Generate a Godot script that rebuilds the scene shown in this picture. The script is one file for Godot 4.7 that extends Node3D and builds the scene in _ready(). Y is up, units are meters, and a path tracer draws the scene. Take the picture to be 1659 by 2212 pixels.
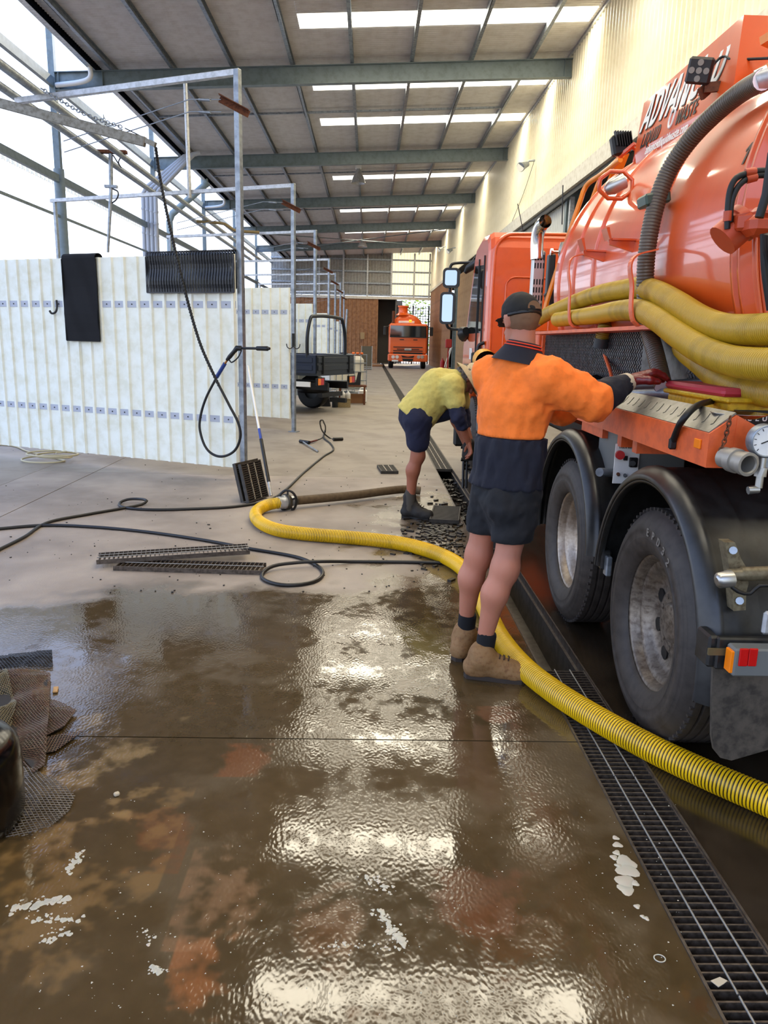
extends Node3D
# Wash bay of a vehicle depot: camera and light first, then the building, then the things in it.
const CAM_H := 1.62
const FOC := 1650.0
var cam_basis := Basis()
var noise := FastNoiseLite.new()
var rng := RandomNumberGenerator.new()
var M := {}
var taken := {}

# ---------- pixel -> place ----------
func ray(u, v): return cam_basis * Vector3((u - 829.5) / FOC, (1106.0 - v) / FOC, -1.0)
func gy(u, v, y = 0.0):
	var d = ray(u, v)
	return Vector3(0, CAM_H, 0) + d * ((y - CAM_H) / d.y)
func px(u, v, x):
	var d = ray(u, v)
	return Vector3(0, CAM_H, 0) + d * (x / d.x)
func pz(u, v, z):
	var d = ray(u, v)
	return Vector3(0, CAM_H, 0) + d * (z / d.z)
func pl(u, v, p, n):
	var d = ray(u, v)
	var c = Vector3(0, CAM_H, 0)
	return c + d * (n.dot(p - c) / n.dot(d))

# ---------- geometry ----------
class Geo:
	var v := PackedVector3Array()
	var c := PackedColorArray()
	var uv := PackedVector2Array()
	var i := PackedInt32Array()
	var col := Color.WHITE
	var tinted := false
	var xf := Transform3D.IDENTITY
	func p(a: Vector3, t := Vector2.ZERO) -> int:
		v.append(xf * a); c.append(col); uv.append(t)
		return v.size() - 1
	func tri(a, b, d):
		i.append(p(a)); i.append(p(b)); i.append(p(d))
	func quad(a: Vector3, b: Vector3, d: Vector3, e: Vector3):
		var n := v.size()
		p(a, Vector2(0, 0)); p(b, Vector2(1, 0)); p(d, Vector2(1, 1)); p(e, Vector2(0, 1))
		i.append_array([n, n + 1, n + 2, n, n + 2, n + 3])
	func box(at: Vector3, s: Vector3, b := Basis.IDENTITY, bev := 0.0):
		var h := s * 0.5
		if bev <= 0.0:
			for f in [[0, 1, 2], [1, 2, 0], [2, 0, 1]]:
				for g in [-1.0, 1.0]:
					var n := Vector3.ZERO; n[f[0]] = g * h[f[0]]
					var t := Vector3.ZERO; t[f[1]] = h[f[1]]
					var w := Vector3.ZERO; w[f[2]] = h[f[2]] * g
					quad(at + b * (n - t + w), at + b * (n + t + w), at + b * (n + t - w), at + b * (n - t - w))
			return
		bev = minf(bev, minf(h.x, minf(h.y, h.z)) * 0.95)
		var pt = func(sx, sy, sz, ax):
			var q := Vector3(sx * (h.x - bev), sy * (h.y - bev), sz * (h.z - bev))
			q[ax] = [sx, sy, sz][ax] * h[ax]
			return at + b * q
		for f in [[0, 1, 2], [1, 2, 0], [2, 0, 1]]:
			for g in [-1.0, 1.0]:
				var k := []
				for e in [[-1, 1], [1, 1], [1, -1], [-1, -1]]:
					var q := [0.0, 0.0, 0.0]
					q[f[0]] = g; q[f[1]] = e[0]; q[f[2]] = e[1] * g
					k.append(pt.call(q[0], q[1], q[2], f[0]))
				quad(k[0], k[1], k[2], k[3])
			# edges along axis f[0]
			for g in [-1.0, 1.0]:
				for e in [-1.0, 1.0]:
					var q0 := [0.0, 0.0, 0.0]; var q1 := [0.0, 0.0, 0.0]
					q0[f[0]] = -1.0; q1[f[0]] = 1.0
					q0[f[1]] = g; q1[f[1]] = g; q0[f[2]] = e; q1[f[2]] = e
					var A = pt.call(q0[0], q0[1], q0[2], f[1]); var B = pt.call(q1[0], q1[1], q1[2], f[1])
					var C = pt.call(q1[0], q1[1], q1[2], f[2]); var D = pt.call(q0[0], q0[1], q0[2], f[2])
					if g * e > 0: quad(A, D, C, B)
					else: quad(A, B, C, D)
		for sx in [-1.0, 1.0]:
			for sy in [-1.0, 1.0]:
				for sz in [-1.0, 1.0]:
					var A = pt.call(sx, sy, sz, 0); var B = pt.call(sx, sy, sz, 1); var C = pt.call(sx, sy, sz, 2)
					if sx * sy * sz > 0: tri(A, C, B)
					else: tri(A, B, C)
	# straight bar of rectangular section
	func bar(a: Vector3, b: Vector3, w: float, h: float, up := Vector3.UP, bev := 0.0):
		var z := (b - a).normalized()
		if absf(z.dot(up)) > 0.99: up = Vector3.RIGHT
		var x := up.cross(z).normalized()
		box((a + b) * 0.5, Vector3(w, h, a.distance_to(b)), Basis(x, z.cross(x), z), bev)
	func tube(pts, r, seg := 8, caps := true, closed := false, sq := Vector2.ONE):
		var n: int = pts.size()
		var up := Vector3.ZERO
		var first := -1
		var k0 := v.size()
		for k in n:
			var a: Vector3 = pts[(k - 1 + n) % n] if closed else pts[maxi(k - 1, 0)]
			var b: Vector3 = pts[(k + 1) % n] if closed else pts[mini(k + 1, n - 1)]
			var t: Vector3 = (b - a).normalized()
			if up == Vector3.ZERO: up = Vector3.UP if absf(t.y) < 0.9 else Vector3.RIGHT
			up = (up - t * up.dot(t)).normalized()
			var s := t.cross(up)
			var rr: float = r[k] if (r is Array or r is PackedFloat32Array) else r
			for j in seg:
				var an := TAU * j / seg
				p(pts[k] + up * (cos(an) * rr * sq.y) + s * (sin(an) * rr * sq.x), Vector2(float(j) / seg, float(k) / n))
		for k in (n if closed else n - 1):
			var A := k0 + k * seg; var B := k0 + ((k + 1) % n) * seg
			for j in seg:
				var j2 := (j + 1) % seg
				i.append_array([A + j, B + j, B + j2, A + j, B + j2, A + j2])
		if caps and not closed:
			for e in [0, n - 1]:
				var ce := p(pts[e])
				var o := []
				for j in seg: o.append(p((v[k0 + e * seg + j]) if xf == Transform3D.IDENTITY else xf.affine_inverse() * v[k0 + e * seg + j]))
				for j in seg:
					if e == 0: i.append_array([ce, o[j], o[(j + 1) % seg]])
					else: i.append_array([ce, o[(j + 1) % seg], o[j]])
		return k0
	# profile of (radius, height) turned round +Y of tr
	func lathe(prof, seg: int, tr := Transform3D.IDENTITY, a0 := 0.0, a1 := TAU, crease := false):
		var full := absf(a1 - a0 - TAU) < 1e-4
		var m := seg if full else seg + 1
		var rows := []
		for k in prof.size():
			if crease and k > 0 and k < prof.size() - 1:
				rows.append(prof[k]); rows.append(prof[k])
			else: rows.append(prof[k])
		var k0 := v.size()
		for q in rows:
			for j in m:
				var an := a0 + (a1 - a0) * j / seg
				p(tr * Vector3(cos(an) * q.x, q.y, sin(an) * q.x), Vector2(float(j) / seg, q.y))
		var step := 2 if crease else 1
		var k := 0
		while k + 1 < rows.size():
			for j in seg:
				var j2 := (j + 1) % m
				var A := k0 + k * m; var B := A + m
				i.append_array([A + j, A + j2, B + j2, A + j, B + j2, B + j])
			k += step
	# polygon in the x,y plane of tr, from z=0 to z=-d
	func prism(poly, d: float, tr := Transform3D.IDENTITY):
		var pp := PackedVector2Array(poly)
		if not Geometry2D.is_polygon_clockwise(pp): pp.reverse()
		var tris := Geometry2D.triangulate_polygon(pp)
		for k in range(0, tris.size(), 3):
			var a := pp[tris[k]]; var b := pp[tris[k + 1]]; var e := pp[tris[k + 2]]
			var cw := (b - a).cross(e - a) < 0
			if not cw: var t := b; b = e; e = t
			tri(tr * Vector3(a.x, a.y, 0), tr * Vector3(b.x, b.y, 0), tr * Vector3(e.x, e.y, 0))
			tri(tr * Vector3(a.x, a.y, -d), tr * Vector3(e.x, e.y, -d), tr * Vector3(b.x, b.y, -d))
		for k in pp.size():
			var a := pp[k]; var b := pp[(k + 1) % pp.size()]
			quad(tr * Vector3(a.x, a.y, 0), tr * Vector3(a.x, a.y, -d), tr * Vector3(b.x, b.y, -d), tr * Vector3(b.x, b.y, 0))
	# a folded sheet: profile (along s, out along h) drawn along l
	func sheet(prof, o: Vector3, s: Vector3, h: Vector3, l: Vector3, thick := 0.004, smooth := false):
		var m: int = prof.size()
		for side: int in [0, 1]:
			var of: Vector3 = h * (-thick * side)
			if smooth:
				var k0 := v.size()
				for q in prof:
					p(o + s * q.x + h * q.y + of, Vector2(q.x, 0)); p(o + s * q.x + h * q.y + of + l, Vector2(q.x, l.length()))
				for k in m - 1:
					var a := k0 + 2 * k
					if side == 0: i.append_array([a, a + 2, a + 3, a, a + 3, a + 1])
					else: i.append_array([a, a + 3, a + 2, a, a + 1, a + 3])
			else:
				for k in m - 1:
					var a: Vector3 = o + s * prof[k].x + h * prof[k].y + of
					var b: Vector3 = o + s * prof[k + 1].x + h * prof[k + 1].y + of
					if side == 0: quad(a, b, b + l, a + l)
					else: quad(a, a + l, b + l, b)
		for k in m - 1:
			var a: Vector3 = o + s * prof[k].x + h * prof[k].y
			var b: Vector3 = o + s * prof[k + 1].x + h * prof[k + 1].y
			var of := h * -thick
			quad(a, a + of, b + of, b)
			quad(a + l, b + l, b + l + of, a + l + of)
	func mesh(mat) -> ArrayMesh:
		var n := PackedVector3Array(); n.resize(v.size())
		for k in range(0, i.size(), 3):
			var a := v[i[k]]; var b := v[i[k + 1]]; var d := v[i[k + 2]]
			var q := (d - a).cross(b - a)
			n[i[k]] += q; n[i[k + 1]] += q; n[i[k + 2]] += q
		for k in n.size(): n[k] = n[k].normalized() if n[k].length_squared() > 1e-20 else Vector3.UP
		var a := []; a.resize(Mesh.ARRAY_MAX)
		a[Mesh.ARRAY_VERTEX] = v; a[Mesh.ARRAY_NORMAL] = n; a[Mesh.ARRAY_INDEX] = i; a[Mesh.ARRAY_TEX_UV] = uv
		if tinted: a[Mesh.ARRAY_COLOR] = c
		var am := ArrayMesh.new()
		am.add_surface_from_arrays(Mesh.PRIMITIVE_TRIANGLES, a)
		am.surface_set_material(0, mat)
		return am

# ---------- scene tree ----------
func numbered(nm):
	taken[nm] = taken.get(nm, -1) + 1
	return nm if taken[nm] == 0 else "%s_%03d" % [nm, taken[nm]]
func tag(o, label, cat, group = ""):
	o.set_meta("label", label); o.set_meta("category", cat)
	if group: o.set_meta("group", group)
func thing(nm, label, cat, base = Vector3.ZERO, group = ""):
	var o := Node3D.new(); o.name = numbered(nm); o.position = base; o.set_meta("top", true); add_child(o)
	if cat == "structure": o.set_meta("kind", "structure")
	else: tag(o, label, cat, group)
	return o
func part(par, g, mat, nm, label = ""):
	var o := MeshInstance3D.new(); o.name = nm; o.mesh = g if g is Mesh else g.mesh(mat)
	if g is Mesh: o.material_override = mat
	if par.has_meta("top"): o.position = -par.position
	par.add_child(o, true)
	if label: o.set_meta("label", label)
	return o
func single(nm, g, mat, label, cat, group = "", kind = ""):
	var o := MeshInstance3D.new(); o.name = numbered(nm); o.mesh = g.mesh(mat); add_child(o)
	if cat == "structure": o.set_meta("kind", "structure")
	else: tag(o, label, cat, group)
	if kind: o.set_meta("kind", kind)
	return o
func boxp(par, at, s, mat, nm, b = Basis.IDENTITY, bev = 0.0, label = ""):
	var g = Geo.new(); g.box(at, s, b, bev)
	return part(par, g, mat, nm, label)
func tubep(par, pts, r, mat, nm, seg = 8, label = ""):
	var g = Geo.new(); g.tube(pts, r, seg)
	return part(par, g, mat, nm, label)
func curve(pts, step = 0.03, closed = false):
	var c := Curve3D.new(); c.bake_interval = step
	var n: int = pts.size()
	for k in n:
		var a: Vector3 = pts[maxi(k - 1, 0)]; var b: Vector3 = pts[mini(k + 1, n - 1)]
		if closed: a = pts[(k - 1 + n) % n]; b = pts[(k + 1) % n]
		var t: Vector3 = (b - a) * 0.5
		var l0: float = pts[k].distance_to(pts[k - 1]) if k > 0 else 0.0
		var l1: float = pts[k].distance_to(pts[k + 1]) if k < n - 1 else 0.0
		var d := t.normalized()
		c.add_point(pts[k], -d * l0 / 3.0, d * l1 / 3.0)
	return Array(c.get_baked_points())
# points at even spacing
func even(pts, step):
	var out := [pts[0]]
	var left: float = step
	for k in range(1, pts.size()):
		var a: Vector3 = pts[k - 1]; var b: Vector3 = pts[k]
		var d := a.distance_to(b)
		while d >= left and d > 0:
			a = a + (b - a) * (left / d); out.append(a); d -= left; left = step
		left -= d
	return out
func trap(width, pitch, foot, top, h, start = 0.0):
	var out := [Vector2(0, 0)]
	var x: float = start
	while x + foot < width:
		if x > 0.001: out.append(Vector2(x, 0))
		out.append(Vector2(x + (foot - top) * 0.5, h)); out.append(Vector2(x + (foot + top) * 0.5, h)); out.append(Vector2(x + foot, 0))
		x += pitch
	out.append(Vector2(width, 0))
	return out
func wave(width, pitch, h):
	var out := []
	var n := int(ceil(width / pitch * 6.0))
	for k in n + 1:
		var x: float = width * k / n
		out.append(Vector2(x, h * 0.5 * (1.0 + sin(TAU * x / pitch))))
	return out

# ---------- materials ----------
func mat(key, c, rough = 0.6, metal = 0.0, opt = {}):
	if M.has(key): return M[key]
	var m := StandardMaterial3D.new()
	m.resource_name = key
	m.albedo_color = c; m.roughness = rough; m.metallic = metal
	if opt.has("coat"): m.clearcoat_enabled = true; m.clearcoat = opt.coat; m.clearcoat_roughness = opt.get("coat_rough", 0.08)
	if opt.has("rim"): m.rim_enabled = true; m.rim = opt.rim; m.rim_tint = 0.6
	if opt.get("tint", false): m.vertex_color_use_as_albedo = true
	if opt.has("spec"): m.metallic_specular = opt.spec
	if opt.has("emit"): m.emission_enabled = true; m.emission = opt.get("emit_color", c); m.emission_energy_multiplier = opt.emit
	if opt.has("alpha"): m.transparency = BaseMaterial3D.TRANSPARENCY_ALPHA; m.albedo_color.a = opt.alpha
	if opt.has("back"): m.backlight_enabled = true; m.backlight = opt.back
	if opt.has("sss"): m.subsurf_scatter_enabled = true; m.subsurf_scatter_strength = opt.sss
	if opt.has("grime"):   # mottled colour: base colour times a two-tone noise
		var g = opt.grime   # [darkest, lightest, size in m, bump cm]
		var nt := NoiseTexture2D.new(); nt.width = 512; nt.height = 512; nt.seamless = true
		var n := FastNoiseLite.new(); n.seed = hash(key) % 1000; n.frequency = 0.012; n.fractal_octaves = 5; n.fractal_gain = 0.62
		nt.noise = n
		var r := Gradient.new(); r.offsets = PackedFloat32Array([0.25, 0.45, 0.7]); r.colors = PackedColorArray([g[0].lerp(g[1], 0.45), g[1].lerp(g[0], 0.22), g[1]])
		nt.color_ramp = r
		m.albedo_texture = nt
		m.uv1_triplanar = true; m.uv1_world_triplanar = true; m.uv1_scale = Vector3.ONE / g[2]
		if g.size() > 3:
			m.heightmap_enabled = true; m.heightmap_scale = g[3]
			m.heightmap_texture = nt
	M[key] = m
	return m
func make_materials():
	var W := Color.WHITE
	mat("galv", Color(0.62, 0.65, 0.68), 0.42, 0.75, {"grime": [Color(0.62, 0.63, 0.64), W, 0.8]})
	mat("galv_light", Color(0.78, 0.79, 0.8), 0.4, 0.6, {"grime": [Color(0.72, 0.72, 0.7), W, 0.6]})
	mat("steel_paint", Color(0.46, 0.52, 0.54), 0.45, 0.0, {"grime": [Color(0.82, 0.82, 0.8), W, 1.5]})
	mat("roof", Color(0.81, 0.8, 0.79), 0.45, 0.05, {"grime": [Color(0.86, 0.84, 0.82), W, 2.5]})
	mat("cream", Color(0.95, 0.92, 0.82), 0.45, 0.0, {"grime": [Color(0.94, 0.93, 0.9), W, 2.6]})
	mat("header", Color(0.84, 0.83, 0.78), 0.5, 0.0, {"grime": [Color(0.84, 0.82, 0.78), W, 1.2]})
	mat("panel", Color(0.93, 0.94, 0.89), 0.42, 0.0, {"grime": [Color(0.9, 0.88, 0.82), W, 1.6]})
	mat("girt_blue", Color(0.68, 0.7, 0.74), 0.5, 0.1)
	mat("brown_sheet", Color(0.6, 0.43, 0.28), 0.5, 0.0, {"grime": [Color(0.7, 0.64, 0.58), W, 2.0]})
	mat("grey_sheet", Color(0.62, 0.62, 0.6), 0.5, 0.2, {"grime": [Color(0.82, 0.8, 0.76), W, 2.0]})
	mat("store_wall", Color(0.42, 0.41, 0.39), 0.8)
	mat("rust", Color(0.42, 0.24, 0.13), 0.8, 0.1, {"grime": [Color(0.55, 0.5, 0.45), W, 0.3]})
	mat("rubber", Color(0.03, 0.03, 0.032), 0.55, 0.0)
	mat("black", Color(0.035, 0.035, 0.038), 0.45)
	mat("black_gloss", Color(0.03, 0.03, 0.035), 0.18)
	mat("chrome", Color(0.85, 0.85, 0.84), 0.12, 1.0)
	mat("alu", Color(0.72, 0.72, 0.7), 0.35, 0.9)
	mat("glass", Color(0.06, 0.07, 0.08), 0.04, 0.0, {"spec": 0.7})
	mat("mirror", Color(0.55, 0.6, 0.66), 0.03, 1.0)
	mat("white", Color(0.9, 0.9, 0.88), 0.5)
	mat("orange", Color(0.85, 0.33, 0.09), 0.36, 0.0, {"coat": 0.8, "coat_rough": 0.07, "grime": [Color(0.95, 0.92, 0.9), W, 1.3]})
	mat("orange_flat", Color(0.87, 0.37, 0.14), 0.5, 0.0, {"coat": 0.3, "coat_rough": 0.3, "grime": [Color(0.82, 0.76, 0.72), W, 0.7]})
	mat("amber", Color(0.95, 0.5, 0.04), 0.2)
	mat("red_lens", Color(0.75, 0.05, 0.05), 0.2)
# ---------- the building ----------
const WALL_X := 4.6
const RAFTERS := [4.8, -3.25, -11.3, -19.38, -27.65, -35.72, -43.6, -51.7]
const SKY_Z := [-1.3, -5.3, -9.6, -13.25, -17.3, -21.3, -24.6, -32.5, -40.35, -48.0, -55.5]
const SKY_W := 0.77
const END_Z := -59.8
func ry(x): return 8.25 - 0.0527 * (WALL_X - x)

func build_light():
	var cam := Camera3D.new(); cam.name = "camera"
	var roll := deg_to_rad(-1.35)
	var x := 797.0 - 829.5; var y := 1106.0 - 738.0
	var xp := x * cos(roll) + y * sin(roll); var yp := -x * sin(roll) + y * cos(roll)
	var pitch := atan2(yp, FOC); var yaw := atan2(-xp, sqrt(FOC * FOC + yp * yp))
	cam_basis = Basis(Vector3.UP, -yaw) * Basis(Vector3.RIGHT, -pitch) * Basis(Vector3.BACK, -roll)
	cam.transform = Transform3D(cam_basis, Vector3(0, CAM_H, 0))
	cam.fov = rad_to_deg(2.0 * atan(1106.0 / FOC)); cam.near = 0.05; cam.far = 400.0; cam.current = true
	add_child(cam)
	var we := WorldEnvironment.new(); we.name = "environment"
	var e := Environment.new()
	e.tonemap_mode = Environment.TONE_MAPPER_LINEAR; e.tonemap_exposure = 1.18
	e.background_mode = Environment.BG_SKY
	var sm := ProceduralSkyMaterial.new()
	sm.sky_top_color = Color(0.5, 0.66, 0.95); sm.sky_horizon_color = Color(0.93, 0.96, 1.0); sm.sky_curve = 0.35
	sm.ground_horizon_color = Color(0.6, 0.58, 0.55); sm.ground_bottom_color = Color(0.4, 0.38, 0.35)
	sm.energy_multiplier = 2.6
	var sky := Sky.new(); sky.sky_material = sm
	e.sky = sky; e.sdfgi_enabled = true; e.ssao_enabled = true; e.ssil_enabled = true
	we.environment = e
	add_child(we)
	# the sun stands high beyond the far right corner of the shed
	var sun := DirectionalLight3D.new(); sun.name = "sun"
	sun.light_color = Color(1.0, 0.93, 0.8); sun.light_energy = 2.6; sun.light_angular_distance = 0.6; sun.shadow_enabled = true
	sun.sky_mode = DirectionalLight3D.SKY_MODE_LIGHT_ONLY
	sun.look_at_from_position(Vector3.ZERO, Vector3(-0.32, -0.55, 0.77), Vector3.UP)
	add_child(sun)
	# daylight falling through each translucent roof strip
	for z in SKY_Z:
		var l := AreaLight3D.new(); l.name = numbered("skylight_glow")
		l.area_size = Vector2(6.0, SKY_W); l.light_color = Color(1.0, 0.955, 0.85); l.light_energy = 18.0
		l.area_range = 80.0; l.shadow_enabled = true
		l.transform = Transform3D(Basis(Vector3.RIGHT, -PI / 2).rotated(Vector3.BACK, atan(0.0527)), Vector3(1.46, ry(1.46) - 0.03, z))
		add_child(l)

func build_ceiling():
	var c = thing("ceiling", "", "structure")
	var sx := Vector3(1, 0.0527, 0)
	var lo := -6.35; var x0 := -1.55; var x1 := 4.46
	# long strip beside the eave, the strip against the wall, and pieces between the roof lights
	var g = Geo.new()
	g.sheet(wave(66.0, 0.11, 0.03), Vector3(lo, ry(lo), 6.2), Vector3(0, 0, -1), Vector3.UP, sx * (x0 - lo), 0.01, true)
	part(c, g, M.roof, "roof_sheet")
	g = Geo.new()
	g.sheet(wave(66.0, 0.11, 0.03), Vector3(x1, ry(x1), 6.2), Vector3(0, 0, -1), Vector3.UP, sx * (WALL_X + 0.12 - x1), 0.01, true)
	part(c, g, M.roof, "roof_sheet")
	var za := 6.2
	var edges := []
	for z in SKY_Z: edges.append([z + SKY_W / 2, z - SKY_W / 2])
	edges.append([END_Z, END_Z])
	var sl = mat("skylight", Color(0.95, 0.94, 0.9), 0.35, 0.0, {"emit": 2.2, "emit_color": Color(1.0, 0.985, 0.93)})
	for ed in edges:
		if za - ed[0] > 0.05:
			g = Geo.new()
			g.sheet(wave(za - ed[0], 0.11, 0.03), Vector3(x0, ry(x0), za), Vector3(0, 0, -1), Vector3.UP, sx * (x1 - x0), 0.01, true)
			part(c, g, M.roof, "roof_sheet")
		if ed[0] != ed[1]:
			g = Geo.new()
			g.sheet(wave(SKY_W, 0.11, 0.03), Vector3(x0, ry(x0), ed[0]), Vector3(0, 0, -1), Vector3.UP, sx * (x1 - x0), 0.01, true)
			part(c, g, sl, "skylight_panel", "translucent roof strip glowing with daylight")
		za = ed[1]
	# purlins
	for k in 9:
		var x := -6.02 + 1.372 * k
		if x > WALL_X - 0.3: break
		g = Geo.new()
		var y = ry(x) - 0.005
		g.box(Vector3(x, y - 0.075, -26.8), Vector3(0.014, 0.15, 66.0))
		g.box(Vector3(x + 0.03, y - 0.146, -26.8), Vector3(0.075, 0.008, 66.0))
		g.box(Vector3(x + 0.03, y - 0.006, -26.8), Vector3(0.075, 0.008, 66.0))
		part(c, g, M.galv, "purlin")
	# rafters: I-section from the wall to the column line
	for z in RAFTERS:
		g = Geo.new()
		var a := Vector3(WALL_X - 0.03, ry(WALL_X) - 0.36, z); var b := Vector3(-7.3, ry(-7.3) - 0.36, z)
		g.bar(a, b, 0.012, 0.38)
		g.bar(a + Vector3(0, 0.19, 0), b + Vector3(0, 0.19, 0), 0.17, 0.014)
		g.bar(a - Vector3(0, 0.19, 0), b - Vector3(0, 0.19, 0), 0.17, 0.014)
		for x in [-7.2, -6.2, 4.4]:
			g.box(Vector3(x, ry(x) - 0.36, z), Vector3(0.012, 0.37, 0.16))
		part(c, g, M.steel_paint, "rafter")
	# sag rods and bridging between purlins, mid bay
	for z in [-23.2, -31.0, -39.0, -47.0]:
		g = Geo.new()
		for k in 7:
			var xa := -6.02 + 1.372 * k
			g.bar(Vector3(xa + 0.02, ry(xa) - 0.11, z), Vector3(xa + 1.35, ry(xa + 1.372) - 0.11, z), 0.06, 0.05)
		part(c, g, M.galv, "purlin_bridging")
	# roof bracing rods near the end
	g = Geo.new()
	g.tube([Vector3(-6, ry(-6) - 0.5, -43.7), Vector3(4.3, ry(4.3) - 0.5, -51.6)], 0.025, 6)
	g.tube([Vector3(-6, ry(-6) - 0.52, -51.6), Vector3(4.3, ry(4.3) - 0.52, -43.7)], 0.025, 6)
	part(c, g, M.steel_paint, "brace_rod")
	# eave gutter with its swan neck
	g = Geo.new()
	var gp := [Vector2(0, 0.0), Vector2(0, -0.16), Vector2(0.13, -0.16), Vector2(0.13, 0.02)]
	g.sheet(gp, Vector3(lo - 0.12, ry(lo) + 0.0, 6.2), Vector3.RIGHT, Vector3.UP, Vector3(0, 0, -66.0), 0.006)
	part(c, g, M.galv_light, "gutter")
	g = Geo.new()
	g.bar(Vector3(lo - 0.16, ry(lo) - 0.02, 6.2), Vector3(lo - 0.16, ry(lo) - 0.02, END_Z), 0.04, 0.03)
	part(c, g, M.black, "gutter_bead")
	for z in [-19.1, -35.4]:
		tubep(c, curve([Vector3(lo - 0.05, ry(lo) - 0.16, z), Vector3(lo - 0.05, ry(lo) - 0.36, z), Vector3(lo - 0.25, ry(lo) - 0.45, z - 0.05), Vector3(-7.25, ry(lo) - 0.5, z - 0.2)], 0.05), 0.055, M.white, "downpipe_elbow", 10)

func build_walls():
	# right hand wall
	var w = thing("wall_right", "", "structure")
	var hy := 5.45
	var g = Geo.new()
	g.sheet(trap(66.0, 0.2, 0.085, 0.035, 0.042), Vector3(WALL_X, hy, 6.2), Vector3(0, 0, -1), Vector3.LEFT, Vector3(0, 8.25 - hy - 0.01, 0), 0.02)
	part(w, g, M.cream, "cladding")
	g = Geo.new(); g.box(Vector3(WALL_X - 0.05, hy - 0.16, -12.9), Vector3(0.14, 0.34, 38.2))
	part(w, g, M.header, "door_header")
	g = Geo.new(); g.box(Vector3(WALL_X - 0.02, hy - 0.4, -12.9), Vector3(0.05, 0.1, 38.2))
	part(w, g, M.black, "door_track")
	g = Geo.new()
	g.sheet(trap(15.2, 0.2, 0.085, 0.035, 0.042), Vector3(WALL_X, 0.0, 6.2), Vector3(0, 0, -1), Vector3.LEFT, Vector3(0, hy, 0), 0.02)  # unseen lower wall, added to keep light out of the store room
	part(w, g, M.cream, "cladding")
	# eave angle along the roof line
	g = Geo.new(); g.box(Vector3(WALL_X - 0.04, 8.2, -26.8), Vector3(0.05, 0.06, 66.0))
	part(w, g, M.galv_light, "eave_angle")
	# wall columns standing behind the openings
	for z in RAFTERS:
		g = Geo.new()
		g.box(Vector3(WALL_X + 0.2, 4.1, z), Vector3(0.3, 8.2, 0.012)); g.box(Vector3(WALL_X + 0.06, 4.1, z), Vector3(0.014, 8.2, 0.17)); g.box(Vector3(WALL_X + 0.35, 4.1, z), Vector3(0.014, 8.2, 0.17))
		part(w, g, M.steel_paint, "column")
	# store room behind the openings
	var r = thing("wall_store", "", "structure")
	boxp(r, Vector3(10.2, 2.6, -27), Vector3(0.2, 5.4, 66), M.store_wall, "back_wall")
	boxp(r, Vector3(7.5, 5.6, -27), Vector3(5.6, 0.1, 66), M.store_wall, "soffit")
	boxp(r, Vector3(7.5, 2.6, 6.3), Vector3(5.6, 5.4, 0.2), M.store_wall, "side_wall")
	boxp(r, Vector3(7.5, 2.6, -60), Vector3(5.6, 5.4, 0.2), M.store_wall, "side_wall")
	# sliding doors: pale ribbed leaf beyond the near truck, brown leaves further down
	var d1 = thing("door_1", "", "structure")
	for zz in [[-25.2, -19.0]]:
		g = Geo.new()
		g.sheet(trap(zz[1] - zz[0], 0.2, 0.075, 0.035, 0.028), Vector3(WALL_X + 0.14, 0.05, zz[1]), Vector3(0, 0, -1), Vector3.LEFT, Vector3(0, 5.0, 0), 0.02)
		part(d1, g, mat("door_white", Color(0.8, 0.81, 0.79), 0.45), "door_leaf")
		boxp(d1, Vector3(WALL_X + 0.12, 2.55, zz[1] - 0.06), Vector3(0.1, 5.0, 0.12), M.galv_light, "door_stile")
	var d2 = thing("door_2", "", "structure")
	for zz in [[-33.6, -27.0], [-42.2, -36.2]]:
		g = Geo.new()
		g.sheet(trap(zz[1] - zz[0], 0.25, 0.08, 0.04, 0.03), Vector3(WALL_X + 0.1, 0.05, zz[1]), Vector3(0, 0, -1), Vector3.LEFT, Vector3(0, 5.1, 0), 0.02)
		part(d2, g, mat("door_tan", Color(0.62, 0.5, 0.35), 0.5, 0.0, {"grime": [Color(0.8, 0.75, 0.7), Color.WHITE, 2.0]}), "door_leaf")
	g = Geo.new()
	g.sheet(trap(15.0, 0.25, 0.08, 0.04, 0.03), Vector3(WALL_X, 0.0, -44.6), Vector3(0, 0, -1), Vector3.LEFT, Vector3(0, 5.45, 0), 0.02)
	part(w, g, M.brown_sheet, "lower_cladding")
	boxp(w, Vector3(WALL_X - 0.03, 5.4, -52), Vector3(0.08, 0.16, 15.6), M.header, "girt")
	# far end wall
	var e = thing("wall_back", "", "structure")
	g = Geo.new()
	g.sheet(trap(9.0, 0.22, 0.08, 0.04, 0.03), Vector3(-7.4, 5.0, END_Z), Vector3.RIGHT, Vector3.BACK, Vector3(0, 3.4, 0), 0.02)
	part(e, g, M.grey_sheet, "cladding")
	# sun-struck translucent sheets at the right end
	g = Geo.new()
	g.sheet(trap(3.0, 0.22, 0.08, 0.04, 0.03), Vector3(1.6, 5.0, END_Z), Vector3.RIGHT, Vector3.BACK, Vector3(0, 3.4, 0), 0.01)
	part(e, g, mat("translucent", Color(0.97, 0.93, 0.8), 0.5, 0.0, {"back": Color(1, 1, 0.95)}), "translucent_cladding")
	for y in [5.05, 5.9, 6.75, 7.6]:
		boxp(e, Vector3(-1.4, y, END_Z + 0.12), Vector3(12, 0.12, 0.1), M.galv, "girt")
	for x in [-5.6, -3.8, -2.0, -0.2, 1.6, 3.3, 4.45]:
		boxp(e, Vector3(x, 6.5, END_Z + 0.2), Vector3(0.12, 3.2, 0.14), M.galv_light, "mullion")
	g = Geo.new()
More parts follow.
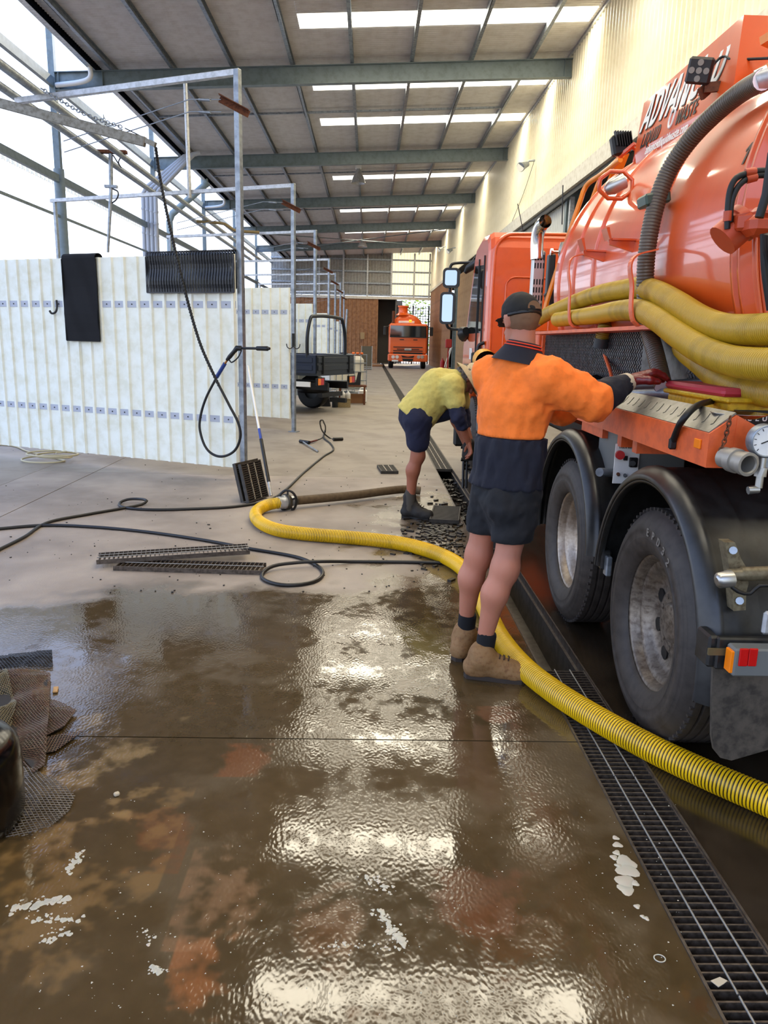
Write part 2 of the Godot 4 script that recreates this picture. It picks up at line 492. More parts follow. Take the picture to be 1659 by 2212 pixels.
	g.sheet(trap(8.05, 0.3, 0.1, 0.05, 0.035), Vector3(-7.4, 0.0, END_Z + 0.3), Vector3.RIGHT, Vector3.BACK, Vector3(0, 4.75, 0), 0.02)
	part(e, g, M.brown_sheet, "lower_cladding")
	boxp(e, Vector3(-1.4, 4.85, END_Z + 0.34), Vector3(12, 0.2, 0.12), M.header, "door_header")
	# dark doorway and mesh gate beyond it
	g = Geo.new()
	g.box(Vector3(1.5, 2.4, END_Z - 3.0), Vector3(2.2, 4.9, 0.1)); g.box(Vector3(0.55, 2.4, END_Z - 1.4), Vector3(0.1, 4.9, 3.2)); g.box(Vector3(2.0, 2.4, END_Z - 1.4), Vector3(0.1, 4.9, 3.2)); g.box(Vector3(1.3, 4.85, END_Z - 1.4), Vector3(1.6, 0.1, 3.2))
	part(e, g, M.store_wall, "doorway_lining")
	g = Geo.new()
	for k in 13: g.tube([Vector3(2.1 + 0.2 * k, 0, END_Z - 0.5), Vector3(2.1 + 0.2 * k, 4.4, END_Z - 0.5)], 0.022, 5)
	for k in 22: g.tube([Vector3(2.1, 0.2 * k, END_Z - 0.52), Vector3(4.6, 0.2 * k, END_Z - 0.52)], 0.022, 5)
	for x in [2.1, 3.35, 4.55]: g.box(Vector3(x, 2.2, END_Z - 0.5), Vector3(0.08, 4.4, 0.08))
	part(e, g, M.black, "mesh_gate")
	# open left side: columns and longitudinal rails
	var l = thing("wall_left", "", "structure")
	for z in RAFTERS:
		if z > -5: continue
		g = Geo.new()
		g.tube([Vector3(-7.35, -0.05, z), Vector3(-7.35, 5.4, z)], 0.12, 14)
		g.box(Vector3(-7.35, 7.3, z), Vector3(0.14, 4.0, 0.14))
		part(l, g, M.steel_paint, "column")
	for q in [[px(0, 85, -7.35).y, 0.2], [px(0, 320, -7.35).y, 0.17], [px(0, 415, -7.35).y, 0.06]]:
		g = Geo.new()
		g.bar(Vector3(-7.35, q[0], 6.0), Vector3(-7.35, q[0], END_Z), q[1] * 0.5, q[1])
		part(l, g, M.steel_paint, "side_rail")

func build_floor():
	var f = thing("floor", "", "structure")
	var dry = mat("concrete", Color(0.57, 0.535, 0.49), 0.6, 0.0, {"grime": [Color(0.78, 0.75, 0.72), Color(1, 0.99, 0.97), 6.0]})
	var wet = mat("concrete_wet", Color(0.2, 0.165, 0.125), 0.14, 0.0, {"grime": [Color(0.7, 0.68, 0.65), Color.WHITE, 1.6]})
	var near = floor_material()
	for q in [[-3.29, 0.905, 3.0, -2.9, near], [-3.29, 0.905, -2.908, -9.2, near], [-3.98, -3.302, 3.0, -2.9, near], [-3.98, -3.302, -2.908, -9.2, near], [-3.98, -3.302, -9.206, END_Z - 12, dry], [-3.29, 0.905, -9.206, -24.0, dry], [-3.29, 0.905, -24.006, END_Z - 12, dry], [-40.0, -3.986, 3.0, -9.2, dry], [-40.0, -3.986, -9.206, END_Z - 12, dry], [-40.0, 0.905, 30.0, 3.006, dry], [1.14, 12.0, 30.0, -9.2, wet], [1.14, 12.0, -9.206, END_Z - 12, dry]]:
		var g = Geo.new()
		var a: float = q[0]; var b: float = q[1]; var z0: float = q[2]; var z1: float = q[3]
		g.box(Vector3((a + b) / 2, -0.15, (z0 + z1) / 2), Vector3(b - a, 0.3, z0 - z1))
		for k in g.v.size(): g.uv[k] = Vector2((g.v[k].x + 3.98) / 4.885, (1.0 - g.v[k].z) / 10.2)
		part(f, g, q[4], "concrete_slab")
	# trench: bottom, sides and the steel angles that carry the grates
	var tr = mat("trench", Color(0.36, 0.33, 0.29), 0.5, 0.0, {"grime": [Color(0.6, 0.56, 0.5), Color.WHITE, 0.7]})
	var g = Geo.new()
	g.box(Vector3(1.0225, -0.34, -20), Vector3(0.24, 0.1, 100))
	part(f, g, tr, "trench_bottom")
	for s in [0.9, 1.145]:
		boxp(f, Vector3(s, -0.155, -20), Vector3(0.012, 0.29, 100), tr, "trench_side")
	var ang = mat("angle_steel", Color(0.36, 0.33, 0.3), 0.45, 0.5, {"grime": [Color(0.6, 0.5, 0.42), Color.WHITE, 0.4]})
	for s in [[0.905, 1], [1.14, -1]]:
		g = Geo.new()
		g.box(Vector3(s[0] + 0.004 * s[1], -0.02, -20), Vector3(0.008, 0.05, 100)); g.box(Vector3(s[0] + 0.012 * s[1], -0.043, -20), Vector3(0.024, 0.006, 100))
		part(f, g, ang, "trench_angle")

func lerpc(a: Color, b: Color, t): return a.lerp(b, clampf(t, 0.0, 1.0))
func floor_material():
	# computed over the slab beside the drain: x -3.98..0.905, z 1..-9.2
	var w := 760; var h := 1586
	var layers := []
	for q in [[0.004, 4, 11], [0.016, 5, 23], [0.07, 3, 5], [0.3, 2, 71]]:
		var n := FastNoiseLite.new(); n.frequency = q[0]; n.fractal_octaves = q[1]; n.seed = q[2]; n.noise_type = FastNoiseLite.TYPE_SIMPLEX_SMOOTH
		layers.append(n.get_image(w, h, false, false, true).get_data())
	var A := PackedByteArray(); A.resize(w * h * 3)
	var R := PackedByteArray(); R.resize(w * h)
	var B := PackedByteArray(); B.resize(w * h * 2)
	var l0: PackedByteArray = layers[0]; var l1: PackedByteArray = layers[1]; var l2: PackedByteArray = layers[2]; var l3: PackedByteArray = layers[3]
	# rust and bare patches that the photograph shows: place, reach, colour
	var spots := []
	for q in [[440, 1500, 0.05, Color(0.5, 0.29, 0.15)], [530, 1640, 0.05, Color(0.5, 0.27, 0.12)], [460, 2100, 0.06, Color(0.66, 0.4, 0.22)], [320, 1810, 0.07, Color(0.45, 0.27, 0.15)], [1020, 1960, 0.11, Color(0.42, 0.26, 0.18)], [1075, 1560, 0.06, Color(0.5, 0.32, 0.22)], [600, 1395, 0.05, Color(0.5, 0.3, 0.17)], [520, 1930, 0.09, Color(0.56, 0.42, 0.3)], [60, 1900, 0.2, Color(0.55, 0.42, 0.24)], [190, 1640, 0.16, Color(0.55, 0.46, 0.3)], [110, 1720, 0.16, Color(0.55, 0.45, 0.3)], [690, 2040, 0.1, Color(0.44, 0.27, 0.13)]]:
		var c = gy(q[0], q[1]); spots.append([c.x, c.z, q[2], q[3].srgb_to_linear()])
	var dryc := Color(0.63, 0.58, 0.525).srgb_to_linear(); var dryd := Color(0.5, 0.455, 0.41).srgb_to_linear()
	var wetc := Color(0.335, 0.27, 0.175).srgb_to_linear(); var wetd := Color(0.255, 0.205, 0.125).srgb_to_linear(); var silt := Color(0.42, 0.37, 0.29).srgb_to_linear()
	for j in h:
		var z := 1.0 - 10.2 * (j + 0.5) / h
		for k in w:
			var x := -3.98 + 4.885 * (k + 0.5) / w
			var o := j * w + k
			var a := l0[o] / 255.0; var b := l1[o] / 255.0; var c := l2[o] / 255.0; var d := l3[o] / 255.0
			var n := a * 0.6 + b * 0.4
			# wet from the camera to about five metres, a damp tongue along the drain
			var edge := -4.95 - 0.22 * (x + 0.9) + (n - 0.5) * 1.1
			var wet := clampf((z - edge) * 3.5 + (b - 0.5) * 0.6, 0.0, 1.0)
			var tongue := clampf(1.6 - absf(x - 0.75) * 1.9 - maxf(0.0, -z - 7.6) * 1.4 + (b - 0.5) * 2.4, 0.0, 1.0) * 0.9
			wet = maxf(wet, tongue)
			var dr := dryd.lerp(dryc, clampf(0.15 + (a - 0.3) * 1.3 + (c - 0.5) * 0.35 + (b - 0.5) * 0.6, 0.0, 1.0))
			var sp := clampf((b - 0.55) * 4.0 + (a - 0.5) * 2.0, 0.0, 1.0)
			var we := wetd.lerp(wetc, clampf(a * 0.7 + (c - 0.5) * 0.5 + 0.1, 0.0, 1.0)).lerp(silt, sp * 0.35)
			var col := dr.lerp(we, wet)
			for s in spots:
				var dx: float = x - s[0]; var dz: float = z - s[1]
				if absf(dx) < s[2] * 2.0 and absf(dz) < s[2] * 2.5:
					var q := clampf(0.9 - 0.8 * sqrt(dx * dx + dz * dz * 0.5) / s[2] + (b - 0.5) * 5.0 + (c - 0.5) * 2.0, 0.0, 1.0)
					col = col.lerp(s[3], q * 0.38)
			col = col.linear_to_srgb()
			A[o * 3] = int(clampf(col.r, 0, 1) * 255); A[o * 3 + 1] = int(clampf(col.g, 0, 1) * 255); A[o * 3 + 2] = int(clampf(col.b, 0, 1) * 255)
			# film of water: smooth pools, grainy where the film breaks up
			var grain := clampf(0.35 + (b - 0.45) * 1.8 + (c - 0.5) * 1.4, 0.0, 1.0)
			var rw := 0.06 + 0.1 * grain
			R[o] = int(lerpf(0.62 + (c - 0.5) * 0.2, rw, wet) * 255)
			B[o * 2] = 255; B[o * 2 + 1] = int(clampf(lerpf(0.75, 0.12 + 0.75 * grain, wet), 0, 1) * 255)
	var m := StandardMaterial3D.new(); m.resource_name = "wash_slab"
	m.albedo_texture = ImageTexture.create_from_image(Image.create_from_data(w, h, false, Image.FORMAT_RGB8, A))
	m.roughness_texture = ImageTexture.create_from_image(Image.create_from_data(w, h, false, Image.FORMAT_L8, R)); m.roughness_texture_channel = BaseMaterial3D.TEXTURE_CHANNEL_RED
	m.roughness = 1.0
	# fine relief, strong only where the film is broken
	var fw := 1536; var fh := 2048
	var fn := FastNoiseLite.new(); fn.frequency = 0.22; fn.fractal_octaves = 3; fn.seed = 9; fn.noise_type = FastNoiseLite.TYPE_SIMPLEX_SMOOTH
	var fine := fn.get_image(fw, fh, false, false, true); fine.convert(Image.FORMAT_RGBA8)
	var mask := Image.create_from_data(w, h, false, Image.FORMAT_LA8, B); mask.convert(Image.FORMAT_RGBA8); mask.resize(fw, fh, Image.INTERPOLATE_BILINEAR)
	var hm := Image.create_empty(fw, fh, false, Image.FORMAT_RGBA8); hm.fill(Color(0.5, 0.5, 0.5, 1.0))
	# the mask's alpha weighs the noise
	var fd := fine.get_data(); var md := mask.get_data()
	for k in range(3, fd.size(), 4): fd[k] = md[k]
	fine = Image.create_from_data(fw, fh, false, Image.FORMAT_RGBA8, fd)
	hm.blend_rect(fine, Rect2i(0, 0, fw, fh), Vector2i.ZERO)
	m.heightmap_enabled = true; m.heightmap_scale = 0.11
	m.heightmap_texture = ImageTexture.create_from_image(hm)
	m.metallic_specular = 0.5
	return m
# ---------- wash bays on the left ----------
const BAY_A := 24.0
var bay_d := Vector3(-cos(deg_to_rad(BAY_A)), 0, -sin(deg_to_rad(BAY_A)))
var bay_n := Vector3(-sin(deg_to_rad(BAY_A)), 0, cos(deg_to_rad(BAY_A)))
var post1 := Vector3(-1.44, 0, -8.9)

func screw(g, at, n, r = 0.008):
	g.tube([at, at + n * 0.008], r, 6)

func partition(base, top, y0, y1, length, rail_len, label, pitch = 0.19, rear_post = true):
	var t = thing("wash_bay_partition", label, "partition", base)
	var g = Geo.new()
	g.box(base + Vector3(0, top / 2, 0), Vector3(0.065, top, 0.065), Basis(-bay_d, Vector3.UP, bay_n), 0.004)
	g.box(base + Vector3(0, 0.006, 0), Vector3(0.16, 0.012, 0.14), Basis(-bay_d, Vector3.UP, bay_n))
	part(t, g, M.galv, "post")
	g = Geo.new()
	g.bar(base + Vector3(0, top - 0.03, 0) - bay_d * 0.03, base + Vector3(0, top - 0.03, 0) + bay_d * rail_len, 0.06, 0.065, Vector3.UP, 0.004)
	part(t, g, M.galv_light, "top_rail")
	if rear_post:
		g = Geo.new()
		var rear = base + bay_d * (rail_len - 0.1)
		g.box(rear + Vector3(0, top / 2 - 0.03, 0), Vector3(0.055, top - 0.06, 0.055), Basis(-bay_d, Vector3.UP, bay_n))
		part(t, g, M.galv, "rear_post")
	# sheets lapped side by side, 0.76 m each
	var o = base + bay_d * 0.04 + bay_n * 0.045
	var k = 0
	while k * 0.76 < length:
		g = Geo.new()
		g.sheet(trap(0.79, pitch, 0.058, 0.03, 0.024 + 0.0 * k), o + bay_d * (k * 0.76) + bay_n * (0.0015 * (k % 2)) + Vector3(0, y0, 0), bay_d, bay_n, Vector3(0, y1 - y0, 0), 0.004)
		# lap rib stands a little prouder
		g.bar(o + bay_d * (k * 0.76 + 0.03) + bay_n * 0.02 + Vector3(0, y0, 0), o + bay_d * (k * 0.76 + 0.03) + bay_n * 0.02 + Vector3(0, y1, 0), 0.034, 0.018, bay_n)
		part(t, g, M.panel, "wall_sheet")
		k += 1
	for y in [y0 + 0.56, y0 + 1.85]:
		g = Geo.new()
		g.bar(o + Vector3(0, y, 0) + bay_n * 0.003, o + bay_d * length + Vector3(0, y, 0) + bay_n * 0.003, 0.075, 0.008, bay_n)
		part(t, g, M.girt_blue, "girt")
		g = Geo.new()
		for j in int(length / pitch):
			screw(g, o + bay_d * (pitch * j + 0.125) + Vector3(0, y, 0) + bay_n * 0.006, bay_n)
		part(t, g, M.black, "girt_screws").set_meta("kind", "stuff")
	# rust-brown angle bracket near the top of the post
	g = Geo.new()
	var bp = base + Vector3(0, top - 0.38, 0) + bay_n * 0.05
	var bd = Vector3(0.9, -0.42, 0).normalized()
	g.bar(bp - bd * 0.18, bp + bd * 0.16, 0.008, 0.07)
	g.bar(bp - bd * 0.18 + Vector3(0, 0.035, 0.03), bp + bd * 0.16 + Vector3(0, 0.035, 0.03), 0.06, 0.008)
	part(t, g, M.rust, "angle_bracket", "rusty angle iron bracket")
	g = Geo.new()
	for dy in [0.0, -0.12]:
		var a = bp - bd * 0.16 + Vector3(0, dy, 0.01)
		g.tube([a, a + Vector3(-0.35, 0.02, -0.1), a + bay_d * 2.2 + Vector3(0, -0.25, 0)], 0.006, 5)
		g.tube([a + Vector3(-0.12, 0.0, -0.03), a + Vector3(-0.25, 0.01, -0.07)], 0.016, 6)
	part(t, g, M.galv, "stay_wires")
	return t

func hooks(t, base, y):
	var g = Geo.new()
	for s in [-1.0, 1.0]:
		g.tube(curve([base + Vector3(0.0, y + 0.02, 0.04), base + Vector3(0.05 * s, y - 0.03, 0.06), base + Vector3(0.1 * s, y - 0.01, 0.07), base + Vector3(0.12 * s, y + 0.05, 0.07)], 0.02), 0.008, 6)
	g.box(base + Vector3(0, y + 0.12, 0.038), Vector3(0.05, 0.22, 0.01))
	part(t, g, M.black, "hose_hook")

func mat_slab(a, b, y_top, y_bot, label, across, mt):
	# a limp mat folded over the top of the partition: front drop from a to b
	var t = thing("rubber_mat", label, "mat", Vector3(a.x, y_bot, a.z))
	var prof = []
	var rr = 0.06
	prof.append(Vector2(0.012, y_bot))
	for k in 8: prof.append(Vector2(0.014 + 0.012 * sin(k * 0.9), lerp(y_bot, y_top - 0.05, (k + 1) / 9.0)))
	for k in 7:
		var an = PI * k / 6.0
		prof.append(Vector2(-0.045 + 0.065 * cos(an), y_top - 0.04 + 0.055 * sin(an)))
	prof.append(Vector2(-0.115, y_top - 0.4))
	var g = Geo.new()
	var n = 32 if across else 44
	var dir: Vector3 = (b - a)
	for s in n:
		# ribbed rubber: each rib its own raised strip
		var f0 = float(s) / n; var f1 = (s + (0.62 if across else 1.0)) / n
		for side in [0, 1]:
			for k in prof.size() - 1:
				var q0 = prof[k]; var q1 = prof[k + 1]
				var w0 = 0.004 * sin(f0 * 9.0 + q0.y * 7.0); var w1 = 0.004 * sin(f0 * 9.0 + q1.y * 7.0)
				var off = -0.009 if side else 0.0
				var A = a + dir * f0 + bay_n * (q0.x + w0 + off); A.y = q0.y
				var B = a + dir * f1 + bay_n * (q0.x + w0 + off); B.y = q0.y
				var C = a + dir * f1 + bay_n * (q1.x + w1 + off); C.y = q1.y
				var D = a + dir * f0 + bay_n * (q1.x + w1 + off); D.y = q1.y
				if side == 0: g.quad(A, D, C, B)
				else: g.quad(A, B, C, D)
		if across:
			for k in prof.size() - 1:
				var q0 = prof[k]; var q1 = prof[k + 1]
				var A = a + dir * f1 + bay_n * (q0.x - 0.014); A.y = q0.y
				var B = a + dir * ((s + 1.0) / n) + bay_n * (q0.x - 0.014); B.y = q0.y
				var C = a + dir * ((s + 1.0) / n) + bay_n * (q1.x - 0.014); C.y = q1.y
				var D = a + dir * f1 + bay_n * (q1.x - 0.014); D.y = q1.y
				g.quad(A, D, C, B)
	# front bottom hem
	part(t, g, mt, "mat_sheet")
	g = Geo.new()
	for q in [a, b]:
		var m0 = Vector3(q.x, y_bot, q.z) + bay_n * 0.01; var m1 = Vector3(q.x, y_top - 0.05, q.z) + bay_n * 0.012
		g.bar(m0, m1, 0.012, 0.016, bay_n)
	g.bar(Vector3(a.x, y_bot, a.z) + bay_n * 0.01, Vector3(b.x, y_bot, b.z) + bay_n * 0.01, 0.016, 0.014)
	part(t, g, mt, "edge_binding")
	return t

func link_chain(g, pts, ln = 0.05, r = 0.005, w = 0.014):
	var e = even(pts, ln * 0.72)
	for k in e.size() - 1:
		var a: Vector3 = e[k]; var t: Vector3 = (e[k + 1] - a).normalized()
		var s = t.cross(Vector3.UP if absf(t.y) < 0.9 else Vector3.RIGHT).normalized()
		if k % 2: s = s.cross(t)
		var ring = []
		for j in 8:
			var an = TAU * j / 8
			ring.append(a + t * (cos(an) * ln * 0.5) + s * (sin(an) * w))
		g.tube(ring, r, 4, false, true)

func build_bays():
	var p2 = Vector3(-1.325, 0, -13.8)
	var t1 = partition(post1, 4.39, 0.14, 2.53, 4.4, 3.15, "white ribbed wash bay partition with two black mats hung over its top", 0.19, false)
	var t2 = partition(p2, 4.19, 0.24, 2.5, 4.0, 5.4, "white ribbed wash bay partition standing in front of the dark utility truck")
	hooks(t2, p2, 1.5)
	# J hook on the near sheet
	var plane = post1 + bay_n * 0.075
	var g = Geo.new()
	g.tube(curve([pl(122, 648, plane, bay_n), pl(123, 664, plane, bay_n), pl(120, 674, plane + bay_n * 0.03, bay_n), pl(112, 677, plane + bay_n * 0.05, bay_n), pl(107, 671, plane + bay_n * 0.06, bay_n)], 0.02), 0.013, 8)
	part(t1, g, M.black, "wall_hook", "black J-shaped hook")
	var tops = [[681, 497], [711, 558.5], [725, 590], [736, 611], [743.5, 628]]
	var names = ["third", "fourth", "fifth", "sixth", "seventh"]
	for k in 5:
		var q = gy(tops[k][0], tops[k][1], 4.22)
		partition(Vector3(q.x, 0, q.z), 4.22, 0.24, 2.5, 2.6, 4.4, "ribbed wash bay partition beyond the dark utility truck, %s along the row of frames" % names[k])
	# mats
	var pm = post1 + bay_n * 0.085
	var rubber = mat("mat_rubber", Color(0.1, 0.108, 0.125), 0.42, 0.0, {"grime": [Color(0.7, 0.7, 0.7), Color.WHITE, 0.5]})
	var carpet = mat("mat_carpet", Color(0.03, 0.035, 0.05), 0.9, 0.0, {"grime": [Color(0.6, 0.6, 0.6), Color(1.3, 1.3, 1.3), 0.12, 0.3]})
	var a = pl(145, 720, pm, bay_n); var b = pl(217, 737, pm, bay_n)
	mat_slab(a, b, pl(180, 553, pm, bay_n).y + 0.02, pl(180, 736, pm, bay_n).y, "long narrow black carpet mat hanging low over the white partition", false, carpet)
	a = pl(318, 600, pm, bay_n); b = pl(506, 600, pm, bay_n)
	mat_slab(a, b, pl(410, 547, pm, bay_n).y + 0.02, pl(410, 632, pm, bay_n).y, "wide ribbed black rubber mat folded over the white partition beside its post", true, rubber)
	# swinging boom with chain, and the hose that hangs from it
	var pb = post1 + bay_n * 0.42
	var tip = pl(336, 313, pb, bay_n); var root = pl(-160, 180, pb + bay_n * 0.5, bay_n)
	var bm = thing("swing_boom", "galvanised swing boom arm with chain carrying the black wash hose", "boom", root)
	g = Geo.new()
	var dirb = (tip - root).normalized()
	g.bar(root, tip - dirb * 0.12, 0.05, 0.1, Vector3.UP, 0.006)
	g.bar(tip - dirb * 0.14 + Vector3(0, 0.02, 0), tip, 0.04, 0.05)
	part(bm, g, mat("boom", Color(0.55, 0.54, 0.5), 0.5, 0.5, {"grime": [Color(0.6, 0.56, 0.5), Color.WHITE, 0.5]}), "boom_arm")
	g = Geo.new()
	var c0 = pl(92, 193, pb, bay_n); var c1 = pl(270, 277, pb, bay_n); var c2 = pl(332, 308, pb, bay_n)
	link_chain(g, curve([c0, c0.lerp(c1, 0.5) + Vector3(0, -0.05, 0), c1], 0.03), 0.06, 0.006, 0.017)
	link_chain(g, curve([pl(224, 252, pb, bay_n), pl(230, 275, pb, bay_n), pl(245, 284, pb, bay_n), pl(266, 279, pb, bay_n)], 0.02), 0.045, 0.004, 0.012)
	part(bm, g, M.galv, "chain")
	tubep(bm, [c1, c2], 0.006, M.black, "chain_tail", 5)
	var hs = thing("hanging_wash_hose", "black wash hose looping from the boom to a spray gun hooked on the post", "hose", tip - Vector3(0, 3, 0))
	var hp = [tip + Vector3(0, -0.02, 0)]
	for q in [[345, 380], [365, 480], [395, 610], [430, 735], [462, 810], [495, 875], [515, 915], [519, 945], [505, 975], [474, 986], [447, 970], [432, 930], [433, 900], [445, 860], [468, 815]]:
		hp.append(pl(q[0], q[1], post1 + bay_n * (0.36 - 0.012 * hp.size()), bay_n))
	var hc = curve(hp, 0.02)
	tubep(hs, hc, 0.015, M.rubber, "hose", 8)
	# spiral guard on the upper length
	g = Geo.new()
	var sp = []
	var ce = even(hc, 0.006)
	for k in int(ce.size() * 0.55):
		var t: Vector3 = (ce[k + 1] - ce[k]).normalized()
		var s = t.cross(Vector3.BACK).normalized(); var s2 = t.cross(s)
		sp.append(ce[k] + s * (cos(k * 1.1) * 0.0175) + s2 * (sin(k * 1.1) * 0.0175))
	g.tube(sp, 0.0045, 4)
	part(hs, g, M.black, "spiral_guard")
	var pg = post1 + bay_n * 0.2
	tubep(hs, [hp[-1], pl(486, 785, pg, bay_n)], 0.022, mat("blue_sleeve", Color(0.1, 0.22, 0.5), 0.5), "sleeve", 8, "blue plastic sleeve")
	tubep(hs, [pl(485, 787, pg, bay_n), pl(492, 776, pg, bay_n)], 0.012, mat("brass", Color(0.65, 0.45, 0.25), 0.35, 0.9), "fitting", 8)
	g = Geo.new()
	var gh = pl(490, 778, pg, bay_n); var gt = pl(512, 752, pg, bay_n)
	g.tube([gh, gh.lerp(gt, 0.3), gh.lerp(gt, 0.7), gt, gt + Vector3(0.05, 0.0, 0.0)], [0.018, 0.026, 0.024, 0.032, 0.028], 8)
	g.tube(curve([gh + Vector3(0.03, 0, 0), pl(500, 783, pg, bay_n), pl(514, 772, pg, bay_n), gt + Vector3(0.05, -0.02, 0)], 0.02), 0.008, 6)
	part(hs, g, M.black, "spray_gun")
	g = Geo.new()
	var le = pl(583, 753, pg, bay_n); var l0 = gt + Vector3(0.04, 0, 0)
	g.tube([l0, l0.lerp(le, 0.55), l0.lerp(le, 0.56), l0.lerp(le, 0.93), l0.lerp(le, 0.94), le], [0.014, 0.014, 0.024, 0.026, 0.018, 0.014], 8)
	part(hs, g, M.black, "lance")
	# service rails along the bays
	for q in [[0, 138], [0, 186]]:
		var c = gy(q[0], q[1], 4.47)
		single("overhead_service_rail", (func():
			var gg = Geo.new(); gg.tube([Vector3(c.x, 4.47, -2.0), Vector3(c.x, 4.47, -30.0)], 0.05, 8); return gg).call(), M.galv, "galvanised service pipe running above the wash bay frames", "pipe", "pair of overhead service pipes")
	# drop pole with cable on the rails
	var dz = px(238, 330, -4.24).z
	var dp = thing("drop_pole", "steel drop pole with cables hanging from the overhead pipes", "pole", pz(234, 545, dz))
	boxp(dp, pz(237, 328, dz), Vector3(0.55, 0.05, 0.1), M.rust, "cross_plate", Basis(), 0.004, "rusty cross plate")
	for s in [-0.2, 0.2]:
		var q = pz(237, 328, dz) + Vector3(s, 0, 0)
		tubep(dp, [q, Vector3(q.x, 4.5, q.z)], 0.014, M.galv, "hanger", 6)
	g = Geo.new()
	g.tube([pz(239, 332, dz), pz(240, 400, dz)], 0.035, 8); g.tube([pz(240, 398, dz), pz(238, 450, dz), pz(233, 545, dz)], [0.03, 0.03, 0.022], 8)
	g.box(pz(240, 403, dz), Vector3(0.2, 0.04, 0.08))
	part(dp, g, M.galv, "pole_tube")
	g = Geo.new()
	g.tube(curve([pz(240, 440, dz), pz(252, 430, dz), pz(255, 415, dz), pz(244, 408, dz)], 0.04), 0.012, 6)
	part(dp, g, M.black, "cable")
	g = Geo.new()
	g.tube(curve([pz(244, 335, dz), pz(262, 362, dz), pz(256, 350, dz), pz(268, 330, dz)], 0.04), 0.01, 6)
	part(dp, g, M.black, "cable")
	# four drain pipes bundled against the second column, and one alone
	for k in 4:
		var z = -26.7 + 0.12 * k
		var u = 9.0 * k
		var pts = [pz(311 + u, 600, z), pz(309 + u, 418 + u * 0.3, z), pz(316 + u, 405 + u * 0.25, z), pz(398 + u * 0.8, 325 + u * 0.25, z), pz(409 + u * 0.75, 308 + u * 0.2, z), pz(412 + u * 0.7, 272 + u * 0.1, z)]
		pts[0].y = 0.0
		for j in pts.size(): pts[j].y = minf(pts[j].y, ry(-6.4) - 0.3 - 0.02 * (5 - j))
		g = Geo.new(); g.tube(pts, 0.07, 10)
		for j in 3: g.tube([pts[0].lerp(pts[1], 0.8 + 0.06 * j), pts[0].lerp(pts[1], 0.81 + 0.06 * j)], 0.082, 10)
		single("drain_pipe", g, mat("pvc", Color(0.68, 0.69, 0.7), 0.45), "grey plastic drain pipe cranked up to the roof in a bundle of four", "pipe", "bundle of four drain pipes")
	var pp = [pz(370, 600, -31), pz(366, 478, -31), pz(372, 462, -31), pz(440, 402, -31), pz(448, 388, -31), pz(447, 345, -31)]
	pp[0].y = 0.0
	for j in pp.size(): pp[j].y = minf(pp[j].y, ry(-6.4) - 0.3)
	g = Geo.new(); g.tube(pp, 0.13, 12); g.tube([pp[3].lerp(pp[4], 0.3), pp[4]], 0.15, 12)
	single("storm_pipe", g, mat("pvc_green", Color(0.56, 0.62, 0.62), 0.45), "single wide grey-green cranked pipe beside the bundle of drain pipes", "pipe")
	# thin hanger rods from the roof to the second rail
	g = Geo.new(); g.tube([pz(400, 178, -14.6), pz(410, 428, -14.6)], 0.035, 6)
	single("hanger_rod", g, M.galv_light, "thin vertical hanger rod above the second wash bay frame", "rod")
	# steel tube along the eave of bay frames (brass pipe) seen beside the near post
	g = Geo.new(); g.tube(curve([pz(425, 478, -20), pz(486, 484, -20), pz(505, 497, -20), pz(560, 502, -20)], 0.2), 0.035, 6)
	single("water_pipe", g, mat("old_brass", Color(0.55, 0.47, 0.3), 0.5, 0.3), "thin brown water pipe bent along the bay frames", "pipe")
	# neighbour's awning outside
	g = Geo.new()
	var y0 = px(130, 387, -13.0).y
	var za = px(130, 387, -13.0).z; var zb = px(470, 560, -13.0).z
	g.sheet(trap(absf(zb - za) + 10, 0.4, 0.16, 0.08, 0.06), Vector3(-13.0, y0 - 0.35, za + 6), Vector3(0, 0, -1), Vector3.RIGHT, Vector3(0, 0.45, 0), 0.03)
	single("awning_fascia", g, M.cream, "ribbed cream awning fascia of the building outside the wash bays", "awning")
	# pendant high bay lamps
	for q in [[774, 395, -29.5, 0.26], [783, 533, -50.5, 0.3]]:
		lamp(pz(q[0], q[1], q[2]), q[3])

func lamp(at, r):
	var t = thing("pendant_lamp", "grey bell-shaped high bay lamp hanging below the " + ("first" if r < 0.28 else "far") + " roof strip", "lamp", at)
	var g = Geo.new()
	g.lathe([Vector2(0.05, 0.5), Vector2(0.09, 0.42), Vector2(0.12, 0.3), Vector2(r * 0.7, 0.22), Vector2(r, 0.0), Vector2(r * 0.96, -0.02), Vector2(r * 0.6, 0.18)], 20, Transform3D(Basis(), at))
	part(t, g, M.galv_light, "lamp_shade")
	g = Geo.new(); g.box(at + Vector3(0, 0.58, 0), Vector3(0.22, 0.22, 0.22), Basis(), 0.02)
	part(t, g, M.white, "ballast_box")
	tubep(t, [at + Vector3(0, 0.68, 0), Vector3(at.x, ry(at.x) - 0.1, at.z)], 0.02, M.galv, "stem", 6)
	g = Geo.new(); g.lathe([Vector2(0.0, 0.02), Vector2(0.06, 0.04), Vector2(0.07, 0.12), Vector2(0.04, 0.2)], 12, Transform3D(Basis(), at))
	part(t, g, M.white, "bulb")
# ---------- things on the floor ----------
func partm(par, mesh, mt, nm, tr):
	var o = MeshInstance3D.new(); o.name = nm; o.mesh = mesh; o.material_override = mt
	o.transform = Transform3D(tr.basis, tr.origin - par.position) if par.has_meta("top") else tr
	par.add_child(o, true)
	return o
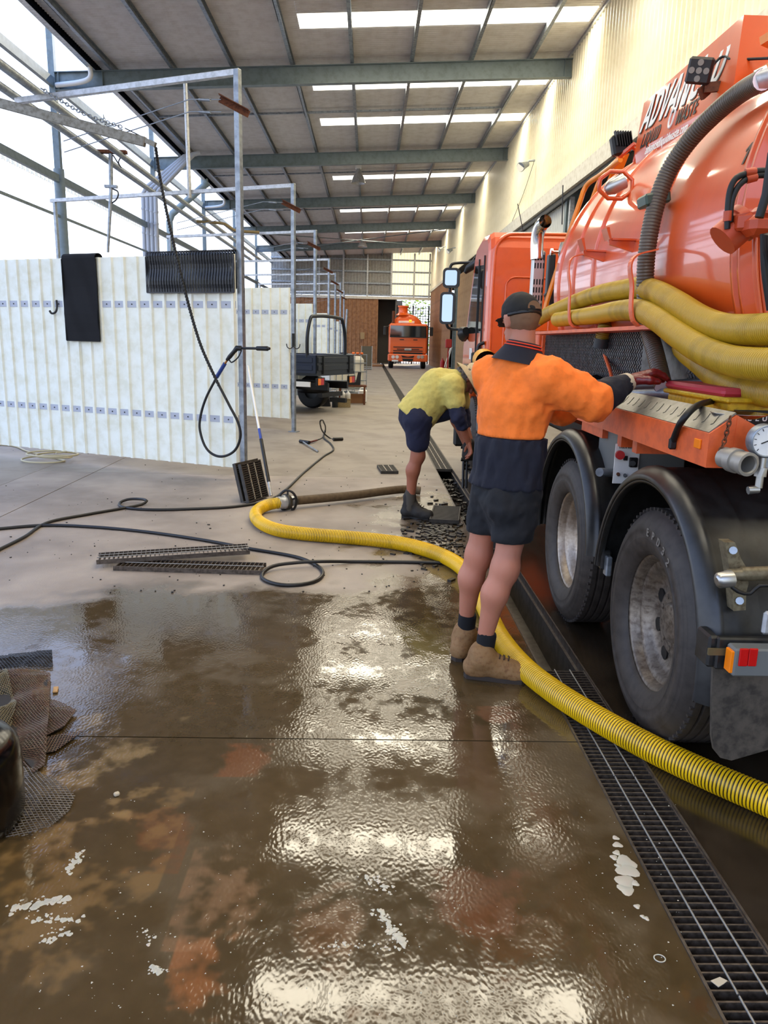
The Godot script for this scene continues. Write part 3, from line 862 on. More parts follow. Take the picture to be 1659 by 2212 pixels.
# bar grate: frame rails, cross bars (each a part), twisted rods
func bar_grate(nm, label, at, along, across, length, width, depth, n, mt, group = "", rods = [0.32, 0.67]):
	var up = across.cross(along).normalized()
	if up.y < 0: up = -up
	var t = thing(nm, label, "grate", at, group)
	for s in [-0.5, 0.5]:
		var g = Geo.new()
		g.bar(at - along * length / 2 + across * (width - 0.006) * s, at + along * length / 2 + across * (width - 0.006) * s, 0.006, depth, up)
		part(t, g, mt, "side_rail")
	var bm = BoxMesh.new(); bm.size = Vector3(width - 0.012, depth, 0.0055)
	bm.material = mt
	for k in n:
		var f = (k + 0.5) / n - 0.5
		var b = Basis(across, up, along) if across.cross(up).dot(along) > 0 else Basis(-across, up, along)
		partm(t, bm, mt, "cross_bar", Transform3D(b, at + along * (length * f)))
	for r in rods:
		var g = Geo.new()
		var pts = []
		for k in 80: pts.append(at + along * (length * (k / 79.0 - 0.5)) + across * (width * (r - 0.5)) + up * (depth / 2 + 0.001))
		var k0 = g.tube(pts, 0.0042, 4)
		part(t, g, mat("rod_bright", Color(0.55, 0.54, 0.52), 0.4, 0.6), "twisted_rod")
	return t
# moulded slotted cover
func slot_cover(nm, label, at, along, across, length, width, mt, group = "", slots = true):
	var up = across.cross(along).normalized()
	if up.y < 0: up = -up
	var t = thing(nm, label, "grate", at, group)
	var b = Basis(across, up, along) if across.cross(up).dot(along) > 0 else Basis(-across, up, along)
	var g = Geo.new()
	g.box(at - up * 0.012, Vector3(width - 0.012, 0.014, length - 0.02), b)
	for s in [-0.5, 0.5]:
		g.bar(at - along * length / 2 + across * (width - 0.012) * s, at + along * length / 2 + across * (width - 0.012) * s, 0.012, 0.036, up)
		g.bar(at - across * (width - 0.002) / 2 + along * (length - 0.012) * s, at + across * (width - 0.002) / 2 + along * (length - 0.012) * s, 0.012, 0.034, up)
	part(t, g, mt, "cover_frame")
	g = Geo.new()
	var n = int(length / 0.022)
	for k in n:
		g.box(at + along * (length * ((k + 0.5) / n - 0.5)) + up * 0.006, Vector3(width - 0.03, 0.02, 0.01), b)
	part(t, g, mt, "slats").set_meta("kind", "stuff")
	if slots:
		for s in [-0.16, 0.16]:
			g = Geo.new()
			g.bar(at - along * length * 0.46 + across * width * s + up * 0.012, at + along * length * 0.46 + across * width * s + up * 0.012, 0.008, 0.012, up)
			part(t, g, mat("rib_pale", Color(0.62, 0.58, 0.5), 0.5), "rib")
	return t

func hose_path(pix, r, y = -1.0):
	var out = []
	for q in pix: out.append(gy(q[0], q[1], (y if y >= 0 else r) + (q[2] if q.size() > 2 else 0.0)))
	return out
# ribbed suction hose: raised helix with deep grooves, scuffed in patches
func ribbed(par, path, r, nm, pitch = 0.0135, ca = Color(0.84, 0.66, 0.04), cb = Color(0.16, 0.14, 0.06), seg = 18, depth = 0.0035, fill = 0.72, dirt = 0.0, black_wall = false):
	var e = even(path, pitch)
	var g = Geo.new(); g.tinted = true
	var pts = []; var rad = []; var cols = []
	var la = ca.srgb_to_linear(); var lb = cb.srgb_to_linear()
	for k in e.size() - 1:
		var a: Vector3 = e[k]; var b: Vector3 = e[k + 1]
		var tone = la
		if dirt > 0.0:
			var nn = noise.get_noise_3d(a.x * 2.3, a.y * 2.3, a.z * 2.3) + 0.5 * noise.get_noise_3d(a.x * 9.0, a.y * 9.0, a.z * 9.0)
			tone = la.lerp(lb, clampf(nn * 1.3 * dirt, 0.0, 0.75))
		var wall = lb if black_wall else tone   # the floor hose is a yellow helix on a black wall
		for q in [[0.0, r - depth, wall], [0.03, r - depth * 0.3, tone], [fill * 0.3, r, tone], [fill * 0.7, r, tone], [fill - 0.03, r - depth * 0.3, tone], [fill, r - depth, wall]]:
			pts.append(a.lerp(b, q[0])); rad.append(q[1]); cols.append(q[2])
	var k0 = g.tube(pts, rad, seg, true)
	for k in pts.size():
		for j in seg: g.c[k0 + k * seg + j] = cols[k]
	return part(par, g, mat("hose_rib", Color.WHITE, 0.42, 0.0, {"tint": true, "coat": 0.25, "coat_rough": 0.25}), nm)

func build_floor_things():
	var iron = mat("grate_iron", Color(0.36, 0.32, 0.28), 0.5, 0.35, {"grime": [Color(0.45, 0.38, 0.32), Color.WHITE, 0.3]})
	var plast = mat("grate_plastic", Color(0.2, 0.18, 0.15), 0.6, 0.0, {"grime": [Color(0.5, 0.46, 0.4), Color.WHITE, 0.4]})
	var Z = Vector3(0, 0, -1); var X = Vector3(1, 0, 0)
	# bar grates in the drain, from the open trench to the camera
	var z0 = gy(1215, 1446).z
	var names = ["steel bar grate in the floor drain under the yellow hose", "steel bar grate in the floor drain between two other grates, milky puddle beside it", "steel bar grate in the floor drain with a leaf scrap caught on it", "steel bar grate in the floor drain furthest from the open trench"]
	var edges = [z0, gy(1310, 1677).z, gy(1545, 2150).z, -0.58, 0.45]
	for k in 4:
		var a = edges[k]; var b = edges[k + 1]
		bar_grate("drain_grate", names[k], Vector3(1.0225, -0.018, (a + b) / 2), Z, X, absf(b - a) - 0.006, 0.222, 0.032, int(round(absf(b - a) / 0.0293)), iron)
	# slotted covers beyond the open trench
	var z = gy(960, 1013).z
	var first = true
	while z > -50.0:
		var l = 0.5 if z > -22.0 else 2.0
		slot_cover("drain_cover", ("slotted drain cover at the edge of the open trench" if first else "slotted drain cover in the long row towards the far truck"), Vector3(1.0225, -0.018, z - l / 2), Z, X, l - 0.006, 0.222, plast, "" if first else "row of drain covers in the floor", l < 1.0)
		first = false
		z -= l
	# covers lifted out of the trench
	var cs = [gy(808.4, 1001.5), gy(843.8, 1001), gy(869, 1033), gy(828.6, 1035)]
	var al = (cs[1] - cs[2]).normalized(); var ac = (cs[2] - cs[3]).normalized(); ac = (ac - al * ac.dot(al)).normalized()
	slot_cover("lifted_drain_cover", "slotted drain cover lying flat on the floor behind the man in the yellow shirt", (cs[0] + cs[1] + cs[2] + cs[3]) / 4 + Vector3(0, 0.02, 0), al, ac, 0.5, 0.22, plast)
	cs = [gy(945, 1091), gy(992, 1093), gy(984, 1148), gy(927, 1145)]
	al = (cs[1] - cs[2]).normalized(); ac = (cs[2] - cs[3]).normalized(); ac = (ac - al * ac.dot(al)).normalized()
	slot_cover("lifted_drain_cover", "muddy slotted drain cover lying beside the open trench near the yellow hose", (cs[0] + cs[1] + cs[2] + cs[3]) / 4 + Vector3(0, 0.03, 0), al, ac, 0.62, 0.27, plast, "", false)
	# two long bar grates lying crossed
	var a0 = gy(212, 1232); var a1 = gy(566, 1243)
	al = (a1 - a0).normalized(); ac = Vector3(-al.z, 0, al.x)
	bar_grate("loose_bar_grate", "long steel bar grate lying under another one on the dry floor", (a0 + a1) / 2 + Vector3(0.05, 0.018, 0) - ac * 0.1, al, ac, 1.05, 0.2, 0.032, 34, iron, "", [0.5])
	a0 = gy(208, 1228); a1 = gy(541, 1211)
	al = (a1 - a0 + Vector3(0, 0.02, 0)).normalized(); ac = Vector3(-al.z, 0, al.x).normalized()
	if ac.z > 0: ac = -ac
	bar_grate("loose_bar_grate", "long steel bar grate resting on top of another one on the dry floor", (a0 + a1) / 2 + Vector3(0, 0.055, 0) + ac * 0.1, al, ac, 1.08, 0.2, 0.032, 34, iron, "", [0.33, 0.66])
	# covers leaning on the post, the pole beside them
	var b0 = gy(524, 1092); var b1 = gy(588, 1072)
	al = (b1 - b0).normalized()
	for k in 2:
		var upv = (Vector3(0, 0.5, 0) + Vector3(-0.13, 0, -0.14)).normalized()
		var c = (b0 + b1) / 2 + upv * 0.2 + Vector3(-0.05 * k, 0.01, -0.05 * k)
		slot_cover("leaning_drain_cover", ["front slotted drain cover leaning on the foot of the partition post", "rear slotted drain cover leaning behind another at the partition post"][k], c, upv, al, 0.4, 0.36 + 0.05 * k, plast)
	var bt = thing("squeegee_pole", "white pole with black grip leaning against the partition post", "pole", gy(585, 1071))
	var q0 = gy(586, 1071); var q1 = post1 + Vector3(0.07, 1.32, 0.06)
	tubep(bt, [q1, q1.lerp(q0, 0.58)], 0.014, M.white, "upper_tube", 8)
	tubep(bt, [q1.lerp(q0, 0.5), q1.lerp(q0, 0.6)], 0.0155, mat("blue_label", Color(0.12, 0.25, 0.6), 0.4), "label_band", 8, "blue band")
	tubep(bt, [q1.lerp(q0, 0.58), q1.lerp(q0, 0.9)], 0.02, M.black, "grip", 8, "black foam grip")
	tubep(bt, [q1.lerp(q0, 0.9), q0], 0.015, M.galv_light, "ferrule", 8)
	# water hoses
	var blk = mat("hose_black", Color(0.075, 0.068, 0.06), 0.5)
	var h1 = hose_path([[-80, 1222], [0, 1186], [52, 1160], [105, 1128], [190, 1111], [270, 1097], [308, 1089], [317, 1082, 0.026], [300, 1078, 0.026], [275, 1079, 0.02], [259, 1086], [268, 1096], [330, 1101], [420, 1099], [510, 1094], [575, 1082], [612, 1062], [655, 1022], [700, 985], [720, 972], [714, 958], [700, 946], [702, 930]], 0.0135)
	single("water_hose", (func():
		var gg = Geo.new(); gg.tube(curve(h1, 0.05), 0.0135, 8); return gg).call(), blk, "thin dark hose with one small loop lying across the dry floor", "hose")
	var h2 = hose_path([[-80, 1150], [0, 1142], [90, 1135], [180, 1137], [300, 1147], [430, 1165], [545, 1186], [640, 1203], [685, 1222], [697, 1240], [676, 1257], [622, 1264], [578, 1256], [566, 1241], [590, 1223, 0.02], [645, 1215, 0.028], [690, 1213, 0.028], [760, 1213], [880, 1214], [965, 1216], [1010, 1218]], 0.0135)
	single("water_hose", (func():
		var gg = Geo.new(); gg.tube(curve(h2, 0.05), 0.0135, 8); return gg).call(), blk, "thin dark hose with a wide loop lying beside the two loose grates", "hose")
	var h3 = []
	for k in 60:
		var an = k * 0.34
		var rr = 0.26 + 0.1 * sin(k * 0.21)
		var c = gy(96 + 14 * sin(k * 0.1), 996)
		h3.append(c + Vector3(cos(an) * rr * 1.0 + 0.003 * k, 0.012 + 0.0022 * k, sin(an) * rr * 0.8))
	h3.push_front(gy(60, 975, 0.012)); h3.push_front(gy(20, 962, 0.012)); h3.push_front(gy(-60, 960, 0.012))
	single("coiled_hose", (func():
		var gg = Geo.new(); gg.tube(curve(h3, 0.04), 0.012, 7); return gg).call(), mat("hose_cream", Color(0.72, 0.68, 0.55), 0.5), "pale cream hose lying in a coil at the foot of the partition", "hose")
	# pressure lances lying further down
	var ln = thing("pressure_lance", "black pressure lance with red grip lying on the floor beyond the partitions", "lance", gy(660, 955))
	tubep(ln, [gy(648, 953, 0.03), gy(668, 956, 0.03)], 0.028, M.black, "handle", 8)
	tubep(ln, [gy(655, 955, 0.03), gy(687, 975, 0.02)], 0.013, M.galv, "lance_tube", 6)
	tubep(ln, [gy(670, 955, 0.03), gy(684, 951, 0.03)], 0.018, mat("red_grip", Color(0.35, 0.1, 0.07), 0.5), "grip", 6)
	g_hose(ln, [[684, 951], [698, 944], [703, 930, 0.1], [700, 914, 0.3], [693, 908, 0.4], [692, 918, 0.3], [699, 935, 0.1], [712, 946, 0.0], [722, 949, 0.0]], 0.012, blk, "hose")
	tubep(ln, [gy(720, 949, 0.03), gy(740, 948, 0.03)], 0.03, M.black, "coupler", 8)
	# suction hose with valve and rigid pipe
	var sh = thing("suction_hose", "bright yellow ribbed suction hose running over the floor to the truck", "hose", gy(640, 1155))
	var yp = hose_path([[608, 1086, 0.03], [585, 1089, 0.02], [562, 1098], [552, 1113], [566, 1131], [605, 1146], [665, 1154], [740, 1160], [815, 1167], [880, 1177], [945, 1196], [993, 1222], [1028, 1262], [1050, 1315], [1080, 1378], [1130, 1440], [1200, 1496], [1298, 1557], [1414, 1620], [1535, 1677], [1680, 1740], [1800, 1800]], 0.056)
	ribbed(sh, curve(yp, 0.02), 0.056, "hose", 0.0135, Color(0.93, 0.74, 0.03), Color(0.2, 0.17, 0.05), 20, 0.005, 0.66, 0.3, true)
	var v0 = gy(604, 1086, 0.086); var v1 = gy(650, 1080, 0.08); var vd = (v1 - v0).normalized()
	var g = Geo.new()
	g.tube([v0 - vd * 0.02, v0 + vd * 0.03, v0 + vd * 0.031, v0 + vd * 0.06, v0 + vd * 0.061, v0 + vd * 0.16], [0.061, 0.061, 0.068, 0.068, 0.055, 0.05], 16)
	part(sh, g, M.galv_light, "coupling", "silver cam coupling")
	g = Geo.new()
	g.tube([v0 + vd * 0.05, v0 + vd * 0.07, v0 + vd * 0.071, v0 + vd * 0.1, v0 + vd * 0.101, v0 + vd * 0.2], [0.05, 0.075, 0.08, 0.08, 0.05, 0.048], 14)
	part(sh, g, mat("valve", Color(0.26, 0.24, 0.2), 0.5, 0.4), "valve_body")
	g = Geo.new()
	var wc = v0 + vd * 0.1 + Vector3(0, 0.01, 0.02)
	var ring = []
	for k in 24: ring.append(wc + Vector3(cos(TAU * k / 24) * 0.085, sin(TAU * k / 24) * 0.11, 0.02 * sin(TAU * k / 24)))
	g.tube(ring, 0.012, 8, false, true)
	for k in 5: g.bar(wc, wc + Vector3(cos(TAU * k / 5 + 0.3) * 0.085, sin(TAU * k / 5 + 0.3) * 0.11, 0), 0.018, 0.018)
	part(sh, g, M.black, "handwheel", "black handwheel")
	g = Geo.new()
	g.tube(curve([v1 - vd * 0.05, gy(700, 1076, 0.075), gy(770, 1069, 0.07), gy(840, 1060, 0.07), gy(878, 1057, 0.06), gy(908, 1060, 0.05)], 0.05), 0.045, 12)
	part(sh, g, mat("pipe_muddy", Color(0.36, 0.29, 0.19), 0.7, 0.0, {"grime": [Color(0.6, 0.52, 0.42), Color.WHITE, 0.35]}), "rigid_pipe", "mud-coated rigid pipe")
	mesh_pile()
	# black plastic drum at the lower left
	var dc = gy(-84, 1790)
	var t = thing("plastic_drum", "black plastic drum standing beside the torn steel mesh", "drum", dc)
	g = Geo.new()
	g.lathe([Vector2(0.0, 0.0), Vector2(0.16, 0.0), Vector2(0.19, 0.02), Vector2(0.2, 0.06), Vector2(0.203, 0.24), Vector2(0.195, 0.29), Vector2(0.17, 0.325), Vector2(0.12, 0.345), Vector2(0.0, 0.35)], 40, Transform3D(Basis(), dc))
	part(t, g, M.black_gloss, "drum_body")
	g = Geo.new(); g.lathe([Vector2(0.0, 0.375), Vector2(0.03, 0.375), Vector2(0.034, 0.37), Vector2(0.034, 0.33)], 16, Transform3D(Basis(), dc + Vector3(-0.06, 0, 0.05)))
	part(t, g, M.black, "drum_cap")
	litter()

func g_hose(par, pix, r, mt, nm):
	var g = Geo.new(); g.tube(curve(hose_path(pix, r), 0.03), r, 7)
	part(par, g, mt, nm)

func mesh_pile():
	var steel = mat("mesh_steel", Color(0.5, 0.47, 0.43), 0.45, 0.5, {"grime": [Color(0.5, 0.42, 0.36), Color.WHITE, 0.2]})
	var dirty = mat("mesh_rusty", Color(0.42, 0.36, 0.31), 0.55, 0.3, {"grime": [Color(0.5, 0.38, 0.3), Color(1.15, 1.0, 0.9), 0.25]})
	var pale = mat("mesh_pale", Color(0.42, 0.38, 0.28), 0.65, 0.2)
	# outline in pixels on the floor, height, cell, label
	var L = [
		[[[-60, 1420], [60, 1408], [112, 1402], [114, 1440], [40, 1440], [-60, 1450]], 0.012, 0.013, M.black, "black open mesh strip sticking out behind the heap of torn mesh"],
		[[[-60, 1440], [108, 1442], [104, 1560], [96, 1640], [70, 1655], [30, 1610], [-60, 1590]], 0.05, 0.0095, dirty, "largest torn expanded mesh sheet, caked with dark dirt"],
		[[[90, 1505], [165, 1528], [140, 1565], [100, 1582], [85, 1570]], 0.03, 0.0095, dirty, "small ragged mesh flap beside the largest torn sheet"],
		[[[92, 1585], [140, 1580], [182, 1580], [150, 1600], [120, 1620], [92, 1625]], 0.02, 0.011, dirty, "narrow twisted mesh sliver pointing at the floor joint"],
		[[[-40, 1660], [70, 1650], [110, 1670], [162, 1708], [148, 1740], [110, 1780], [50, 1798], [-40, 1795]], 0.03, 0.012, steel, "bright expanded steel mesh piece in front of the black drum"],
		[[[-60, 1425], [10, 1420], [35, 1500], [20, 1530], [-60, 1560]], 0.11, 0.0085, pale, "pale straw-coloured mesh scrap lying on top of the torn mesh heap"]]
	for q in L:
		var poly = PackedVector2Array()
		for p in q[0]:
			var c = gy(p[0], p[1], q[1]); poly.append(Vector2(c.x, c.z))
		var lo = poly[0]; var hi = poly[0]
		for p in poly: lo = lo.min(p); hi = hi.max(p)
		var g = Geo.new()
		var dirt = Geo.new()
		var cell: float = q[2]
		var ht: float = q[1]
		var turn = hash(q[4]) % 100 / 100.0
		for dir in [turn + 0.55, turn - 0.55]:
			var d = Vector2(cos(dir), sin(dir)); var nn = Vector2(-d.y, d.x)
			var ctr = (lo + hi) / 2; var R = (hi - lo).length() / 2
			var n = int(R / cell)
			for k in range(-n, n + 1):
				var a = ctr + nn * (k * cell * 1.1) - d * R; var b = ctr + nn * (k * cell * 1.1) + d * R
				for seg in Geometry2D.intersect_polyline_with_polygon(PackedVector2Array([a, b]), poly):
					var ln = seg[0].distance_to(seg[-1])
					var m = maxi(1, int(ln / 0.06))
					var pts = []
					for j in m + 1:
						var s2 = seg[0].lerp(seg[-1], float(j) / m)
						pts.append(Vector3(s2.x, ht * (0.55 + 0.45 * sin(s2.x * 17.0 + ht * 90.0) * cos(s2.y * 13.0)) + 0.004, s2.y))
					g.tube(pts, 0.0021, 4, false)
		if q[3] == dirty or q[3] == pale:
			# dried dirt caught in the mesh
			for seg in Geometry2D.offset_polygon(poly, -0.012):
				var tris = Geometry2D.triangulate_polygon(seg)
				for k in range(0, tris.size(), 3):
					var w = []
					for j in 3: w.append(Vector3(seg[tris[k + j]].x, ht * 0.3 + 0.002, seg[tris[k + j]].y))
					if (w[2] - w[0]).cross(w[1] - w[0]).y > 0: dirt.tri(w[0], w[1], w[2])
					else: dirt.tri(w[0], w[2], w[1])
		var tm = thing("torn_mesh", q[4], "mesh", Vector3(poly[0].x, 0, poly[0].y))
		part(tm, g, q[3], "mesh_strands")
		if dirt.i.size(): part(tm, dirt, mat("mesh_dirt", Color(0.13, 0.11, 0.09), 0.8), "caked_dirt", "dark dirt caked in the mesh")

func litter():
	# mud and leaves in and beside the open trench
	var mud = mat("mud", Color(0.1, 0.075, 0.05), 0.45, 0.0, {"grime": [Color(0.45, 0.4, 0.35), Color(1.5, 1.4, 1.2), 0.15]})
	var g = Geo.new()
	rng.seed = 11
	for k in 600:
		var z = rng.randf_range(-9.9, -6.3)
		var x = rng.randf_range(0.92, 1.125)
		var s = rng.randf_range(0.01, 0.035)
		g.box(Vector3(x, -0.2 + rng.randf_range(-0.08, 0.04) + 0.06, z), Vector3(s * 2, s * 0.5, s), Basis.from_euler(Vector3(rng.randf_range(-0.6, 0.6), rng.randf() * 6, rng.randf_range(-0.6, 0.6))))
	single("trench_muck", g, mud, "dark muck and leaves lying in the open trench", "muck", "", "stuff")
	g = Geo.new()
	for k in 420:
		var c = gy(rng.randfn(955, 36), rng.randfn(1150, 34), 0.004)
		if c.x > 0.86 or c.z < -9: continue
		var s = absf(rng.randfn(0.012, 0.008)) + 0.003
		g.box(c, Vector3(s * 2, s * 0.7, s), Basis(Vector3.UP, rng.randf() * 6))
	for q in [[960, 1140, 60], [925, 1128, 30], [985, 1120, 30]]:
		for k in q[2]:
			var c = gy(q[0] + rng.randfn(0, 16), q[1] + rng.randfn(0, 9), 0.006)
			if c.x < 0.88: g.box(c, Vector3(0.03, 0.016, 0.02), Basis(Vector3.UP, rng.randf() * 6))
	single("spilt_muck", g, mud, "scattered wet muck round the lifted drain cover beside the trench", "muck", "", "stuff")
	# small stones and scraps on the dry floor
	g = Geo.new()
	for k in 260:
		var c = gy(rng.randf_range(0, 940), rng.randf_range(960, 1280), 0.003)
		var s = absf(rng.randfn(0.002, 0.0025)) + 0.0015
		if c.x < 0.86: g.box(c, Vector3(s * 2, s, s * 1.4), Basis(Vector3.UP, rng.randf() * 6))
	single("floor_grit", g, mud, "dark grit and crumbs scattered over the dry concrete", "grit", "", "stuff")
	# foam: blobs beside the grates, streaks to the lower left
	var foam = mat("foam", Color(0.74, 0.71, 0.65), 0.3, 0.0, {"sss": 0.2})
	var blobs = [[[1352, 1862, 22], [1356, 1880, 24], [1350, 1905, 22], [1352, 1922, 17], [1372, 1908, 9], [1336, 1870, 8]], [[1330, 1810, 8], [1334, 1825, 11], [1332, 1842, 9], [1326, 1852, 9]], [[1376, 1958, 7], [1388, 1980, 5], [1396, 1984, 6]]]
	var k2 = 0
	for b in blobs:
		g = Geo.new()
		for q in b: puddle(g, gy(q[0], q[1]), q[2] * 0.0014, 0.0025)
		single("foam_puddle", g, foam, ["widest white foam puddle beside the drain grates", "thin white foam trail beside the drain grates above the widest puddle", "chain of small foam drops beside the drain below the widest puddle"][k2], "foam")
		k2 += 1
	g = Geo.new()
	for q in [[180, 1840, 150, 1880, 40], [20, 1960, 130, 1945, 60], [60, 1975, 160, 1985, 40], [100, 2025, 140, 2010, 25], [330, 2090, 370, 2100, 20], [790, 1890, 840, 1920, 40], [810, 1960, 860, 2030, 60], [850, 2030, 880, 2045, 40], [690, 2040, 850, 2045, 30], [300, 2010, 330, 2030, 20]]:
		for k in int(q[4] * 0.6):
			var f = rng.randf()
			puddle(g, gy(lerpf(q[0], q[2], f) + rng.randfn(0, 9), lerpf(q[1], q[3], f) + rng.randfn(0, 7)), absf(rng.randfn(0.0015, 0.002)) + 0.0007, 0.0012)
	for q in [[28, 1968, 150, 1940, 0.014], [60, 1985, 178, 1988, 0.008], [150, 1880, 178, 1838, 0.01], [96, 2030, 150, 2018, 0.007], [322, 2090, 352, 2100, 0.007], [795, 1895, 835, 1915, 0.007], [815, 1965, 850, 2010, 0.008], [845, 2015, 880, 2042, 0.01], [700, 2042, 850, 2046, 0.0035]]:
		for k in 16:
			var f = k / 15.0
			puddle(g, gy(lerpf(q[0], q[2], f) + rng.randfn(0, 4), lerpf(q[1], q[3], f) + rng.randfn(0, 4)), q[4] * (0.35 + 0.65 * absf(sin(k * 1.7 + q[0]))), 0.0012)
	for k in 500:
		puddle(g, gy(rng.randf_range(60, 1500), rng.randf_range(1720, 2212)), absf(rng.randfn(0.0006, 0.0007)) + 0.0005, 0.0008)
	single("foam_flecks", g, foam, "small white foam flecks and streaks on the wet concrete", "foam", "", "stuff")
	# the ring of soap
	g = Geo.new()
	var c = gy(1425, 2070, 0.002)
	var ring = []
	for k in 24: ring.append(c + Vector3(cos(TAU * k / 24) * 0.015, 0, sin(TAU * k / 24) * 0.013))
	g.tube(ring, 0.0018, 5, false, true)
	single("rubber_ring", g, foam, "small pale ring lying on the wet floor near the grates", "ring")
	# leaf scrap on the grate
	g = Geo.new()
	var pts = [Vector2(0, 0), Vector2(0.03, 0.012), Vector2(0.045, 0.0), Vector2(0.03, -0.01), Vector2(0.012, -0.02)]
	g.prism(pts, 0.002, Transform3D(Basis(Vector3.RIGHT, -PI / 2), gy(1535, 2118, 0.006)))
	single("paper_scrap", g, mat("paper", Color(0.7, 0.66, 0.58), 0.7), "pale torn scrap caught on the drain grate", "scrap")
	g = Geo.new()
	g.box(gy(120, 1490, 0.006), Vector3(0.022, 0.008, 0.06), Basis(Vector3.UP, 0.3), 0.002)
	single("cardboard_scrap", g, mat("card", Color(0.7, 0.55, 0.35), 0.7), "small tan cardboard scrap beside the torn mesh", "scrap")
	g = Geo.new(); g.box(gy(252, 1715, 0.008), Vector3(0.02, 0.014, 0.016), Basis(Vector3.UP, 0.6), 0.004)
	single("pebble", g, mat("pebble", Color(0.75, 0.7, 0.6), 0.7), "pale pebble lying alone on the wet floor", "stone")

func puddle(g, c, r, h):
	var n = 16
	var k0 = g.p(c + Vector3(0, h, 0))
	for ring in [[0.75, 0.85], [1.0, 0.05]]:
		for j in n:
			var an = TAU * j / n
			var rr = r * ring[0] * (1.0 + 0.18 * sin(an * 3.0 + c.x * 80.0) + 0.1 * sin(an * 2.0 + c.z * 50.0))
			g.p(c + Vector3(cos(an) * rr, h * ring[1], sin(an) * rr))
	for j in n:
		var j2 = (j + 1) % n
		g.i.append_array([k0, k0 + 1 + j, k0 + 1 + j2])
		g.i.append_array([k0 + 1 + j, k0 + 1 + n + j, k0 + 1 + n + j2, k0 + 1 + j, k0 + 1 + n + j2, k0 + 1 + j2])
# ---------- the vacuum truck ----------
const TK := Vector3(2.55, 2.1, 0)
const TR := 1.05
func on_tank(u, v, r):
	var d = ray(u, v); var c = Vector3(0, CAM_H, 0)
	var ox = c.x - TK.x; var oy = c.y - TK.y
	var A = d.x * d.x + d.y * d.y; var B = ox * d.x + oy * d.y; var C = ox * ox + oy * oy - r * r
	var q = B * B - A * C
	if q < 0: return c + d * (-B / A)
	return c + d * ((-B - sqrt(q)) / A)
func XAX(at): return Transform3D(Basis(Vector3(0, 1, 0), Vector3(1, 0, 0), Vector3(0, 0, -1)), at)   # lathe height runs along +X
func ZAX(at): return Transform3D(Basis(Vector3(1, 0, 0), Vector3(0, 0, -1), Vector3(0, 1, 0)), at)   # lathe height runs along -Z
func letters(par, txt, size, depth, mt, nm, tr, slant = 0.0, xs = 1.0, font = "Droid Sans"):
	var tm = TextMesh.new(); tm.text = txt; tm.font_size = 64; tm.pixel_size = size / 46.0; tm.depth = depth; tm.curve_step = 2.0
	var f = SystemFont.new(); f.font_names = PackedStringArray([font]); f.font_weight = 700; tm.font = f
	var b = tr.basis
	var sl = Basis(b.x * xs, b.y + b.x * slant, b.z)
	var o = MeshInstance3D.new(); o.name = nm; o.mesh = tm; o.material_override = mt
	o.transform = Transform3D(sl, tr.origin - (par.position if par.has_meta("top") else Vector3.ZERO))
	par.add_child(o, true)
	return o
func arc(c, r, a0, a1, n, X):   # arc in the plane x = X, angle from +z upwards
	var out = []
	for k in n + 1:
		var a = deg_to_rad(lerpf(a0, a1, float(k) / n))
		out.append(Vector3(X, c.y + sin(a) * r, c.z + cos(a) * r))
	return out
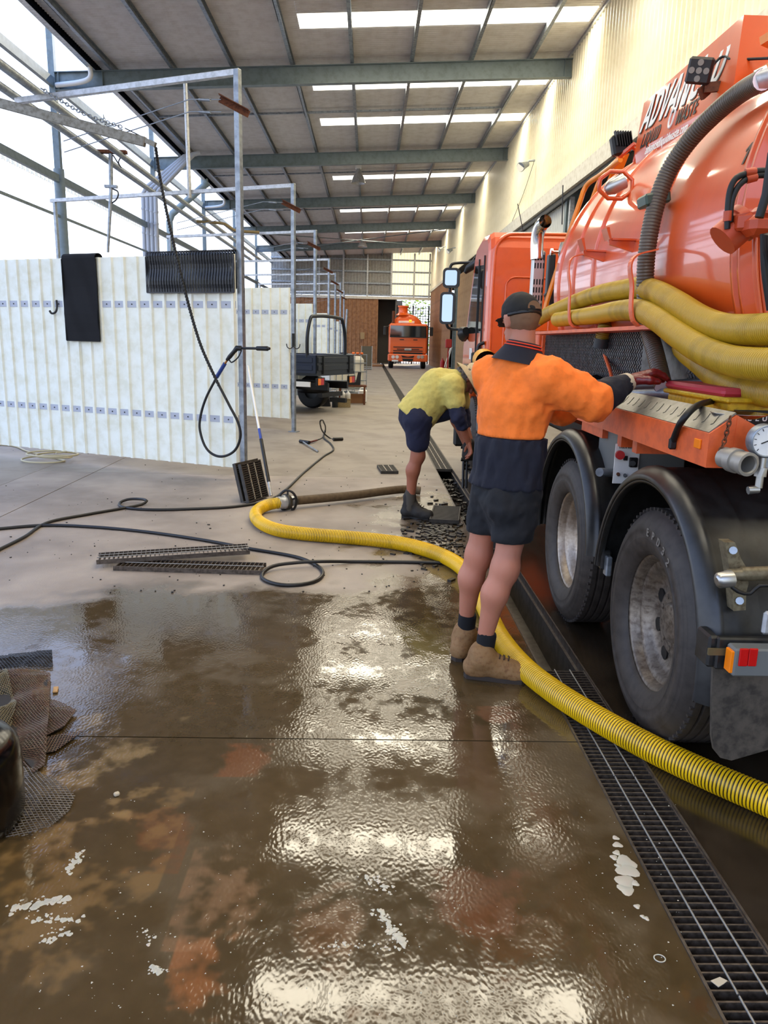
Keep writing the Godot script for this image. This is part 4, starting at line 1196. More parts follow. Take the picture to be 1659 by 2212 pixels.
func wheel(t, c, X, side, deep, tyre_mat, rim_mat, text = ""):
	# c: axle height and z; X: outer face; side: +1 when the outside faces -X
	var g = Geo.new()
	var tr = XAX(Vector3(X, c.y, c.z))
	if side < 0: tr = Transform3D(Basis(Vector3(0, 1, 0), Vector3(-1, 0, 0), Vector3(0, 0, 1)), Vector3(X, c.y, c.z))
	var R = 0.487
	var pr = [Vector2(0.286, 0.045), Vector2(0.292, 0.03), Vector2(0.31, 0.018), Vector2(0.335, 0.006), Vector2(0.36, 0.0), Vector2(0.362, 0.003), Vector2(0.39, 0.002), Vector2(0.392, -0.001), Vector2(0.405, 0.0), Vector2(0.42, 0.004), Vector2(0.422, 0.008), Vector2(0.437, 0.012), Vector2(0.439, 0.016), Vector2(0.455, 0.024), Vector2(0.47, 0.04), Vector2(0.478, 0.05)]
	for k in 5:
		var y0 = 0.052 + k * 0.04
		pr.append(Vector2(R - 0.002, y0)); pr.append(Vector2(R, y0 + 0.004)); pr.append(Vector2(R, y0 + 0.028)); pr.append(Vector2(R - 0.001, y0 + 0.03))
		if k < 4: pr.append(Vector2(R - 0.014, y0 + 0.032)); pr.append(Vector2(R - 0.014, y0 + 0.038))
	pr.append_array([Vector2(0.47, 0.262), Vector2(0.44, 0.285), Vector2(0.38, 0.295), Vector2(0.3, 0.28), Vector2(0.286, 0.26)])
	g.lathe(pr, 64, tr)
	var ty = part(t, g, tyre_mat, "tyre")
	# shoulder sipes
	g = Geo.new()
	for k in 72:
		var a = TAU * k / 72
		var p = tr * Vector3(cos(a) * 0.483, 0.05, sin(a) * 0.483)
		var rad = (p - tr * Vector3(0, 0.05, 0)).normalized()
		g.box(p, Vector3(0.02, 0.012, 0.01), Basis(tr.basis.y, rad, tr.basis.y.cross(rad)))
	var sp = part(ty, g, tyre_mat, "shoulder_lugs"); sp.set_meta("kind", "stuff")
	g = Geo.new()
	var rp = [Vector2(0.295, 0.028), Vector2(0.3, 0.034), Vector2(0.298, 0.044), Vector2(0.286, 0.05), Vector2(0.272, 0.056), Vector2(0.262, 0.09), Vector2(0.258, deep * 0.62), Vector2(0.236, deep * 0.68), Vector2(0.228, deep - 0.02), Vector2(0.2, deep), Vector2(0.16, deep + 0.005), Vector2(0.14, deep - 0.01), Vector2(0.13, deep - 0.012), Vector2(0.0, deep - 0.012)]
	g.lathe(rp, 56, tr)
	var rm = part(t, g, rim_mat, "rim")
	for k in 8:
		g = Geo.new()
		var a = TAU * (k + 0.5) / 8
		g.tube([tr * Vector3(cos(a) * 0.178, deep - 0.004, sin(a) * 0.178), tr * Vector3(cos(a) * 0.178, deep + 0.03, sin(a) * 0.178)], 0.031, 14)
		part(rm, g, M.black, "hand_hole_shade")  # solid black plug coloured as the shade within the rim hole
	g = Geo.new()
	g.lathe([Vector2(0.0, deep - 0.03), Vector2(0.07, deep - 0.03), Vector2(0.085, deep - 0.02), Vector2(0.09, deep - 0.005)], 24, tr)
	for k in 10:
		var a = TAU * k / 10
		g.tube([tr * Vector3(cos(a) * 0.115, deep - 0.016, sin(a) * 0.115), tr * Vector3(cos(a) * 0.115, deep, sin(a) * 0.115)], 0.012, 6)
	part(rm, g, rim_mat, "hub")
	if text:
		for k in text.length():
			var a = deg_to_rad(93.0 - k * 9.0)
			var up = Vector3(0, sin(a), cos(a))
			var rt = Vector3(0, cos(a), -sin(a)) * -1.0
			letters(ty, text[k], 0.034, 0.002, mat("tyre_letter", Color(0.45, 0.43, 0.4), 0.6), "tyre_letter", Transform3D(Basis(rt, up, Vector3(-1, 0, 0)), Vector3(X - 0.002, c.y, c.z) + up * 0.388))
func guard(t, c, a0, a1, X0, X1, nm):
	var g = Geo.new()
	var prof = [Vector2(0.605, 0.03), Vector2(0.603, 0.004), Vector2(0.612, 0.0), Vector2(0.63, 0.004), Vector2(0.652, 0.03), Vector2(0.664, 0.05), Vector2(0.666, 0.07), Vector2(0.658, 0.078), Vector2(0.66, 0.2), Vector2(0.654, 0.205), Vector2(0.656, 0.4), Vector2(0.66, 0.42), Vector2(0.656, 0.43), Vector2(0.656, X1 - X0)]
	var back = []
	for k in range(prof.size() - 1, -1, -1): back.append(Vector2(prof[k].x - 0.012, prof[k].y + 0.006))
	prof.append_array(back)
	# lathe angle: cos along its x (world y), sin along its z (world -z)
	g.lathe(prof, 36, XAX(Vector3(X0, c.y, c.z)), a0, a1)
	return part(t, g, mat("guard", Color(0.15, 0.15, 0.145), 0.34, 0.0, {"grime": [Color(0.45, 0.44, 0.42), Color.WHITE, 0.45]}), nm)
func loft(g, poly, xs, ins):
	# polygon in (z, y), copied at each x, drawn in towards its centre by ins
	var c = Vector2.ZERO
	for q in poly: c += q
	c /= poly.size()
	var rings = []
	for k in xs.size():
		var r = []
		for q in poly:
			var d = (q - c)
			var s = Vector2(1.0 - ins[k] / maxf(absf(d.x), 0.01) if absf(d.x) > 0.3 else 1.0, 1.0 - ins[k] / maxf(absf(d.y), 0.01) if absf(d.y) > 0.3 else 1.0)
			var e = c + d * s
			r.append(Vector3(xs[k], e.y, e.x))
		rings.append(r)
	for k in xs.size() - 1:
		for j in poly.size():
			var j2 = (j + 1) % poly.size()
			g.quad(rings[k][j], rings[k][j2], rings[k + 1][j2], rings[k + 1][j])
	for e in [0, xs.size() - 1]:
		var pp = PackedVector2Array()
		for q in rings[e]: pp.append(Vector2(q.z, q.y))
		var tris = Geometry2D.triangulate_polygon(pp)
		for k in range(0, tris.size(), 3):
			var A = rings[e][tris[k]]; var B = rings[e][tris[k + 1]]; var C = rings[e][tris[k + 2]]
			var nn = (C - A).cross(B - A)
			if (nn.x > 0) == (e == 0): g.tri(A, C, B)
			else: g.tri(A, B, C)
func rrect(u0, v0, u1, v1, r, n = 5):
	var out = []
	for q in [[u1 - r, v1 - r, 0.0], [u0 + r, v1 - r, PI / 2], [u0 + r, v0 + r, PI], [u1 - r, v0 + r, PI * 1.5]]:
		for k in n + 1:
			var a = q[2] + PI / 2 * k / n
			out.append(Vector2(q[0] + cos(a) * r, q[1] + sin(a) * r))
	return out

func build_truck():
	var t = thing("vacuum_truck", "large orange vacuum tanker truck parked along the right wall with yellow hoses", "truck", Vector3(2.5, 0, -6.5))
	var tyre = mat("tyre", Color(0.225, 0.2, 0.18), 0.62, 0.0, {"grime": [Color(0.5, 0.48, 0.46), Color.WHITE, 0.4]})
	var rim = mat("rim_dirty", Color(0.52, 0.48, 0.43), 0.42, 0.55, {"grime": [Color(0.4, 0.34, 0.3), Color.WHITE, 0.22]})
	var rim2 = mat("rim_polished", Color(0.68, 0.63, 0.57), 0.42, 0.7, {"grime": [Color(0.6, 0.55, 0.5), Color.WHITE, 0.25]})
	var w1 = Vector3(0, 0.485, -3.04); var w2 = Vector3(0, 0.485, -4.42)
	wheel(t, w1, 1.175, 1, 0.145, tyre, rim, "EPD32")
	wheel(t, w2, 1.175, 1, 0.16, tyre, rim2)
	for z in [-7.75, -9.75]: wheel(t, Vector3(0, 0.485, z), 1.28, 1, 0.06, tyre, rim2)
	for z in [-3.01, -4.42, -7.75, -9.75]: wheel(t, Vector3(0, 0.485, z), 3.75, -1, 0.19, tyre, rim)
	for z in [-3.01, -4.42]:
		var g0 = Geo.new(); g0.lathe([Vector2(0.28, 0.0), Vector2(0.45, 0.0), Vector2(0.487, 0.04), Vector2(0.487, 0.22), Vector2(0.45, 0.27), Vector2(0.28, 0.27)], 40, XAX(Vector3(1.58, 0.485, z)))
		part(t, g0, tyre, "inner_tyre")
		tubep(t, [Vector3(1.6, 0.485, z), Vector3(3.4, 0.485, z)], 0.11, M.black, "axle", 10)
	# chassis
	for x in [2.1, 2.9]: boxp(t, Vector3(x, 0.87, -6.5), Vector3(0.09, 0.26, 8.0), M.black, "chassis_rail")
	boxp(t, Vector3(2.5, 0.98, -5.6), Vector3(1.7, 0.1, 3.6), M.black, "sub_frame")
	# guards; the rear one drops straight to the flap
	guard(t, w1, deg_to_rad(-95), deg_to_rad(83), 1.145, 1.9, "mudguard")
	guard(t, w2, deg_to_rad(-83), deg_to_rad(95), 1.145, 1.8, "mudguard")
	var gm = M.guard
	var gz = -2.35
	var c1 = pz(1532, 1372, gz); var c2 = pz(1545, 1440, gz)
	boxp(t, Vector3(1.52, (c1.y + c2.y) / 2, gz + 0.01), Vector3(0.72, c1.y - c2.y, 0.03), gm, "guard_skirt", Basis(), 0.006)
	boxp(t, Vector3(c1.x + 0.015, (c1.y + c2.y) / 2, gz - 0.04), Vector3(0.035, c1.y - c2.y, 0.1), gm, "guard_corner", Basis(), 0.008)
	boxp(t, pz(1303, 1205, -3.66), Vector3(0.05, 0.1, 0.1), gm, "guard_corner", Basis(), 0.008)
	boxp(t, pz(1313, 1222, -3.6), Vector3(0.03, 0.1, 0.05), M.galv, "guard_clip", Basis(), 0.006)
	# flap
	var g = Geo.new()
	var fp = []
	for q in [[1541, 1430], [1538, 1500], [1537, 1590], [1542, 1620], [1556, 1637], [1580, 1643], [1659, 1620], [1850, 1570], [1850, 1430]]:
		var c = pz(q[0], q[1], gz); fp.append(Vector2(c.x, c.y))
	g.prism(fp, 0.014, Transform3D(Basis(), Vector3(0, 0, gz)))
	part(t, g, mat("flap", Color(0.3, 0.27, 0.23), 0.75, 0.0, {"grime": [Color(0.35, 0.34, 0.32), Color.WHITE, 0.5]}), "mud_flap", "muddy rubber mud flap")
	boxp(t, pz(1562, 1408, gz + 0.03), Vector3(0.1, 0.022, 0.01), mat("brass_strip", Color(0.42, 0.37, 0.25), 0.5, 0.5), "flap_strip")
	# tail reflector box
	var rc = pz(1622, 1425, gz + 0.06)
	var rb = boxp(t, rc, Vector3(0.14, 0.095, 0.06), mat("lamp_box", Color(0.4, 0.41, 0.4), 0.5), "marker_lamp_box", Basis(), 0.006)
	for k in 2: boxp(rb, pz(1606 + 20 * k, 1420, gz + 0.092), Vector3(0.028, 0.06, 0.008), M.red_lens, "red_reflector", Basis(), 0.002, "red reflector")
	boxp(rb, rc + Vector3(-0.073, 0, 0.005), Vector3(0.012, 0.075, 0.04), M.amber, "amber_reflector", Basis(), 0.002, "amber reflector")
	# pivot bracket on the rear guard with its cross tube
	var cast = mat("cast", Color(0.5, 0.46, 0.36), 0.5, 0.4, {"grime": [Color(0.6, 0.55, 0.5), Color.WHITE, 0.2]})
	var bz = -2.4
	g = Geo.new()
	var bp = []
	for q in [[1566, 1172], [1588, 1172], [1600, 1205], [1615, 1230], [1617, 1262], [1612, 1280], [1611, 1318], [1585, 1320], [1582, 1270], [1575, 1225]]:
		var c = pz(q[0], q[1], bz); bp.append(Vector2(c.x, c.y))
	g.prism(bp, 0.05, Transform3D(Basis(), Vector3(0, 0, bz)))
	var pv = part(t, g, cast, "pivot_bracket", "cast bracket bolted to the mudguard")
	for q in [[1584, 1189], [1598, 1298]]:
		g = Geo.new(); g.tube([pz(q[0], q[1], bz - 0.01), pz(q[0], q[1], bz + 0.012)], 0.013, 10)
		part(pv, g, M.galv, "bolt")
	g = Geo.new(); g.tube([pz(1570, 1242, bz + 0.02), pz(1600, 1240, bz + 0.02), pz(1601, 1240, bz + 0.02), pz(1850, 1232, bz + 0.02)], [0.02, 0.02, 0.024, 0.024], 12)
	part(t, g, cast, "cross_tube")
	g = Geo.new(); g.tube([pz(1549, 1255, bz + 0.05), pz(1553, 1254, bz + 0.05), pz(1578, 1250, bz + 0.04)], [0.012, 0.026, 0.03], 12)
	part(t, g, M.alu, "marker_lamp", "small chrome marker lamp")
	tubep(t, curve([pz(1575, 1262, bz + 0.05), pz(1595, 1278, bz + 0.06), pz(1620, 1282, bz + 0.06), pz(1640, 1265, bz + 0.06), pz(1850, 1270, bz + 0.05)], 0.03), 0.007, M.rubber, "lamp_cable", 6)
	boxp(t, pz(1660, 1345, gz + 0.02), Vector3(0.04, 0.08, 0.02), M.galv_light, "latch_plate", Basis(), 0.008)
	build_tray(t)
	build_tank(t)
	build_cab(t)

func build_tray(t):
	var O = M.orange_flat
	# side rail with sloping tread strip, near end closed
	var prof = [Vector2(1.19, 1.215), Vector2(1.19, 1.335), Vector2(1.28, 1.4), Vector2(1.36, 1.36), Vector2(1.36, 1.29), Vector2(1.9, 1.29), Vector2(1.9, 1.24), Vector2(1.3, 1.215)]
	var g = Geo.new()
	g.prism(prof, 4.6, Transform3D(Basis(), Vector3(0, 0, -2.63)))
	part(t, g, O, "tray_side")
	var tread = mat("tread", Color(0.5, 0.49, 0.46), 0.4, 0.7, {"grime": [Color(0.6, 0.58, 0.52), Color.WHITE, 0.4]})
	g = Geo.new()
	g.bar(Vector3(1.236, 1.372, -2.64), Vector3(1.236, 1.372, -7.2), 0.112, 0.006, Vector3(-0.63, 0.78, 0))
	var st = part(t, g, tread, "tread_strip", "grey tread plate strip")
	g = Geo.new()
	for k in 60:
		g.box(Vector3(1.236, 1.376, -2.7 - k * 0.075), Vector3(0.05, 0.004, 0.012), Basis(Vector3.BACK, 0.69) * Basis(Vector3.UP, 0.6))
	part(st, g, tread, "tread_lugs").set_meta("kind", "stuff")
	# rear cross face
	g = Geo.new()
	g.prism([Vector2(1.28, 1.215), Vector2(1.28, 1.4), Vector2(1.36, 1.36), Vector2(2.6, 1.33), Vector2(2.6, 1.215)], 0.06, Transform3D(Basis(), Vector3(0, 0, -2.628)))
	part(t, g, O, "rear_face")
	boxp(t, Vector3(2.0, 1.27, -4.9), Vector3(0.8, 0.04, 4.4), M.black, "tray_floor")
	# hanging gussets
	for q in [[-4.2, 0.07, 0.4], [-3.72, 0.08, 0.06], [-3.5, 0.08, 0.06]]:
		boxp(t, Vector3(1.34, 1.185, q[0]), Vector3(0.2, q[1], q[2]), O, "gusset")
	boxp(t, Vector3(1.187, 1.29, -2.71), Vector3(0.008, 0.034, 0.05), M.amber, "side_marker", Basis(), 0.002, "amber side marker")
	# rubber strap over the rail
	tubep(t, curve([px(1452, 958, 1.18), px(1462, 930, 1.175), px(1476, 905, 1.17), px(1500, 880, 1.22), px(1540, 866, 1.4), px(1590, 855, 1.5)], 0.03), 0.013, M.rubber, "tie_down_strap", 8, "black rubber tie-down strap")
	boxp(t, px(1453, 958, 1.178), Vector3(0.03, 0.045, 0.02), M.rubber, "strap_end", Basis(), 0.006)
	# control box
	var cb = boxp(t, Vector3(1.43, 1.1, -3.95), Vector3(0.32, 0.26, 0.4), mat("box_grey", Color(0.42, 0.43, 0.42), 0.5), "control_box", Basis(), 0.006)
	var c0 = pz(1353, 1002, -3.74)
	boxp(cb, c0, Vector3(0.125, 0.2, 0.006), M.white, "control_panel", Basis(), 0.002, "white control panel")
	var dk = M.black
	g = Geo.new(); g.tube([c0 + Vector3(-0.045, 0.05, 0.0), c0 + Vector3(-0.05, 0.05, 0.045)], 0.013, 10); g.tube([c0 + Vector3(-0.05, 0.05, 0.035), c0 + Vector3(-0.052, 0.05, 0.055)], 0.022, 14)
	part(cb, g, mat("stop_red", Color(0.7, 0.1, 0.1), 0.4), "stop_button", "red stop button")
	boxp(cb, c0 + Vector3(0.03, 0.01, 0.012), Vector3(0.038, 0.048, 0.02), dk, "switch", Basis(), 0.003)
	g = Geo.new(); g.tube([c0 + Vector3(0.025, 0.01, 0.02), c0 + Vector3(0.015, 0.01, 0.05)], 0.014, 8); part(cb, g, dk, "switch_knob")
	boxp(cb, c0 + Vector3(-0.01, 0.03, 0.008), Vector3(0.018, 0.022, 0.015), dk, "toggle_plate")
	for k in 3:
		g = Geo.new(); var p = c0 + Vector3(-0.035 + 0.035 * k, -0.055 - 0.005 * k, 0.0)
		g.tube([p, p + Vector3(-0.012, 0.008, 0.03)], 0.009, 7)
		part(cb, g, M.rust if k == 0 else dk, "toggle")
	letters(cb, "Truck Remote", 0.011, 0.0006, dk, "panel_text", Transform3D(Basis(), c0 + Vector3(0.005, 0.082, 0.004)))
	tubep(t, [pz(1295, 1020, -3.72), pz(1345, 1022, -3.9)], 0.022, M.galv, "pipe_stub", 12)
	boxp(t, Vector3(1.33, 0.93, -3.75), Vector3(0.06, 0.08, 0.05), M.galv, "lower_bracket")
	# rear fittings: cam coupling, chain, gauge, funnel
	g = Geo.new()
	var k0 = pz(1572, 990, -2.58); var kd = Vector3(0.22, -0.05, 0.95).normalized()
	var ks = kd.cross(Vector3.UP).normalized()
	g.lathe([Vector2(0.036, -0.02), Vector2(0.036, 0.02), Vector2(0.042, 0.021), Vector2(0.042, 0.05), Vector2(0.036, 0.051), Vector2(0.036, 0.08), Vector2(0.04, 0.081), Vector2(0.04, 0.105), Vector2(0.031, 0.106), Vector2(0.028, 0.1), Vector2(0.028, -0.02), Vector2(0.0, -0.02)], 24, Transform3D(Basis(ks, kd, ks.cross(kd)), k0), 0.0, TAU, true)
	var cp = part(t, g, mat("zinc", Color(0.6, 0.58, 0.54), 0.5, 0.5), "hose_coupling", "open grey hose coupling")
	g = Geo.new(); link_chain(g, [pz(1577, 905, -2.6), pz(1566, 950, -2.6), pz(1556, 975, -2.59), pz(1552, 1000, -2.58)], 0.022, 0.0028, 0.007)
	part(t, g, M.rust, "safety_chain", "rusty safety chain")
	var ga = pz(1652, 952, -2.52)
	g = Geo.new(); g.lathe([Vector2(0.0, -0.03), Vector2(0.05, -0.03), Vector2(0.056, -0.02), Vector2(0.056, 0.018), Vector2(0.05, 0.022), Vector2(0.047, 0.016)], 32, ZAX(ga) * Transform3D(Basis(Vector3.RIGHT, PI), Vector3.ZERO))
	var gg = part(t, g, M.galv, "pressure_gauge")
	g = Geo.new(); g.tube([ga + Vector3(0, 0, 0.005), ga + Vector3(0, 0, 0.017)], 0.048, 28); part(gg, g, M.white, "gauge_dial", "white dial")
	g = Geo.new()
	for k in 11:
		var a = deg_to_rad(225 - 27 * k)
		g.bar(ga + Vector3(cos(a) * 0.037, sin(a) * 0.037, 0.018), ga + Vector3(cos(a) * 0.045, sin(a) * 0.045, 0.018), 0.002, 0.002)
	g.bar(ga + Vector3(-0.02, -0.008, 0.019), ga + Vector3(0.03, 0.014, 0.019), 0.004, 0.003)
	part(gg, g, M.black, "dial_marks")
	g = Geo.new(); g.tube([ga + Vector3(0, -0.05, 0), ga + Vector3(0, -0.16, 0)], 0.013, 8); g.tube([ga + Vector3(0, -0.09, 0), ga + Vector3(0, -0.12, 0)], 0.022, 6); g.tube([ga + Vector3(0, -0.165, 0), ga + Vector3(-0.035, -0.17, 0)], 0.014, 8)
	part(gg, g, M.alu, "gauge_valve")
	boxp(t, pz(1630, 1000, -2.57), Vector3(0.1, 0.05, 0.014), M.galv, "gauge_bracket", Basis(), 0.004)
	# tread plate cabinet behind the tray
	var plate = mat("checker", Color(0.42, 0.42, 0.43), 0.38, 0.75, {"grime": [Color(0.5, 0.48, 0.46), Color.WHITE, 0.6]})
	g = Geo.new()
	g.box(Vector3(1.85, 1.5, -5.6), Vector3(0.6, 0.43, 2.5));
	g.box(Vector3(1.86, 1.5, -3.75), Vector3(0.58, 0.43, 1.25), Basis(Vector3.UP, 0.05))
	var ck = part(t, g, plate, "tread_plate_cabinet", "grey tread plate cabinet under the tank")
	g = Geo.new()
	for i in 20:
		for j in 92:
			var z = -6.83 + j * 0.04; var y = 1.3 + i * 0.0215
			var x = 1.548 if z < -4.37 else 1.567 - 0.05 * (z + 3.75)
			g.box(Vector3(x, y, z + (0.02 if i % 2 else 0.0)), Vector3(0.005, 0.006, 0.028), Basis(Vector3.RIGHT, 0.75 if i % 2 else -0.75))
	part(ck, g, plate, "tread_lugs").set_meta("kind", "stuff")
	boxp(t, Vector3(1.8, 1.5, -7.05), Vector3(0.62, 0.5, 0.36), M.orange_flat, "front_cabinet", Basis(), 0.01)
	boxp(t, Vector3(1.6, 1.5, -6.86), Vector3(0.16, 0.42, 0.02), M.orange_flat, "cabinet_door", Basis(), 0.006)
	tubep(t, [px(1302, 755, 1.58), px(1318, 800, 1.5), px(1322, 815, 1.47)], 0.012, M.orange_flat, "orange_strap", 6)

func build_tank(t):
	var O = M.orange
	var zf = -6.45; var zr = -3.2
	var g = Geo.new()
	var prof = []
	for k in 9:
		var a = PI / 2 * k / 8
		prof.append(Vector2(sin(a) * TR, 0.26 * cos(a)))    # front dish, towards -z
	prof.append(Vector2(TR, zf - zr))
	# lathe height runs along -z from zf
	g.lathe(prof, 96, ZAX(Vector3(TK.x, TK.y, zf)))
	var tk = part(t, g, O, "tank_shell", "glossy orange tank")
	for z in [-6.3, -5.85, -5.35, -4.28, -3.22]:
		g = Geo.new()
		var w = 0.05 if z > -4.5 and z < -4 else 0.02
		g.lathe([Vector2(TR - 0.01, -w), Vector2(TR + 0.01, -w), Vector2(TR + 0.014, 0), Vector2(TR + 0.01, w), Vector2(TR - 0.01, w)], 96, ZAX(Vector3(TK.x, TK.y, z)))
		part(tk, g, O, "tank_ring")
	g = Geo.new()
	g.lathe([Vector2(TR - 0.02, 0.0), Vector2(TR + 0.06, 0.0), Vector2(TR + 0.06, -0.03), Vector2(TR + 0.02, -0.03), Vector2(TR + 0.02, -0.06), Vector2(TR + 0.06, -0.06), Vector2(TR + 0.06, -0.09), Vector2(TR * 0.98, -0.1), Vector2(TR * 0.9, -0.2), Vector2(TR * 0.6, -0.3), Vector2(0, -0.34)], 80, ZAX(Vector3(TK.x, TK.y, zr)))
	part(tk, g, O, "rear_door", "flanged rear tank door")
	# side board with lettering
	var n = Vector3(-0.97, 0.2, 0).normalized(); var up = Vector3(0.2, 0.97, 0)
	var bl = px(1371, 330, 1.84); var tl = px(1391, 223, 1.9); var trr = px(1607, 32, 1.9); var br = px(1582, 205, 1.84)
	g = Geo.new()
	var back = Vector3(0.22, 0, 0)
	var low = Vector3(0.08, -0.35, 0)
	g.quad(bl, tl, trr, br); g.quad(bl + low, bl, br, br + low)
	g.quad(tl, tl + back, trr + back, trr); g.quad(br + low, br, br + back, br + low + back); g.quad(br, trr, trr + back, br + back); g.quad(bl + back, tl + back, tl, bl); g.quad(bl + low + back, bl + back, bl, bl + low)
	var bd = part(t, g, O, "name_board", "orange lettered side board")
	var r = (br - bl).normalized(); var u2 = (tl - bl); u2 = (u2 - r * u2.dot(r)).normalized(); var nn = r.cross(u2)
	if nn.x > 0: nn = -nn
	var B = Basis(r, u2, r.cross(u2))
	var mid = func(fx, fy): return bl.lerp(br, fx).lerp(tl.lerp(trr, fx), fy) + r.cross(u2) * 0.003
	letters(bd, "ADVANCED", 0.215, 0.002, M.black, "lettering", Transform3D(B, mid.call(0.49, 0.6) + r * 0.008 - u2 * 0.008), 0.25, 0.8)
	letters(bd, "ADVANCED", 0.215, 0.004, M.white, "lettering", Transform3D(B, mid.call(0.49, 0.6)), 0.25, 0.8)
	letters(bd, "LIQUID", 0.085, 0.002, M.black, "lettering", Transform3D(B, mid.call(0.2, 0.13)), 0.2, 0.85)
	letters(bd, "WASTE", 0.085, 0.002, M.black, "lettering", Transform3D(B, mid.call(0.6, 0.16)), 0.2, 0.85)
	letters(bd, "advancedliquidwaste.com", 0.052, 0.002, M.white, "lettering", Transform3D(B, mid.call(0.4, -0.1)), 0.0, 0.78)
	# drop-shaped emblem between the words
	g = Geo.new()
	var ring = []
	var ec = mid.call(0.44, 0.22)
	for k in 14:
		var a = lerpf(0.6, TAU - 0.3, k / 13.0)
		ring.append(ec + r * (cos(a) * 0.04) + u2 * (sin(a) * 0.055 + (0.06 if k == 13 else 0.0)))
	g.tube(ring, 0.008, 6)
	part(bd, g, M.white, "emblem")
	# capacity figure on the tank side
	var p5 = on_tank(1618, 330, TR + 0.002); var nrm = Vector3(p5.x - TK.x, p5.y - TK.y, 0).normalized()
	var tu = Vector3(nrm.y, -nrm.x, 0); if tu.y < 0: tu = -tu
	var k5 = "10000"
	for k in 5:
		letters(tk, k5[k], 0.085, 0.002, mat("ink", Color(0.2, 0.1, 0.06), 0.5), "figure", Transform3D(Basis(Vector3(0, 0, 1), tu, Vector3(0, 0, 1).cross(tu)), p5 + Vector3(0, 0, 0.055 * k - 0.02)), 0.2)
	# dark vacuum hose arched over the tank
	var vh = []
	for q in [[1648, 172], [1600, 200], [1545, 245], [1492, 300], [1450, 360], [1424, 420], [1406, 490], [1396, 560], [1394, 630]]: vh.append(on_tank(q[0], q[1], TR + 0.075))
	for q in [[1400, 700, 1.49], [1416, 765, 1.48], [1434, 840, 1.47]]: vh.append(px(q[0], q[1], q[2]))
	ribbed(t, curve(vh, 0.02), 0.045, "vacuum_hose", 0.016, Color(0.33, 0.28, 0.22), Color(0.26, 0.22, 0.17), 14, 0.003, 0.7)
	var hc = on_tank(1412, 432, TR + 0.08)
	boxp(t, hc, Vector3(0.13, 0.06, 0.14), mat("clamp_green", Color(0.22, 0.3, 0.25), 0.45), "hose_clamp", Basis(Vector3.BACK, 0.2), 0.01, "green hose clamp")
	var vt = on_tank(1640, 176, TR + 0.075)
	tubep(t, [vt + Vector3(-0.01, -0.005, 0.0), vt + Vector3(0.03, 0.012, 0.02)], 0.049, M.galv_light, "hose_band", 14)
	# hose hooks welded to the tank
	for q in [[[[1256, 515], [1262, 513], [1266, 541], [1318, 544], [1318, 568], [1306, 566], [1262, 550]], -5.12], [[[1310, 492], [1317, 490], [1321, 517], [1384, 519], [1384, 547], [1372, 546], [1317, 528]], -4.56]]:
		g = Geo.new()
		var hp = []
		for p in q[0]: var c = pz(p[0], p[1], q[1]); hp.append(Vector2(c.x, c.y))
		g.prism(hp, 0.02, Transform3D(Basis(), Vector3(0, 0, q[1])))
		var e0 = Vector3(hp[2].x, hp[2].y, q[1]); var e1 = Vector3(hp[3].x + 0.05, hp[3].y, q[1])
		g.bar(e0 + Vector3(0, 0, -0.03), e1 + Vector3(0, 0, -0.03), 0.1, 0.01)
		g.bar(Vector3(hp[0].x, hp[0].y, q[1] - 0.03), e0 + Vector3(-0.01, 0, -0.03), 0.1, 0.012, Vector3.BACK.cross(Vector3.UP))
		part(t, g, O, "hose_hook", "orange hose hook")
	# flat straps of the hose cradle
	for q in [[1232, 562, 702, 1.42], [1366, 560, 692, 1.315]]:
		g = Geo.new()
		var top = px(q[0], q[1], q[3]); var bot = px(q[0] - 2, q[2] - 12, q[3])
		var pts = curve([top + Vector3(0.12, 0.05, 0), top, top.lerp(bot, 0.5), bot, bot + Vector3(0.03, -0.05, 0.01), bot + Vector3(0.25, -0.06, 0.02)], 0.03)
		for k in pts.size() - 1: g.bar(pts[k], pts[k + 1] + (pts[k + 1] - pts[k]) * 0.1, 0.05, 0.008, Vector3(0, 0, 1).cross(pts[k + 1] - pts[k]).normalized())
		part(t, g, M.orange_flat, "cradle_strap", "flat orange cradle strap")
	boxp(t, Vector3(1.5, 1.72, -5.2), Vector3(0.3, 0.02, 3.0), M.orange_flat, "hose_shelf")
	tubep(t, [px(1300, 560, 1.52), px(1285, 640, 1.52)], 0.012, M.orange_flat, "cradle_rod", 6)
	# ladder rails in yellow
	var yel = mat("rail_yellow", Color(0.85, 0.5, 0.05), 0.35, 0.0, {"coat": 0.4})
	tubep(t, curve([pz(1172, 690, -6.9), pz(1185, 640, -6.9), pz(1255, 430, -6.9), pz(1266, 402, -6.9), pz(1292, 382, -6.75), pz(1340, 345, -6.4)], 0.06), 0.022, yel, "hand_rail", 8, "yellow hand rail")
	tubep(t, curve([pz(1204, 650, -7.0), pz(1290, 402, -7.0), pz(1305, 375, -6.9), pz(1345, 335, -6.6)], 0.06), 0.02, yel, "hand_rail", 8, "yellow hand rail")
	g = Geo.new(); g.bar(pz(1322, 395, -6.7), pz(1348, 330, -6.6), 0.1, 0.02); part(t, g, yel, "ladder_plate")
	g = Geo.new(); g.bar(Vector3(1.95, 3.12, -4.2), Vector3(2.5, 3.42, -3.4), 0.09, 0.04); g.bar(Vector3(1.95, 2.98, -4.2), Vector3(2.5, 3.25, -3.4), 0.09, 0.03)
	part(t, g, yel, "walkway_rail")
	# guarded lamp on the tank shoulder
	var lc = on_tank(1327, 402, TR + 0.1)
	g = Geo.new()
	var oc = []
	for k in 8: oc.append(lc + Vector3(cos(TAU * (k + 0.5) / 8) * 0.11, sin(TAU * (k + 0.5) / 8) * 0.085, 0.03).rotated(Vector3.BACK, 0.0) )
	g.tube(oc, 0.014, 6, false, true)
	var lg = part(t, g, O, "lamp_guard", "orange octagonal lamp guard")
